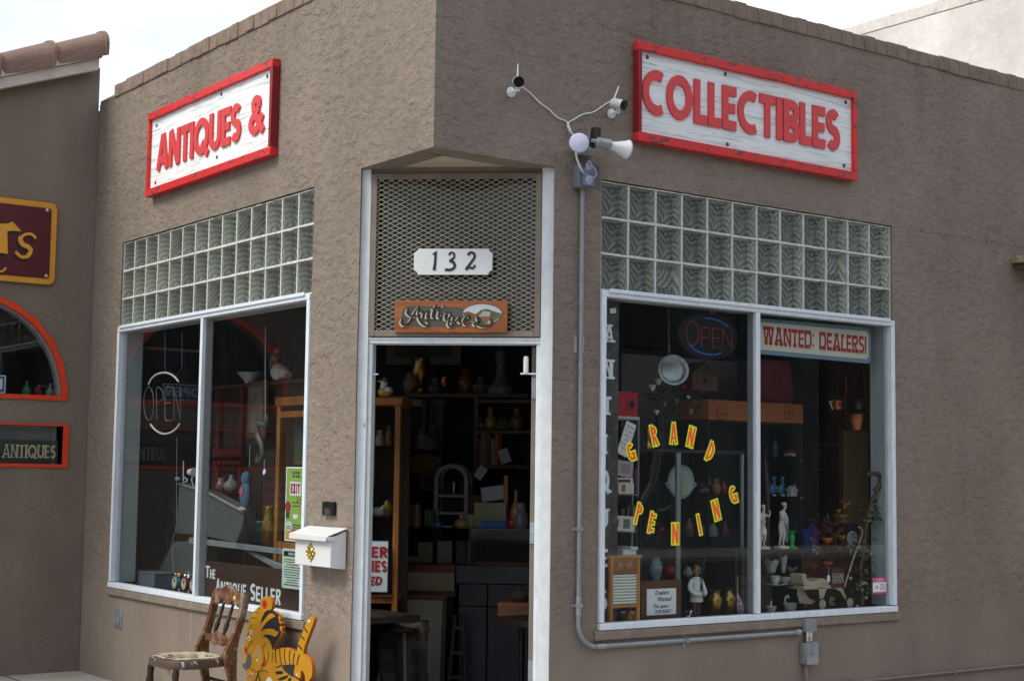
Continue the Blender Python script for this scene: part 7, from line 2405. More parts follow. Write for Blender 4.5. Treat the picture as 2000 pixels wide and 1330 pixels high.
b = MB(); p = K(636, 962, d - .01); b.prism([(p[0] - .013, p[2] - .022), (p[0] + .013, p[2] - .022), (p[0] + .013, p[2] + .014), (p[0], p[2] + .022), (p[0] - .013, p[2] + .014)], d - .012, d - .011)
b.tube([(p[0], d - .011, p[2] + .022), K(640, 880, d)], .0008, 4); t.part('price_tag', b, PAPER)
b = MB(); p = K(138, 590, .2); b.prism([(p[0] - .012, p[2] - .02), (p[0] + .012, p[2] - .02), (p[0] + .012, p[2] + .012), (p[0], p[2] + .020), (p[0] - .012, p[2] + .012)], .20, .201)
b.tube([(p[0], .2005, p[2] + .02), K(140, 470, .2)], .0008, 4)
single('price_tag', 'white price tag hanging from the half hidden statuette', 'tag', FR, (p[0], .2, p[2]), b, PAPER)
# gnarled stick with ivy
d = .10
t = thing_at('walking_stick', 'gnarled brown walking stick with a hooked root handle and ivy', 'stick', FR, 1684, 1187, d)
pts = [K(x, y, d) for x, y in ((900, 1190), (905, 1050), (890, 900), (915, 740), (930, 600), (945, 470), (980, 350), (1030, 250), (1050, 180), (1020, 145), (965, 140), (940, 150))]
pts[0] = (pts[0][0], d, ZL + .018)
P = spline(pts, 5)
b = MB(); b.tube(P, [.0105 + .002 * sin(i * 1.3) + (.006 if i > 34 else 0) - (.008 * max(0, i - 48) / 8) for i in range(len(P))], 10)
b.ell(K(1040, 235, d), (.018, .014, .020), 10, 8); b.ell(K(1075, 240, d - .005), (.012, .010, .009), 8, 6); b.ell(K(1000, 265, d), (.014, .012, .016), 8, 6)
t.part('stick', b, wood((.17, .075, .035), (.07, .03, .015), 'z', 10, .6), smooth=60)
b = MB(); b2 = MB()
for cx_, cy_, n, sp_ in ((1000, 450, 40, 42), (975, 520, 16, 28), (880, 690, 24, 40), (905, 930, 14, 40), (900, 1030, 38, 48), (945, 780, 12, 34), (880, 1120, 9, 22)):
    for i in range(n):
        px, py = rl.gauss(cx_, sp_), rl.gauss(cy_, sp_)
        leaf(b if rl.random() < .72 else b2, K(px, py, d + rl.uniform(-.03, .03)), rl.uniform(.022, .036), rl.uniform(.009, .014), (rl.uniform(-1.2, 1.2), rl.uniform(-1, 1), rl.uniform(0, 6.3)))
b.tube(spline([K(905, 1110, d - .012), K(920, 900, d - .014), K(935, 600, d - .014), K(1000, 440, d - .012), K(1075, 410, d - .01), K(1085, 500, d - .01)], 6), .0016, 5)
t.part('ivy_leaves', b, mat((.035, .075, .035), .5, 0, .4, 40), recalc=False)
t.part('pale_ivy_leaves', b2, mat((.34, .38, .28), .5, 0, .3, 40), recalc=False)
b = MB(); b.tube(spline([K(1060, 260), K(1085, 300), K(1070, 355), K(1040, 360)], 5), .0015, 5); t.part('cord', b, mat((.12, .05, .05), .6))
# warning sticker on the pane
d = .0185
xa, xb = FR.x(1705, 1143, d), FR.x(1731, 1143, d); za, zb = FR.z(1718, 1159, d), FR.z(1718, 1128, d)
t = Thing('alarm_sticker', 'white and pink WARNING alarm sticker low in the corner of the right pane', 'sticker', FR, ((xa + xb) / 2, d, za))
b = MB(); b.box(xa, xb, d, d + .0008, za, zb); t.part('sticker', b, PAPER)
PK = mat((.60, .06, .20), .6)
b = MB(); h = zb - za; b.box(xa, xb, d - .0006, d - .0001, zb - h * .28, zb); b.box(xa, xb, d - .0006, d - .0001, za, za + h * .12); t.part('pink_band', b, PK)
b = MB(); b.text('WARNING', (xa + xb) / 2, d - .0009, zb - h * .14, h * .14, 0, .0002); b.text('ALARM SYSTEM', (xa + xb) / 2, d - .0009, zb - h * .25, h * .09); t.part('band_text', b, PAPER, smooth=0)
b = MB()
for k in range(5): b.box(xa + (xb - xa) * .52, xb - .004 - .004 * (k % 2), d - .0006, d - .0001, za + h * (.22 + k * .09), za + h * (.25 + k * .09))
for s_ in (-1, 1):
    cx = xa + (xb - xa) * .27; cz = za + h * .42
    for r in (.006, .011): b.stroke([(cx + s_ * r * cos(rad(a)), cz + 1.5 * r * sin(rad(a))) for a in range(-50, 51, 20)], .0016, d - .0006, d)
t.part('small_print', b, mat((.10, .10, .14), .6), smooth=0)


# ================================================================== inside the left window
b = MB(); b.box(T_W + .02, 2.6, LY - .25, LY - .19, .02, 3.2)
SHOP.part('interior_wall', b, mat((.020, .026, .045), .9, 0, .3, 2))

# --- unlit neon sign
d = .08
K = lambda x, y, dd=d: P_(FL, 210 + x * .48122, 580 + y * .48122, dd)
K2 = lambda x, y: K(x, y)[::2]
t = Thing('neon_open_sign', 'unlit white neon tube sign reading OPEN between two arcs, hung on blue cords', 'sign', FL, K(225, 560))
TUBE = mat((.62, .63, .62), .25, 0, .05, 20, 0)
DIM = mat((.10, .10, .10), .25, 0, .05, 20, 0)
b = MB()
b.tube(spline([K(167, 355), K(180, 330), K(205, 312), K(240, 308), K(270, 322), K(288, 343)], 5), .0065, 8)
b.tube(spline([K(175, 517), K(195, 540), K(225, 555), K(255, 550), K(278, 535), K(292, 515)], 5), .0065, 8)
t.part('arc_tubes', b, TUBE)
b = MB()
b.tube([K(168 + 20 * cos(a * pi / 10), 433 + 68 * sin(a * pi / 10)) for a in range(20)], .0042, 7, closed=True)
b.tube(spline([K(200, 498), K(200, 430), K(200, 368), K(222, 380), K(224, 410), K(203, 432)], 4), .0042, 7)
b.tube(spline([K(262, 368), K(236, 368), K(234, 430), K(236, 498), K(262, 498)], 4), .0042, 7); b.tube([K(236, 430), K(256, 430)], .0042, 7)
b.tube([K(270, 498), K(270, 366), K(296, 496), K(296, 364)], .0042, 7)
t.part('letter_tubes', b, DIM)
b = MB(); p, q_ = K(238, 300, d + .02), K(230, 570, d + .02)
b.box(K(160, 430)[0], K(300, 430)[0], d + .016, d + .022, K(0, 560)[2], K(0, 305)[2]); t.part('backing', b, glass_mat('dark_acrylic', (.6, .6, .62), 1.3))
b = MB()
for x0_, y0_, x1_ in ((233, 285, 235), (302, 290, 303)): b.tube([K(x0_, y0_), K(x1_, 140)], .003, 6)
b.tube([K(270, 330), K(303, 290)], .002, 5); b.tube([K(240, 308), K(233, 285)], .002, 5)
t.part('blue_cord', b, mat((.03, .07, .30), .5))
b = MB(); b.tube(spline([K(282, 570), K(280, 800), K(278, 930), K(262, 1000), K(268, 1110)], 5), .0016, 5)
single('hanging_cable', 'thin pale cord hanging down to the alarm clocks', 'cable', FL, K(280, 800), b, mat((.35, .32, .30), .6))

# --- alarm clocks
zc = LEDGE + .018
for cx, c, lab in ((272, (.07, .20, .25), 'teal alarm clock with brass bells, leftmost of three on the left window ledge'), (310, (.20, .02, .03), 'dark red alarm clock in the middle of the three on the left window ledge'), (345, (.26, .015, .02), 'bright red alarm clock nearest the white window post')):
    d = .10
    x, z = FL.at(210 + cx * .48122, 1150, d); r = .046
    t = Thing('alarm_clock', lab, 'clock', FL, (x, d, zc), 'twin bell alarm clocks')
    z = zc + r + .018
    b = MB(); b.lathe((x, d, z), [(0, .055), (r * .96, .055), (r, .05), (r, -.004), (r * .93, -.008), (r * .92, .0), (0, .0)], 28, ax='y'); t.part('case', b, mat(c, .3, .2, .1, 20), smooth=40)
    b = MB(); b.lathe((x, d - .002, z), [(0, -.001), (r * .90, -.001), (r * .90, .001)], 28, ax='y'); f = t.part('dial', b, mat((.50, .46, .36), .5, 0, .2, 30))
    b = MB()
    for k in range(12):
        a = k * pi / 6; b.stroke([(x + r * .72 * cos(a), z + r * .72 * sin(a)), (x + r * .84 * cos(a), z + r * .84 * sin(a))], .004, d - .0042, d - .003)
    b.stroke([(x, z), (x + r * .3, z + r * .42)], .004, d - .005, d - .003); b.stroke([(x, z), (x - r * .15, z + r * .66)], .003, d - .0055, d - .003)
    t.part('hands', b, BLACK, smooth=0)
    b = MB()
    for s_ in (-1, 1):
        X = Matrix.Translation((x + s_ * .024, d + .024, z + r * .92)) @ Matrix.Rotation(s_ * .45, 4, 'Y')
        b.lathe((0, 0, 0), [(.0, .026), (.012, .023), (.021, .012), (.023, .004), (.021, .004)], 16, X=X)
    b.tube(spline([(x - .02, d + .024, z + r + .02), (x, d + .024, z + r + .04), (x + .02, d + .024, z + r + .02)], 4), .0022, 6)
    t.part('bells', b, BRASS if cx < 300 else CHROME)
    b = MB()
    for s_ in (-1, 1): b.tube([(x + s_ * .022, d + .02, z - r * .85), (x + s_ * .034, d + .02, zc)], .005, 8)
    t.part('feet', b, CHROME)

# --- brown routed board
d = .055
t = thing_at('shop_name_board', 'dark brown wooden board with white letters THE ANTIQUE SELLER low in the left window', 'sign', FL, 480, 1190, d)
K = lambda x, y, dd=d: FL.at(x, y, dd)
b = MB(); pl = [K(393, 1170), K(598, 1208), K(598, 1117), K(393, 1094)]
pl = [(XM_L + .02, zc), (-LA - .04, zc), (-LA - .04, K(575, 1114)[1]), (XM_L + .02, K(394, 1094)[1])]
b.prism(pl, d, d + .025); t.part('board', b, wood((.055, .024, .014), (.025, .011, .008), 'x', 5, .45), bevel=.003)
WL = mat((.64, .68, .70), .5, 0, .06, 20)
b = MB()
z0, z1 = K(412, 1128)[1], K(412, 1107)[1]
xa = K(402, 1118)[0]; xm = K(409, 1118)[0]; xb = K(421, 1120)[0]
word(b, 'T', xa, xm + .008, z0, z1 + .006, d - .003, d + .002, .17)
word(b, 'HE', xm + .016, xb, z0 - .004, z1 - .012, d - .003, d + .002, .17, .14)
xa, xb = K(422, 1148)[0], K(481, 1160)[0]; z1 = K(435, 1131)[1]; z0 = K(435, 1160)[1]
word(b, 'A', xa, xa + .066, z0 - .004, z1, d - .003, d + .002, .17)
word(b, 'NTIQUE', xa + .076, xb, z0 - .002, z1 - .012, d - .003, d + .002, .17, .16)
xa, xb = K(490, 1160)[0], K(549, 1170)[0]; z1 = K(500, 1140)[1]; z0 = K(500, 1172)[1]
word(b, 'S', xa, xa + .064, z0 - .004, z1, d - .003, d + .002, .17)
word(b, 'ELLER', xa + .076, xb, z0 - .004, z1 - .012, d - .003, d + .002, .17, .16)
t.part('lettering', b, WL)

# --- theatre poster on the glass
d = .030
xa, xb = FL.x(558, 985, d), -LA - .088; za, zb = FL.z(570, 1055, d), FL.z(570, 913, d)
pw_, phh = xb - xa, zb - za
t = Thing('theatre_poster', 'narrow green and orange theatre poster with a white EXIT panel in the left window', 'poster', FL, ((xa + xb) / 2, d, za))
b = MB(); b.box(xa - .004, xb, d, d + .001, za - .004, zb + .004); t.part('paper', b, PAPER)
U = lambda u, v: (xa + u * pw_, za + v * phh)
b = MB()
b.prism([U(.03, .16), U(1, .16), U(1, .99), U(.03, .99)], d - .0006, d - .0001, 0)
b.prism([U(.03, .01), U(1, .01), U(1, .159), U(.03, .159)], d - .0006, d - .0001, 1)
t.part('print', b, [mat((.26, .42, .08), .6, 0, .15, 10, 0), mat((.55, .22, .09), .6, 0, .15, 10, 0)])
b = MB()
b.prism([U(.22, .62), U(.82, .61), U(.82, .80), U(.22, .81)], d - .0012, d - .0007, 0)
b.prism(arc(*U(.14, .46), pw_ * .16, phh * .08, 0, 360, 14)[:-1], d - .0012, d - .0007, 1)
b.prism([U(.02, .30), U(.22, .30), U(.26, .42), U(.02, .44)], d - .0011, d - .0007, 2)
b.prism(arc(*U(.94, .40), pw_ * .10, phh * .09, 0, 360, 14)[:-1], d - .0012, d - .0007, 3)
b.prism(arc(*U(.22, .19), pw_ * .20, phh * .07, 0, 360, 16)[:-1], d - .0014, d - .0007, 4)
b.prism([U(.03, .03), U(.26, .03), U(.20, .15), U(.03, .20)], d - .0012, d - .0007, 5)
b.prism([U(.46, .30), U(.66, .30), U(.70, .36), U(.42, .36)], d - .0012, d - .0007, 0)
t.part('pictures', b, [PAPER, mat((.30, .03, .06), .6, 0, .5, 60), mat((.10, .04, .03), .6), mat((.45, .02, .03), .6), mat((.55, .62, .68), .6), mat((.62, .35, .02), .6)], smooth=0)
b = MB()
b.text('Bistro Players', *((U(.56, .92)[0], d - .0012, U(.5, .915)[1])), phh * .055, 0, .0006, 0, .66)
b.text('Bistro Theater', *((U(.56, .86)[0], d - .0012, U(.5, .865)[1])), phh * .055, 0, .0006, 0, .66)
for v, a, c in ((.52, .4, .8), (.475, .38, .82), (.215, .40, .98), (.18, .42, .98), (.14, .40, .95), (.09, .45, .9), (.19, .06, .36), (.16, .08, .36)):
    p0, p1 = U(a, v), U(c, v); b.stroke([p0, p1], phh * .010, d - .0018, d - .0008)
t.part('small_print', b, mat((.03, .03, .035), .6), smooth=0)
b = MB(); x0, z0 = U(.27, .645); x1, z1 = U(.78, .78); word(b, 'EXIT', x0, x1, z0, z1, d - .0018, d - .0013, .26, .12)
t.part('exit_lettering', b, mat((.36, .02, .05), .6), smooth=0)
b = MB(); b.stroke([U(*p) for p in spline([(.60, .64), (.66, .52), (.74, .62), (.80, .55), (.90, .62), (.84, .50), (.98, .60)], 4)], .004, d - .0018, d - .0008)
t.part('script_lettering', b, mat((.30, .10, .02), .6), smooth=0)
# --- office plate
d = .031
xa, xb = FL.x(551, 1110, d), -LA - .085; zb = FL.z(555, 1070, d); za = FL.z(560, 1148, d)
t = Thing('office_plate', 'pale green enamel plate headed OFFICE with small print, partly hidden by the mailbox', 'sign', FL, ((xa + xb) / 2, d, za))
b = MB(); b.prism(rrect(xa, xb, za, zb, .014), d, d + .002); t.part('plate', b, mat((.50, .62, .55), .4, 0, .08, 10))
b = MB(); b.prism(rrect(xa + .016, xb - .012, zb - .045, zb - .014, .003), d - .0008, d - .0001); t.part('heading_bar', b, BLACK)
b = MB(); b.text('OFFICE HOURS', (xa + xb) / 2 + .002, d - .0012, zb - .037, .021, 0, .0003, 0, .72); t.part('heading', b, PAPER, smooth=0)
b = MB(); rr = random.Random(2)
for k in range(11):
    zz = zb - .062 - k * .0145; w_ = rr.uniform(.5, .85) * (xb - xa) / 2; xc = (xa + xb) / 2 + rr.uniform(-.004, .004); x = xc - w_
    while x < xc + w_:
        l = rr.uniform(.006, .02); b.stroke([(x, zz), (min(xc + w_, x + l), zz)], .0045 if k < 10 else .006, d - .0008, d - .0001); x += l + .004
t.part('small_print', b, mat((.05, .06, .06), .6), smooth=0)
b = MB(); xx = -LA - .14; b.box(xx - .05, xx + .04, .035, .037, zb + .004, zb + .03)
single('blue_strip', 'strip of deep blue paper between the theatre poster and the office plate', 'paper', FL, (xx, .035, zb), b, mat((.012, .02, .10), .6))
# white animal at the right corner
x, z = FL.at(587, 1190, .12)
b = MB(); b.ell((x + .01, .14, zc + .045), (.035, .03, .05), 12, 8); b.ell((x - .004, .13, zc + .105), (.024, .022, .026), 12, 8); b.tube([(x - .02, .125, zc + .105), (x - .045, .12, zc + .10)], [.012, .008], 8)
b.tube([(x, .13, zc + .125), (x + .004, .13, zc + .15)], [.008, .003], 6); b.tube([(x + .014, .14, zc + .125), (x + .02, .14, zc + .145)], [.008, .003], 6)
single('animal_figurine', 'small white animal figurine peeking out at the right corner of the left window', 'figurine', FL, (x, .13, zc), b, CREAM, smooth=80)

# --- galvanised apparatus
K = lambda x, y, dd: P_(FL, 210 + x * .48122, 580 + y * .48122, dd)
G_ = NT('zinc_spangle'); v_ = G_.co(1); n_ = G_.noise(v_, 22, 6, .7); n2_ = G_.noise(v_, 5, 3)
ZINC = G_.fin(G_.mix(n2_, G_.mix(G_.ramp(n_, [(.35, 0), (.65, 1)]), (.07, .082, .09), (.16, .18, .195)), (.10, .11, .115)), .5, .35, G_.bump(n_, .15, .004))
d = .34
t = Thing('galvanised_tub', 'large angular galvanised metal trough standing behind the window post', 'trough', FL, K(400, 1170, d)[:2] + (zc,))


def pan(b, pts, d0, d1):
    q = [K(x, y, d0)[::2] for x, y in pts]
    b.prism(q, d0, d1)


b = MB(); pan(b, [(275, 960), (290, 755), (405, 790), (550, 868), (546, 930), (520, 1002), (385, 968)], d, d + .10); t.part('hopper', b, ZINC, bevel=.008)
b = MB()
b.tube([K(290, 757, d - .004), K(405, 792, d - .004), K(550, 870, d - .004)], .010, 8); t.part('rim', b, GALV)
b = MB(); p0, p1 = K(268, 992, d + .02), K(380, 985, d + .02)
b.prism([p0[::2], (p1[0] + .10, p1[2]), (p1[0] + .02, zc), K(180, 1165, d + .02)[:1] + (zc,)], d + .02, d + .12); t.part('base', b, ZINC, bevel=.006)
b = MB(); pan(b, [(330, 975), (725, 1024), (725, 1046), (330, 998)], d - .05, d - .025)
for x in (345, 458): b.lathe(K(x, 998, d - .052), [(0, -.003), (.008, -.002), (.008, .002)], 10, ax='y')
t.part('cross_bar', b, GALV, bevel=.003)
b = MB(); pan(b, [(560, 1032), (590, 1036), (720, 1092), (720, 1112), (690, 1108)], d - .02, d + .0); t.part('brace', b, GALV, bevel=.003)
b = MB(); b.tube(spline([K(278, 800, d - .02), K(262, 840, d - .02), K(275, 900, d - .02), K(240, 960, d - .02), K(240, 1030, d - .02), K(195, 1110, d - .02)], 5), .005, 6); t.part('hose', b, BLACK)
t = Thing('swivel_lamp', 'white swivel lamp head on a thin bracket above the galvanised trough', 'lamp', FL, K(335, 755, .30))
b = MB(); p = K(345, 710, .30); b.lathe(p, [(0, -.05), (.022, -.045), (.026, .02), (.030, .024), (.030, .034), (0, .034)], 16, ax='x'); t.part('head', b, PLASTIC_W)
b = MB(); b.tube([K(308, 665, .30), K(308, 745, .30)], .004, 6); b.tube(spline([K(345, 730, .30), K(342, 745, .30), K(352, 770, .32)], 4), .005, 6); b.tube(spline([K(312, 730, .3), K(325, 745, .3), K(305, 752, .3)], 4), .003, 6); t.part('bracket', b, PLASTIC_W)
b = MB(); p = K(285, 737, .31); b.ell(p, (.03, .02, .014), 12, 6); t.part('blue_shade', b, mat((.16, .28, .36), .3))
x0, z1 = FL.at(210 + 95 * .48122, 1117, .22); x1, z0 = FL.at(210 + 200 * .48122, 1138, .22)
b = MB(); b.box(x0, x1, .20, .42, zc - .018, z1 + .01); b.box(x0 - .006, x1 + .006, .195, .425, z1 + .0105, z1 + .02)
single('storage_box', 'low blue grey lidded box in the far left corner of the left window', 'box', FL, ((x0 + x1) / 2, .3, zc - .018), b, mat((.14, .17, .21), .6), bevel=.003)
# wood chest and dark box behind
d = .62
p0, p1 = K(222, 1120, d), K(380, 925, d)
t = Thing('wooden_crate', 'orange brown wooden crate behind the galvanised trough', 'crate', FL, ((p0[0] + p1[0]) / 2, d, LEDGE))
b = MB(); b.box(p0[0], p1[0], d, d + .06, LEDGE - .002, p1[2]); t.part('crate', b, wood((.30, .11, .035), None, 'x', 6)); 
b = MB(); b.box(p0[0] + .03, p1[0] - .03, d - .010, d - .0005, p1[2] - .06, p1[2] - .02); t.part('slat', b, wood((.34, .13, .04), None, 'x', 6))
p0, p1 = K(205, 905, d - .02), K(285, 760, d - .02)
b = MB(); b.box(p0[0], p1[0] + .2, d, d + .05, K(0, 924, d)[2], p1[2])
single('dark_cabinet', 'small black cabinet standing on the wooden crate', 'cabinet', FL, (p0[0], d, K(0, 924, d)[2]), b, mat((.02, .02, .022), .4))
# tan shelf overhead
p0, p1 = K(98, 243, .55), K(345, 243, .55)
b = MB(); zz = p0[2]; b.box(p0[0], p1[0] - .3, .30, .75, zz, zz + .018)
single('tan_shelf', 'plain tan shelf high up inside the left window', 'shelf', FL, (p0[0], .5, zz), b, mat((.42, .33, .18), .7))
# tall shelf unit with china on top
d = .66
xa, xb = FL.x(415, 760, d), FL.x(606, 760, d); zs = FL.z(500, 748, d)
t = Thing('tall_cupboard', 'dark tall cupboard across the back of the left window', 'cupboard', FL, ((xa + xb) / 2, d, 0.01))
b = MB(); b.box(xa, xb + .6, d + .02, d + .05, .01, zs - .03); t.part('back', b, mat((.035, .022, .016), .6, 0, .3, 5))
b = MB(); b.box(xa - .02, xb + .6, d - .04, d + .07, zs - .028, zs); t.part('top', b, wood((.10, .05, .025), None, 'x', 5), bevel=.004)
RDW = mat((.12, .010, .010), .5, 0, .2, 8)
for px in (428, 472):
    x = FL.x(px, 900, d); b = MB(); b.box(x - .02, x + .02, d - .02, d + .019, .01, zs - .029); t.part('red_post', b, RDW, bevel=.003)
b = MB(); x0, x1 = FL.x(420, 880, d - .03), FL.x(475, 880, d - .03); z1, z0 = FL.z(440, 876, d), FL.z(440, 900, d)
b.box(x0, x1, d - .05, d - .021, z0, z1)
for k in range(6): b.lathe((x0 + (k + .5) * (x1 - x0) / 6, d - .05, z0), [((x1 - x0) / 12.5, 0), ((x1 - x0) / 12.5, .028)], 12, ax='y')
t.part('scalloped_valance', b, RDW)
for py in (960, 1010):
    b = MB(); z = FL.z(440, py, d); b.box(x0, x1, d - .03, d + .019, z - .012, z); t.part('red_shelf', b, RDW)
x, z = FL.at(488, 735, d - .01)
b = MB(); b.lathe((x, d, zs), [(0, 0), (.04, 0), (.05, .02), (.10, .075), (.095, .078), (.04, .02), (0, .015)], 24)
single('white_bowl', 'wide white bowl on top of the tall cupboard', 'bowl', FL, (x, d, zs), b, mat((.36, .36, .35), .3), smooth=60)
x, z = FL.at(540, 735, d - .01)
t = Thing('rooster_figurine', 'black and white rooster figurine with red comb on top of the tall cupboard', 'figurine', FL, (x, d, zs))
b = MB(); b.ell((x + .01, d, zs + .06), (.075, .05, .06), 14, 10); b.tube(spline([(x + .06, d, zs + .06), (x + .11, d, zs + .05), (x + .15, d, zs + .03)], 4), [.04] * 4 + [.03] * 5, 10); t.part('body', b, mat((.50, .49, .47), .5, 0, .4, 30), smooth=80)
b = MB(); b.tube(spline([(x - .03, d, zs + .08), (x - .05, d, zs + .14), (x - .04, d, zs + .18)], 4), [.045] * 4 + [.032] * 5, 10); t.part('neck', b, mat((.10, .09, .09), .5, 0, .7, 40), smooth=80)
b = MB()
for k in range(4): b.ell((x - .055 + k * .016, d, zs + .205 + .006 * (k % 2)), (.011, .008, .018), 8, 6)
t.part('comb', b, mat((.34, .05, .02), .5))
# glazed oak cabinet
d = .50
xa, xb = FL.x(538, 900, d), FL.x(612, 900, d) + .3; zt_ = FL.z(560, 775, d)
t = Thing('oak_cabinet', 'glazed orange oak cabinet standing at the right inside the left window', 'cabinet', FL, ((xa + xb) / 2, d, .01))
for x in (xa, xb - .045):
    b = MB(); b.box(x, x + .045, d, d + .04, .01, zt_ - .06); t.part('stile', b, ORWOOD, bevel=.004)
b = MB(); b.box(xa - .01, xb + .01, d - .01, d + .06, zt_ - .0595, zt_); t.part('cornice', b, ORWOOD, bevel=.006)
for py in (806, 1062):
    z = FL.z(560, py, d); b = MB(); b.box(xa + .0455, xb - .0455, d + .002, d + .038, z - .03, z + .01); t.part('rail', b, ORWOOD)
b = MB(); b.box(xa + .0455, xb - .0455, d + .014, d + .02, .01, FL.z(560, 1070, d) - .03); t.part('lower_panel', b, MIDWOOD)
b = MB(); b.box(xa + .0455, xb - .0455, d + .016, d + .02, FL.z(560, 1062, d) + .0101, FL.z(560, 806, d) - .0301); t.part('glass_door', b, CGLASS, smooth=0)
# hanging glass ornament with tags, stuffed toy
d = .20
K = lambda x, y, dd=d: P_(FL, 210 + x * .48122, 580 + y * .48122, dd)
t = Thing('glass_seahorse', 'pale etched glass seahorse shaped ornament hanging with a price tag', 'ornament', FL, K(620, 480))
b = MB(); b.tube(spline([K(632, 500), K(645, 485), K(640, 520), K(612, 515), K(610, 560), K(625, 600), K(628, 650), K(605, 665), K(612, 640)], 5), [.010 + .010 * sin(pi * i / 40) for i in range(41)], 8)
t.part('ornament', b, mat((.08, .085, .085), .25, 0, .7, 70, .5, .5))
b = MB(); b.tube([K(640, 485), K(640, 120)], .0012, 5); b.tube([K(578, 600), K(576, 690)], .0012, 5); b.tube([K(636, 660), K(636, 700)], .0012, 5); t.part('thread', b, PLASTIC_W)
b = MB(); p = K(637, 712); b.prism([(p[0] - .02, p[2] - .012), (p[0] + .012, p[2] - .004), (p[0] + .014, p[2] + .016), (p[0] - .002, p[2] + .024), (p[0] - .022, p[2] + .010)], d, d + .001, 0); b.prism([(p[0] - .02, p[2] - .026), (p[0] + .012, p[2] - .018), (p[0] + .012, p[2] - .005), (p[0] - .02, p[2] - .013)], d, d + .001, 1); t.part('tag', b, [PAPER, mat((.03, .06, .40), .6)])
p = K(560, 800, .36)
t = Thing('plush_toy', 'small plush toy in blue and pink with a flower front, on the oak shelf', 'toy', FL, (p[0], .36, LEDGE))
b = MB(); b.ell(p, (.06, .03, .10), 14, 10); b.ell((p[0], .36, p[2] + .10), (.045, .03, .05), 12, 8); t.part('body', b, mat((.06, .12, .22), .8, 0, .4, 30), smooth=80)
b = MB(); b.lathe((p[0], .328, p[2] + .02), [(0, -.002), (.03, 0)], 14, ax='y'); t.part('flower_patch', b, mat((.36, .10, .16), .8, 0, .4, 50))
b = MB(); b.ell((p[0] - .02, .35, p[2] - .10), (.05, .03, .02), 10, 6); t.part('base', b, mat((.35, .30, .26), .8)); b = MB(); b.tube([(p[0], .37, p[2] - .1), (p[0], .37, LEDGE)], .008, 8); t.part('stand', b, BLACK)
# poster on the neighbour's front that mirrors in this window
x1, zz1 = FR.at(503, 942, NY); x0 = FR.x(552, 942, NY); zz0 = FR.z(530, 1036, NY); zm = FR.z(530, 985, NY)
t = Thing('window_bill', 'pink and lime bill on the neighbouring shopfront, seen mirrored in the left window', 'poster', FR, (-(x0 + x1) / 2, NY - .02, zz0))
b = MB(); b.box(-x0, -x1, NY - .020, NY - .016, zm, zz1, 0); b.box(-x0, -x1, NY - .020, NY - .016, zz0, zm - .001, 1)
t.part('paper', b, [mat((.55, .12, .28), .6), mat((.45, .50, .05), .6)])
b = MB()
for k in range(4):
    z = zz1 - .05 - k * (zz1 - zz0 - .05) / 4
    b.stroke([(-x0 + .02 + i * .02, z + (.02 if i % 2 else -.02)) for i in range(int((x0 - x1) / .02) - 1)], .010, NY - .0225, NY - .0202)
t.part('scribble', b, mat((.05, .04, .05), .6), smooth=0)

# ================================================================== inside the doorway
def D_(px, py, d): return P_(FD, px, py, d)


# --- glazed cabinet on the left
d = 1.15
x0, x1 = FD.x(700, 1000, d), FD.x(779, 1000, d); zt_ = FD.z(750, 776, d)
t = Thing('display_cabinet', 'tall orange wood display cabinet just inside the doorway on the left', 'cabinet', FD, ((x0 + x1) / 2, d, .006))
for x in (x0, x1 - .035):
    b = MB(); b.box(x, x + .035, d, d + .04, .006, zt_ - .05); t.part('stile', b, ORWOOD, bevel=.004)
b = MB(); b.box(x0 - .01, x1 + .012, d - .012, d + .36, zt_ - .0495, zt_); t.part('cornice', b, ORWOOD, bevel=.006)
b = MB(); zz = FD.z(750, 1168, d); b.box(x0 + .0355, x1 - .0355, d + .002, d + .34, zz - .03, zz); t.part('rail', b, ORWOOD)
b = MB(); b.box(x0, x1, d + .345, d + .36, .006, zt_ - .05); t.part('back', b, mat((.03, .02, .016), .7))
for py in (870, 1010):
    zz = FD.z(750, py, d); b = MB(); b.box(x0 + .0355, x1 - .0355, d + .03, d + .33, zz - .006, zz); t.part('shelf', b, glass_mat('shelf_glass', (.8, .88, .86), 1.6))
b = MB(); b.box(x0 + .036, x1 - .036, d + .012, d + .016, zz, zt_ - .06); t.part('glass_door', b, CGLASS, smooth=0)
xs_ = FD.x(731, 870, d - .05); b = MB(); b.box(xs_ - .012, xs_ + .006, d - .10, d - .06, FD.z(731, 950, d - .05), FD.z(731, 797, d - .05))
single('yellow_pole', 'bright orange wooden bar upright beside the left door jamb', 'bar', FD, (xs_, d - .08, FD.z(731, 950, d - .05)), b, mat((.50, .22, .03), .5))
# duck on top
dd = d + .08; x, z = FD.at(753, 770, dd); z = zt_
t = Thing('duck_decoy', 'black white and yellow duck figurine on top of the display cabinet', 'figurine', FD, (x, dd, z))
b = MB(); b.ell((x, dd, z + .036), (.050, .035, .036), 14, 10); t.part('body', b, mat((.50, .36, .06), .5, 0, .3, 20), smooth=80)
b = MB(); b.tube(spline([(x - .012, dd, z + .05), (x - .012, dd, z + .075), (x - .008, dd, z + .10)], 4), [.022] * 9, 10); b.ell((x + .02, dd - .01, z + .05), (.03, .03, .02), 10, 6); t.part('neck', b, mat((.58, .57, .54), .5), smooth=80)
b = MB(); b.ell((x - .006, dd, z + .108), (.020, .018, .022), 12, 8); t.part('head', b, mat((.10, .10, .10), .5))
b = MB(); b.lathe((x - .024, dd - .004, z + .104), [(.008, 0), (.003, -.026), (0, -.028)], 8, ax='x'); t.part('bill', b, mat((.50, .30, .03), .5))
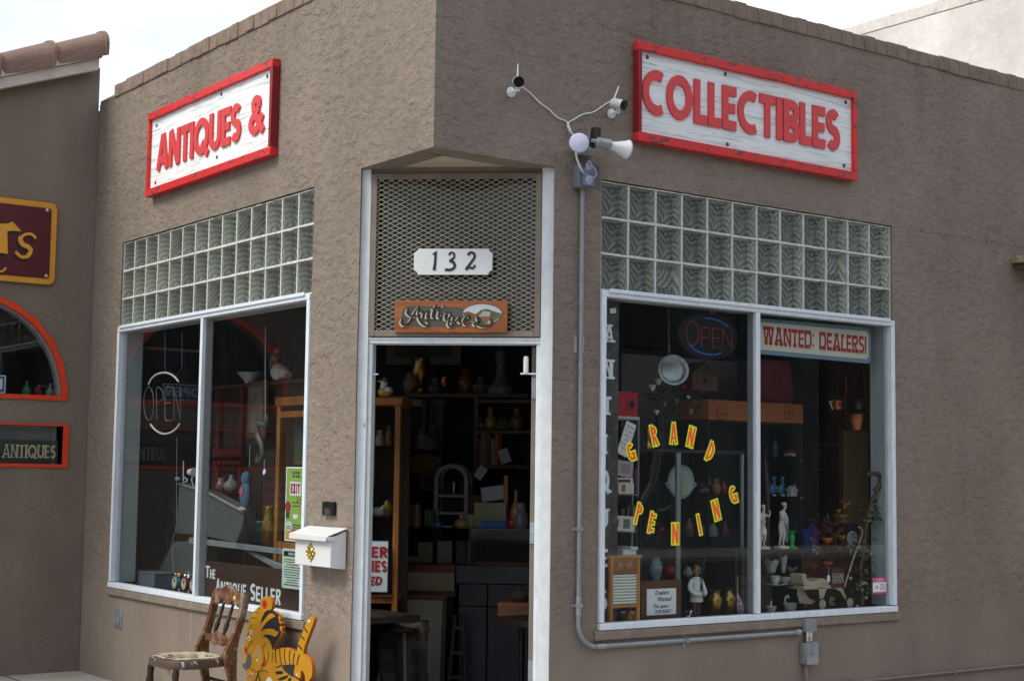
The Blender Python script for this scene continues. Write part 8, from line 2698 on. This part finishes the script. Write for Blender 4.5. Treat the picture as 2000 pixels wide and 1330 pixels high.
# sign with red letters
dd = d - .030
x0, x1 = FD.x(690, 1100, dd), FD.x(757, 1100, dd); z0, z1 = FD.z(740, 1155, dd), FD.z(740, 1057, dd)
t = Thing('red_letter_sign', 'white sign with red hand lettering ER RIES ED on the display cabinet inside the door', 'sign', FD, ((x0 + x1) / 2, dd, z0))
b = MB(); b.box(x0, x1, dd, dd + .006, z0, z1); t.part('board', b, mat((.60, .64, .68), .6, 0, .05, 8))
b = MB(); b.box(x0 + .0, x1 + .004, dd + .001, dd + .005, z0 - .006, z0 - .0002); b.box(x0, x1 + .004, dd + .001, dd + .005, z1 + .0002, z1 + .005); b.box(x1 + .0002, x1 + .004, dd + .0012, dd + .0048, z0, z1); t.part('blue_edge', b, mat((.05, .10, .30), .6))
b = MB()
for tx, pxa, pxb, ya, yb in (('ER', 725, 757, 1088, 1067), ('RIES', 712, 755, 1116, 1094)):
    word(b, tx, FD.x(pxa, ya, dd), FD.x(pxb, ya, dd), FD.z(740, ya, dd), FD.z(740, yb, dd), dd - .003, dd + .001, .20, .14)
word(b, 'ED', FD.x(722, 1130, dd), FD.x(746, 1130, dd), FD.z(740, 1142, dd), FD.z(740, 1125, dd), dd - .003, dd + .001, .20, .14, shear=.2)
t.part('lettering', b, mat((.36, .016, .03), .6))
x, z = FD.at(738, 1004, d + .08)
b = MB(); zq = FD.z(750, 1010, d); b.ell((x, d + .1, zq + .03), (.05, .03, .03), 12, 8); b.ell((x + .03, d + .08, zq + .05), .018, 10, 6)
for s_ in (-1, 1): b.ell((x + .036, d + .064 + s_ * .012, zq + .066), .008, 8, 6)
single('frog_ornament', 'small grey frog ornament with bulging eyes on the cabinet shelf', 'ornament', FD, (x, d + .1, zq), b, mat((.34, .34, .33), .4), smooth=80)
# white inner door frame and dark opening
d = 3.6
x0, x1 = FD.x(779, 900, d), FD.x(864, 900, d); zt_ = FD.z(820, 774, d)
t = Thing('inner_door_frame', 'white painted door frame deep inside the shop', 'door frame', FD, ((x0 + x1) / 2, d, .006))
WD = mat((.26, .28, .32), .7)
b = MB(); b.box(x1 - .075, x1, d, d + .05, .006, zt_ - .08); t.part('jamb', b, WD, bevel=.006)
b = MB(); b.box(x0 - .1, x0 - .03, d, d + .05, .006, zt_ - .08); t.part('jamb', b, WD, bevel=.006)
b = MB(); b.box(x0 - .11, x1 + .01, d - .004, d + .055, zt_ - .0795, zt_); t.part('lintel', b, WD, bevel=.006)
b = MB(); b.box(x0 - .4, FD.x(1050, 900, d) + .5, d + .07, d + .09, .006, 3.2); SHOP_P = b
o = b.build('partition', INT_WALL, (0, DO, 0)); o.parent = SHOP.e; o.location = FD.m @ Vector((0, DO, 0)); o.rotation_euler = (0, 0, FD.rz)
# lace doll on the frame
x, z = FD.at(836, 850, d - .1)
b = MB(); b.lathe((x, d - .08, z - .12), [(.08, 0), (.10, .02), (.085, .12), (.05, .20), (.03, .26), (.045, .30), (.035, .36), (0, .38)], 16)
single('hanging_doll', 'pale lace dressed doll hanging beside the inner white door frame', 'doll', FD, (x, d - .08, z - .12), b, mat((.34, .28, .26), .8, 0, .5, 30, .5), smooth=60)
x, z = FD.at(829, 907, d - .25)
t = Thing('oval_plaque', 'oval orange wooden plaque hanging near the inner door frame', 'plaque', FD, (x, d - .25, z))
b = MB(); b.prism(arc(x, z, .125, .085, 0, 360, 28)[:-1], d - .25, d - .235); t.part('plaque', b, ORWOOD, bevel=.005)
b = MB(); b.prism(arc(x, z, .10, .06, 0, 360, 28)[:-1], d - .252, d - .249); t.part('painting', b, mat((.30, .16, .04), .5, 0, .6, 25))
x, z = FD.at(836, 940, d - .25)
t = Thing('small_picture', 'little square framed picture under the oval plaque', 'picture', FD, (x, d - .25, z))
b = MB(); b.box(x - .065, x + .065, d - .25, d - .235, z - .07, z + .07); t.part('frame', b, mat((.22, .19, .15), .6), bevel=.004)
b = MB(); b.box(x - .035, x + .035, d - .2515, d - .249, z - .04, z + .04); t.part('picture', b, mat((.10, .09, .08), .6, 0, .5, 30))
# large painting above
x0, z1 = FD.at(760, 655, d); x1, z0 = FD.at(905, 716, d)
t = Thing('large_painting', 'large dim framed painting high on the back wall seen over the doorway', 'picture', FD, ((x0 + x1) / 2, d - .1, z0))
b = MB(); b.box(x0, x1, d - .12, d - .08, z0, z1); t.part('frame', b, mat((.16, .145, .13), .6), bevel=.008)
b = MB(); b.box(x0 + .07, x1 - .07, d - .122, d - .119, z0 + .06, z1 - .06); t.part('canvas', b, mat((.085, .07, .085), .6, 0, .6, 8))
# high shelf with vases
d2 = 3.1; zs = FD.z(860, 768, d2)
x0, x1 = FD.x(790, 768, d2), FD.x(1030, 768, d2)
t = Thing('high_shelf', 'long dark wall shelf across the back of the shop carrying ornaments', 'shelf', FD, ((x0 + x1) / 2, d2, zs))
b = MB(); b.box(x0, x1, d2, d2 + .35, zs - .03, zs); t.part('board', b, DARKWOOD)
b = MB(); b.box(x0 + .1, x0 + .13, d2 + .2, d2 + .6, zs - .3, zs - .031); t.part('bracket', b, DARKWOOD); b = MB(); b.box(x1 - .13, x1 - .1, d2 + .2, d2 + .6, zs - .3, zs - .031); t.part('bracket', b, DARKWOOD)
for px, lab, m, s_ in ((820, 'squat gold urn on the high shelf', BRASS, 1.2), (868, 'small copper coloured jar on the high shelf', COPPER, .6), (978, 'tall crystal lamp base on the high shelf at the right', mat((.20, .20, .22), .15, 0, .6, 50, .3), 1.6)):
    x = FD.x(px, 760, d2 + .1)
    b = MB(); b.lathe((x, d2 + .1, zs), [(0, 0), (.06 * s_, 0), (.07 * s_, .03 * s_), (.03 * s_, .06 * s_), (.07 * s_ if s_ < 1.5 else .03, .13 * s_), (.05 * s_ if s_ < 1.5 else .05, .19 * s_), (.06 * s_ if s_ < 1.5 else .02, .22 * s_), (0, .22 * s_)], 18)
    single('ornamental_vase', lab, 'vase', FD, (x, d2 + .1, zs), b, m, 'ornaments on the high shelf', smooth=60)
# bookcase at right
d = 3.0
x0, x1 = FD.x(925, 840, d), FD.x(1040, 840, d); zt_ = FD.z(980, 775, d); zb_ = FD.z(980, 908, d)
t = Thing('bookcase', 'dark open bookcase with a few books at the back right', 'bookcase', FD, ((x0 + x1) / 2, d, .006))
b = MB(); b.box(x0, x0 + .03, d, d + .3, .006, zt_); t.part('side_panel', b, DARKWOOD)
b = MB(); b.box(x1, x1 + .03, d, d + .3, .006, zt_); t.part('side_panel', b, DARKWOOD)
for z in (zb_, FD.z(980, 840, d), zt_ - .02):
    b = MB(); b.box(x0 + .031, x1 - .001, d + .005, d + .295, z - .025, z); t.part('shelf', b, DARKWOOD)
b = MB(); b.box(x0 + .031, x1 - .001, d + .297, d + .31, .006, zt_); t.part('back', b, mat((.03, .022, .018), .7))
rb = random.Random(21)
for k, (px, c, nm) in enumerate(((934, (.22, .06, .03), 'rust red'), (941, (.20, .20, .18), 'grey'), (948, (.30, .10, .04), 'brown'), (955, (.05, .07, .10), 'navy'), (962, (.26, .24, .20), 'buff'), (969, (.52, .10, .02), 'bright orange'), (977, (.16, .05, .04), 'maroon'))):
    x = FD.x(px, 880, d); w_ = .026; h = rb.uniform(.18, .26)
    b = MB(); b.box(x - w_ / 2, x + w_ / 2, d + .02, d + .2, zb_ + .001, zb_ + h)
    single('book', '%s book standing on the bookcase shelf' % nm, 'book', FD, (x, d + .1, zb_), b, mat(c, .7), 'books on the bookcase', bevel=.003)
# --- counter with glass top case
d = 2.1
x0, xm_, x1 = FD.x(772, 1100, d), FD.x(890, 1100, d), FD.x(1045, 1100, d)
zct = FD.z(850, 1030, d); zcb = FD.z(830, 1102, d)
t = Thing('glass_counter', 'low glass display counter on a wooden base across the doorway view', 'counter', FD, ((x0 + x1) / 2, d, .006))
b = MB(); b.box(x0 - .3, xm_, d, d + .45, zcb - .05, zcb); t.part('upper_rail', b, wood((.20, .05, .025), None, 'x'), bevel=.004)
b = MB(); zz = FD.z(830, 1150, d); b.box(x0 - .3, xm_ - .01, d + .01, d + .44, zz - .01, zcb - .0505); t.part('cream_panel', b, mat((.30, .27, .17), .6))
b = MB(); b.box(x0 - .3, xm_, d, d + .45, zz - .05, zz - .0105); t.part('lower_rail', b, wood((.17, .05, .025), None, 'x'), bevel=.004)
b = MB(); b.box(x0 - .28, xm_ - .02, d + .03, d + .42, .006, zz - .0505); t.part('plinth', b, mat((.02, .016, .014), .7))
b = MB(); b.box(x0 - .3, x1 + .2, d - .02, d + .5, zct - .010, zct); t.part('glass_top', b, glass_mat('counter_glass', (.75, .86, .84), 1.5), smooth=0)
b = MB(); b.box(x0 - .3, x1 + .2, d, d + .006, zcb + .001, zct - .011); t.part('glass_front', b, CGLASS, smooth=0)
b = MB(); b.box(xm_ + .001, x1 + .2, d + .02, d + .45, zcb - .12, zcb - .001); t.part('grey_drawer', b, mat((.09, .095, .105), .6, 0, .2, 6), bevel=.004)
b = MB()
xq = FD.x(950, 1150, d)
for a, c in ((xm_ + .02, xq), (xq + .008, x1 + .2)):
    b.box(a, c, d + .03, d + .45, zcb - .27, zcb - .125); b.box(a, c, d + .031, d + .45, .05, zcb - .275)
t.part('grey_cupboard', b, mat((.065, .07, .08), .6, 0, .2, 6), bevel=.004)
for k, (px, c, hh, nm) in enumerate(((830, (.30, .27, .20), .14, 'cream'), (868, (.28, .29, .27), .15, 'pale'), (905, (.10, .09, .08), .15, 'black'), (800, (.24, .24, .25), .04, 'grey folded'))):
    x = FD.x(px, 1090, d + .2); w_ = .05 if hh > .1 else .09
    b = MB(); b.box(x - w_, x + w_, d + .2, d + .22 + (.1 if hh < .1 else 0), zcb + .001, zcb + hh)
    b.box(x - w_ * .7, x + w_ * .7, d + .197, d + .1995, zcb + hh * .2, zcb + hh * .8)
    single('photo_frame', '%s frame lying inside the glass counter' % nm, 'picture frame', FD, (x, d + .2, zcb), b, mat(c, .6), 'frames inside the glass counter')
b = MB(); x = FD.x(990, 1105, d + .2); b.box(x - .2, x + .25, d + .1, d + .35, zcb, zcb + .016)
single('red_tray', 'flat dull red tray inside the counter at the right', 'tray', FD, (x, d + .2, zcb), b, mat((.26, .02, .025), .6))
# wicker arched shelf
d = 2.45
x0, x1 = FD.x(851, 980, d), FD.x(910, 980, d); xc = (x0 + x1) / 2; r = (x1 - x0) / 2
za_ = FD.z(880, 938, d)
t = Thing('wicker_shelf', 'white wicker shelf with an arched top standing behind the counter', 'shelf', FD, (xc, d, zct))
WK = mat((.36, .38, .42), .7, 0, .2, 90, .5)
b = MB()
for dd in (d, d + .22): b.tube([(x0, dd, zct)] + [(p[0], dd, p[1]) for p in arc(xc, za_, r, r * .95, 180, 0, 18)] + [(x1, dd, zct)], .016, 8)
t.part('hoop', b, WK)
b = MB()
for i in range(19):
    a = pi - pi * i / 18
    b.tube([(xc + r * cos(a), d, za_ + r * .95 * sin(a)), (xc + r * cos(a), d + .22, za_ + r * .95 * sin(a))], .006, 6)
for k in range(14):
    z = zct + (za_ - zct) * k / 14
    b.tube([(x1, d, z), (x1, d + .22, z)], .007, 6); b.tube([(x0, d, z), (x0, d + .22, z)], .007, 6)
t.part('weave', b, WK)
for py in (966, 1000):
    b = MB(); z = FD.z(880, py, d); b.box(x0, x1, d, d + .22, z - .016, z); t.part('shelf', b, WK)
b = MB(); b.box(x0, x1, d + .225, d + .23, zct, za_); t.part('back', b, mat((.06, .065, .07), .8))
x, z = FD.at(886, 962, d + .1); z = FD.z(880, 966, d)
b = MB(); b.lathe((x, d + .1, z), [(0, 0), (.03, 0), (.014, .03), (.035, .07), (.015, .11), (0, .12)], 12)
single('brass_bell', 'tiny brass bell on the wicker shelf', 'bell', FD, (x, d + .1, z), b, BRASS, smooth=60)


def boxy(name, lab, cat, px0, py1, px1, py0, d, dep, c, tilt=0, rough=.6, base=None):
    x0, z1 = FD.at(px0, py1, d); x1, z0 = FD.at(px1, py0, d)
    if base is not None: z0 = base
    b = MB(); X = rotxz((x0 + x1) / 2, (z0 + z1) / 2, rad(tilt)) if tilt else None
    b.box(x0, x1, d, d + dep, z0, z1, 0, X)
    return single(name, lab, cat, FD, ((x0 + x1) / 2, d, z0), b, mat(c, rough, 0, .12, 10), bevel=.003)


boxy('cream_box', 'plain cream cardboard box on the glass counter', 'box', 926, 981, 988, 1036, d - .15, .18, (.36, .33, .24), base=zct + .001)
boxy('blue_box', 'small bright blue box in front of the cream box', 'box', 939, 1017, 991, 1041, d - .32, .10, (.03, .13, .36), base=zct + .001)
boxy('green_tin', 'dark green tin on the counter left of the wicker shelf', 'tin', 829, 995, 846, 1026, d - .2, .1, (.03, .13, .02), base=zct + .001)
boxy('yellow_bottle', 'pale yellow bottle like carton beside the cream box', 'carton', 913, 1004, 924, 1032, d - .2, .06, (.42, .36, .20), base=zct + .001)
boxy('brown_case', 'brown leather case behind the cream box', 'case', 912, 966, 955, 1034, d + .02, .12, (.10, .05, .03), base=zct + .001)
boxy('wooden_post', 'upright yellow wooden strip at the right of the counter', 'post', 984, 928, 991, 1030, d - .1, .04, (.42, .21, .03), base=zct + .001)
boxy('white_paper', 'sheet of white paper with printed lines propped on the brown case', 'paper', 940, 949, 985, 978, d - .05, .003, (.46, .47, .55), 8)
boxy('white_envelope', 'white envelope tilted beside the wicker arch', 'envelope', 930, 910, 947, 936, d - .02, .003, (.34, .36, .40), -35)
boxy('white_folder', 'pale blue folder leaning at the back right', 'folder', 975, 876, 995, 905, d + .2, .004, (.30, .32, .36), 20)
boxy('flat_paper', 'flat sheet of paper lying on the glass counter', 'paper', 842, 1027, 880, 1029.5, d - .3, .12, (.5, .52, .56), base=zct + .0015)
boxy('orange_tag', 'tall orange price board beside the counter base', 'board', 770, 1040, 777, 1072, 1.6, .01, (.50, .26, .02))
# --- leaning picture and stool
d = 1.75
x0, x1 = FD.x(768, 1250, d), FD.x(868, 1250, d); zt_ = FD.z(810, 1160, d)
t = Thing('leaning_picture', 'large pale framed picture leaning against the counter base on the floor', 'picture', FD, ((x0 + x1) / 2, d, .006))
X = Matrix.Translation((0, d + .25, 0)) @ Matrix.Rotation(rad(-8), 4, 'X') @ Matrix.Translation((0, -d - .25, 0))
X = Matrix.Translation((0, d, .006)) @ Matrix.Rotation(rad(-7), 4, 'X') @ Matrix.Translation((0, -d, -.006))
b = MB()
for a, c, e, f in ((x0, x1, zt_ - .035, zt_), (x0, x1, .006, .041), (x0, x0 + .03, .0415, zt_ - .0355), (x1 - .03, x1, .0415, zt_ - .0355)): b.box(a, c, d, d + .03, e, f, 0, X)
t.part('frame', b, DARKWOOD, bevel=.003)
b = MB(); b.box(x0 + .03, x1 - .03, d + .008, d + .02, .042, zt_ - .036, 0, X); t.part('mount', b, mat((.30, .30, .24), .7))
b = MB(); b.box(x0 + .10, x1 - .10, d + .005, d + .0075, .14, zt_ - .15, 0, X); t.part('inner_mount', b, mat((.38, .37, .28), .7))
b = MB(); b.box(x0 + .115, x1 - .115, d + .002, d + .0045, .155, zt_ - .165, 0, X); t.part('picture', b, mat((.07, .08, .05), .6, 0, .5, 8))
d = 1.05
x0, x1 = FD.x(730, 1220, d), FD.x(838, 1220, d); zt_ = FD.z(780, 1225, d); xc = (x0 + x1) / 2 - .03
t = Thing('stool', 'small dark round stool with a folded quilt over it just inside the door', 'stool', FD, (xc, d, .006))
b = MB(); b.lathe((xc, d + .1, zt_ - .03), [(0, 0), (.14, 0), (.15, .01), (.15, .028), (0, .03)], 24); t.part('seat', b, wood((.04, .033, .028), None, 'x'))
for a in range(4):
    b = MB(); c_, s_ = cos(a * pi / 2 + .5), sin(a * pi / 2 + .5)
    b.tube([(xc + .09 * c_, d + .1 + .09 * s_, zt_ - .03), (xc + .15 * c_, d + .1 + .15 * s_, .006)], .013, 8); t.part('leg', b, mat((.20, .17, .14), .6))
t = Thing('quilt', 'dull patchwork quilt draped over the stool and hanging down in front', 'quilt', FD, (xc + .06, d, zt_))
b = MB(); n, m_ = 26, 18
vs = []
for i in range(n + 1):
    for j in range(m_ + 1):
        u, v = i / n, j / m_
        x = xc - .08 + .25 * u
        L = v * .62
        if L < .18: y, z = d + .22 - L, zt_ + .018 + .012 * sin(u * 9) + .01 * sin(v * 20)
        else: y, z = d + .03 - .018 * sin(u * 16) * min(1, (L - .18) * 4), zt_ + .018 - (L - .18)
        if u > .75 and L < .2: z -= (u - .75) * .2
        vs.append((x + .015 * sin(v * 8) + (u - .5) * .05 * (v > .4), y, z))
b.add(vs, [(i * (m_ + 1) + j, i * (m_ + 1) + j + 1, (i + 1) * (m_ + 1) + j + 1, (i + 1) * (m_ + 1) + j) for i in range(n) for j in range(m_)])
QT = NT('quilt_patches'); vq = QT.co(1); vo = QT.n('ShaderNodeTexVoronoi'); vo.inputs['Scale'].default_value = 14; vo.distance = 'CHEBYCHEV'; QT.l(vq, vo.inputs['Vector'])
QT.fin(QT.mix(QT.ramp(vo.outputs['Color'], [(.2, 0), (.8, 1)]), (.03, .018, .018), (.065, .055, .058)), .9)
t.part('cloth', b, QT.mat, smooth=80, recalc=False)
# wooden drawer box sticking out on the right, white rack leg, ribbon
d = 1.4
x0, x1 = FD.x(972, 1195, d), FD.x(1032, 1195, d); z0, z1 = FD.z(1000, 1213, d), FD.z(1000, 1177, d)
t = Thing('wooden_drawer_box', 'orange brown drawer box on a black stand at the right inside the doorway', 'box', FD, ((x0 + x1) / 2, d, .006))
b = MB(); b.box(x0, x1, d, d + .25, z0, z1); t.part('box', b, wood((.22, .075, .022), None, 'x'), bevel=.003)
b = MB(); b.lathe((x1 - .05, d + .1, .006), [(0, 0), (.10, 0), (.02, .02), (.018, z0 - .01), (0, z0 - .007)], 14); t.part('stand', b, BLACK)
b = MB(); b.ell((x1 - .06, d + .12, z1 + .03), (.07, .06, .05), 12, 8)
single('dark_bag', 'dark soft bag resting on the wooden drawer box', 'bag', FD, (x1 - .06, d + .12, z1), b, mat((.03, .022, .018), .8), smooth=80)
x0, z0 = FD.at(874, 1330, 1.9); x1, z1 = FD.at(895, 1200, 1.9)
t = Thing('step_ladder', 'small grey folding step standing beside the leaning picture', 'step', FD, (x0, 1.9, .006))
b = MB(); b.tube([(x0, 1.9, .006), (x1 - .02, 1.9, z1)], .014, 8); b.tube([(x1 + .06, 1.9, .006), (x1 + .03, 1.9, z1)], .014, 8); t.part('rail', b, mat((.05, .052, .056), .6))
b = MB()
for k in range(3): b.box(x0 - .0 + .02 * k, x1 + .04, 1.885, 1.92, .15 + .16 * k, .17 + .16 * k)
t.part('tread', b, mat((.05, .052, .056), .6))


# --- small stock crowding the shelves
rb = random.Random(31)


def stock(fr, d, zbase, items, group):
    for px, h, r, c, lab in items:
        x = fr.x(px, 950, d); k = rb.uniform
        pr = [(0, 0), (r * .7, 0), (r * k(.85, 1.2), h * .2), (r * k(.8, 1.2), h * .5), (r * k(.3, .8), h * .75), (r * k(.35, .7), h * .95), (r * .3, h), (0, h)]
        b = MB(); b.lathe((x, d, zbase), [(0, 0)] + spline(pr[1:], 3), 16)
        single(lab.split('|')[0].replace(' ', '_'), lab.replace('|', ' '), lab.split('|')[0].split()[-1], fr, (x, d, zbase), b, mat(c, .2, 0, .35, 40), group, smooth=60)


zsh = FD.z(750, 870, 1.15), FD.z(750, 1010, 1.15)
stock(FD, 1.32, zsh[0] + .001, ((740, .10, .035, (.34, .30, .22), 'cream jug|on the upper cabinet shelf inside the door'), (758, .13, .028, (.22, .09, .03), 'amber bottle|on the upper cabinet shelf inside the door')), 'stock in the display cabinet')
stock(FD, 1.30, zsh[1] + .001, ((757, .10, .035, (.42, .22, .03), 'yellow jar|beside the grey frog on the cabinet shelf'),), 'stock in the display cabinet')
stock(FD, 2.0, zct + .001, ((795, .24, .05, (.10, .06, .03), 'dark oil lamp|at the left end of the glass counter'), (814, .16, .04, (.16, .10, .05), 'brown bottle|left of the green tin on the counter'), (1002, .12, .045, (.30, .03, .03), 'red jar|at the right of the glass counter'), (1018, .18, .06, (.14, .15, .17), 'grey urn|at the right end of the glass counter'), (902, .09, .04, (.30, .20, .08), 'brass pot|in front of the wicker shelf')), 'stock on the glass counter')
stock(FD, 3.1, FD.z(980, 840, 3.0) + .001, ((936, .10, .04, (.20, .20, .20), 'pewter cup|on the middle bookcase shelf'), (956, .17, .04, (.36, .22, .05), 'gold candlestick|on the middle bookcase shelf'), (980, .09, .07, (.06, .14, .07), 'green bowl|on the middle bookcase shelf'), (1008, .17, .06, (.18, .08, .04), 'brown jug|on the middle bookcase shelf')), 'stock on the bookcase')
stock(FL, .655, FL.z(440, 960, .66) + .001, ((433, .10, .04, (.36, .16, .18), 'pink cup|on the upper red shelf in the left window'), (452, .12, .045, (.40, .40, .38), 'white sugar bowl|on the upper red shelf in the left window')), 'stock on the red shelves')
stock(FL, .655, FL.z(440, 1010, .66) + .001, ((436, .12, .05, (.30, .03, .04), 'red glass vase|on the lower red shelf in the left window'), (462, .10, .05, (.10, .16, .26), 'blue bowl|on the lower red shelf in the left window')), 'stock on the red shelves')
stock(FD, 3.2, FD.z(860, 768, 3.1) + .001, ((800, .16, .07, (.24, .20, .14), 'tan crock|at the left end of the high shelf'), (846, .12, .05, (.10, .13, .16), 'blue grey jar|between the gold urn and copper jar on the high shelf'), (905, .20, .05, (.20, .07, .03), 'red brown vase|in the middle of the high shelf'), (935, .13, .06, (.12, .12, .11), 'pewter jug|right of centre on the high shelf')), 'stock on the high shelf')
stock(FD, 2.0, zct + .001, ((783, .10, .05, (.30, .28, .24), 'ivory bowl|at the far left of the glass counter'), (855, .07, .03, (.05, .10, .20), 'blue jar|just left of the wicker shelf'), (1008, .26, .035, (.30, .16, .04), 'tall amber vase|near the right end of the glass counter')), 'stock on the glass counter')
stock(FL, .60, FL.z(500, 1062, .6) + .001, ((492, .22, .07, (.16, .04, .12), 'purple glass vase|low behind the galvanised trough'), (512, .16, .06, (.05, .14, .20), 'blue glass jar|low behind the galvanised trough'), (527, .26, .06, (.26, .14, .03), 'amber vase|beside the oak cabinet in the left window')), 'coloured glass in the left window')
b = MB(); z = FL.z(500, 1062, .6); b.box(FL.x(484, 1062, .6), FL.x(536, 1062, .6), .52, .65, z - .03, z); b.box(FL.x(484, 1062, .6), FL.x(536, 1062, .6), .64, .65, .01, z - .0305)
single('low_stand', 'low dark stand carrying coloured glass in the left window', 'stand', FL, (FL.x(510, 1062, .6), .6, z), b, DARKWOOD)
stock(FR, .78, bz[0] + .001, ((1496, .08, .03, (.08, .05, .04), 'brown jar|at the left of the upper cabinet shelf'),), 'stock in the banner cabinet')
stock(FR, .80, bz[1] + .001, ((1500, .14, .03, (.14, .05, .06), 'plum vase|behind the blue goose'), (1538, .16, .035, (.10, .12, .13), 'smoky vase|behind the teal goose'), (1560, .12, .03, (.06, .09, .07), 'green jar|behind the white birdhouse')), 'stock in the banner cabinet')
for px, py, w_, h, c, ic, lab in ((588, 860, .10, .16, (.20, .13, .06), (.10, .12, .10), 'small landscape in a wooden frame behind the oak cabinet'), (500, 800, .14, .20, (.12, .05, .025), (.16, .14, .11), 'pale print in a dark frame above the plush toy'), (330, 905, .12, .15, (.13, .11, .09), (.06, .05, .05), 'dim square picture behind the swivel lamp')):
    x, z = FL.at(px, py, .60)
    t = Thing('framed_print', lab, 'picture', FL, (x, .6, z))
    b = MB(); b.box(x - w_, x + w_, .60, .62, z - h, z + h); t.part('frame', b, mat(c, .5), bevel=.005)
    b = MB(); b.box(x - w_ * .75, x + w_ * .75, .597, .5995, z - h * .78, z + h * .78); t.part('print', b, mat(ic, .6, 0, .7, 14))
CDs = CY0 + .13
stock(FR, CDs, sz[0] + .001, ((1398, .10, .03, (.34, .15, .05), 'orange vase|beside the vinyl D on the top case shelf'), (1374, .07, .04, (.06, .05, .05), 'black bowl|on the top shelf of the display case')), sh)
stock(FR, CDs, sz[2] + .001, ((1345, .07, .03, (.32, .30, .30), 'pale cup|on the bottom shelf of the display case'), (1370, .09, .025, (.10, .12, .10), 'green glass|on the bottom shelf of the display case'), (1395, .06, .035, (.30, .05, .06), 'red dish|on the bottom shelf of the display case'), (1420, .08, .03, (.22, .18, .12), 'tan jar|on the bottom shelf of the display case')), sh)
print('scene ok', len(bpy.data.objects))
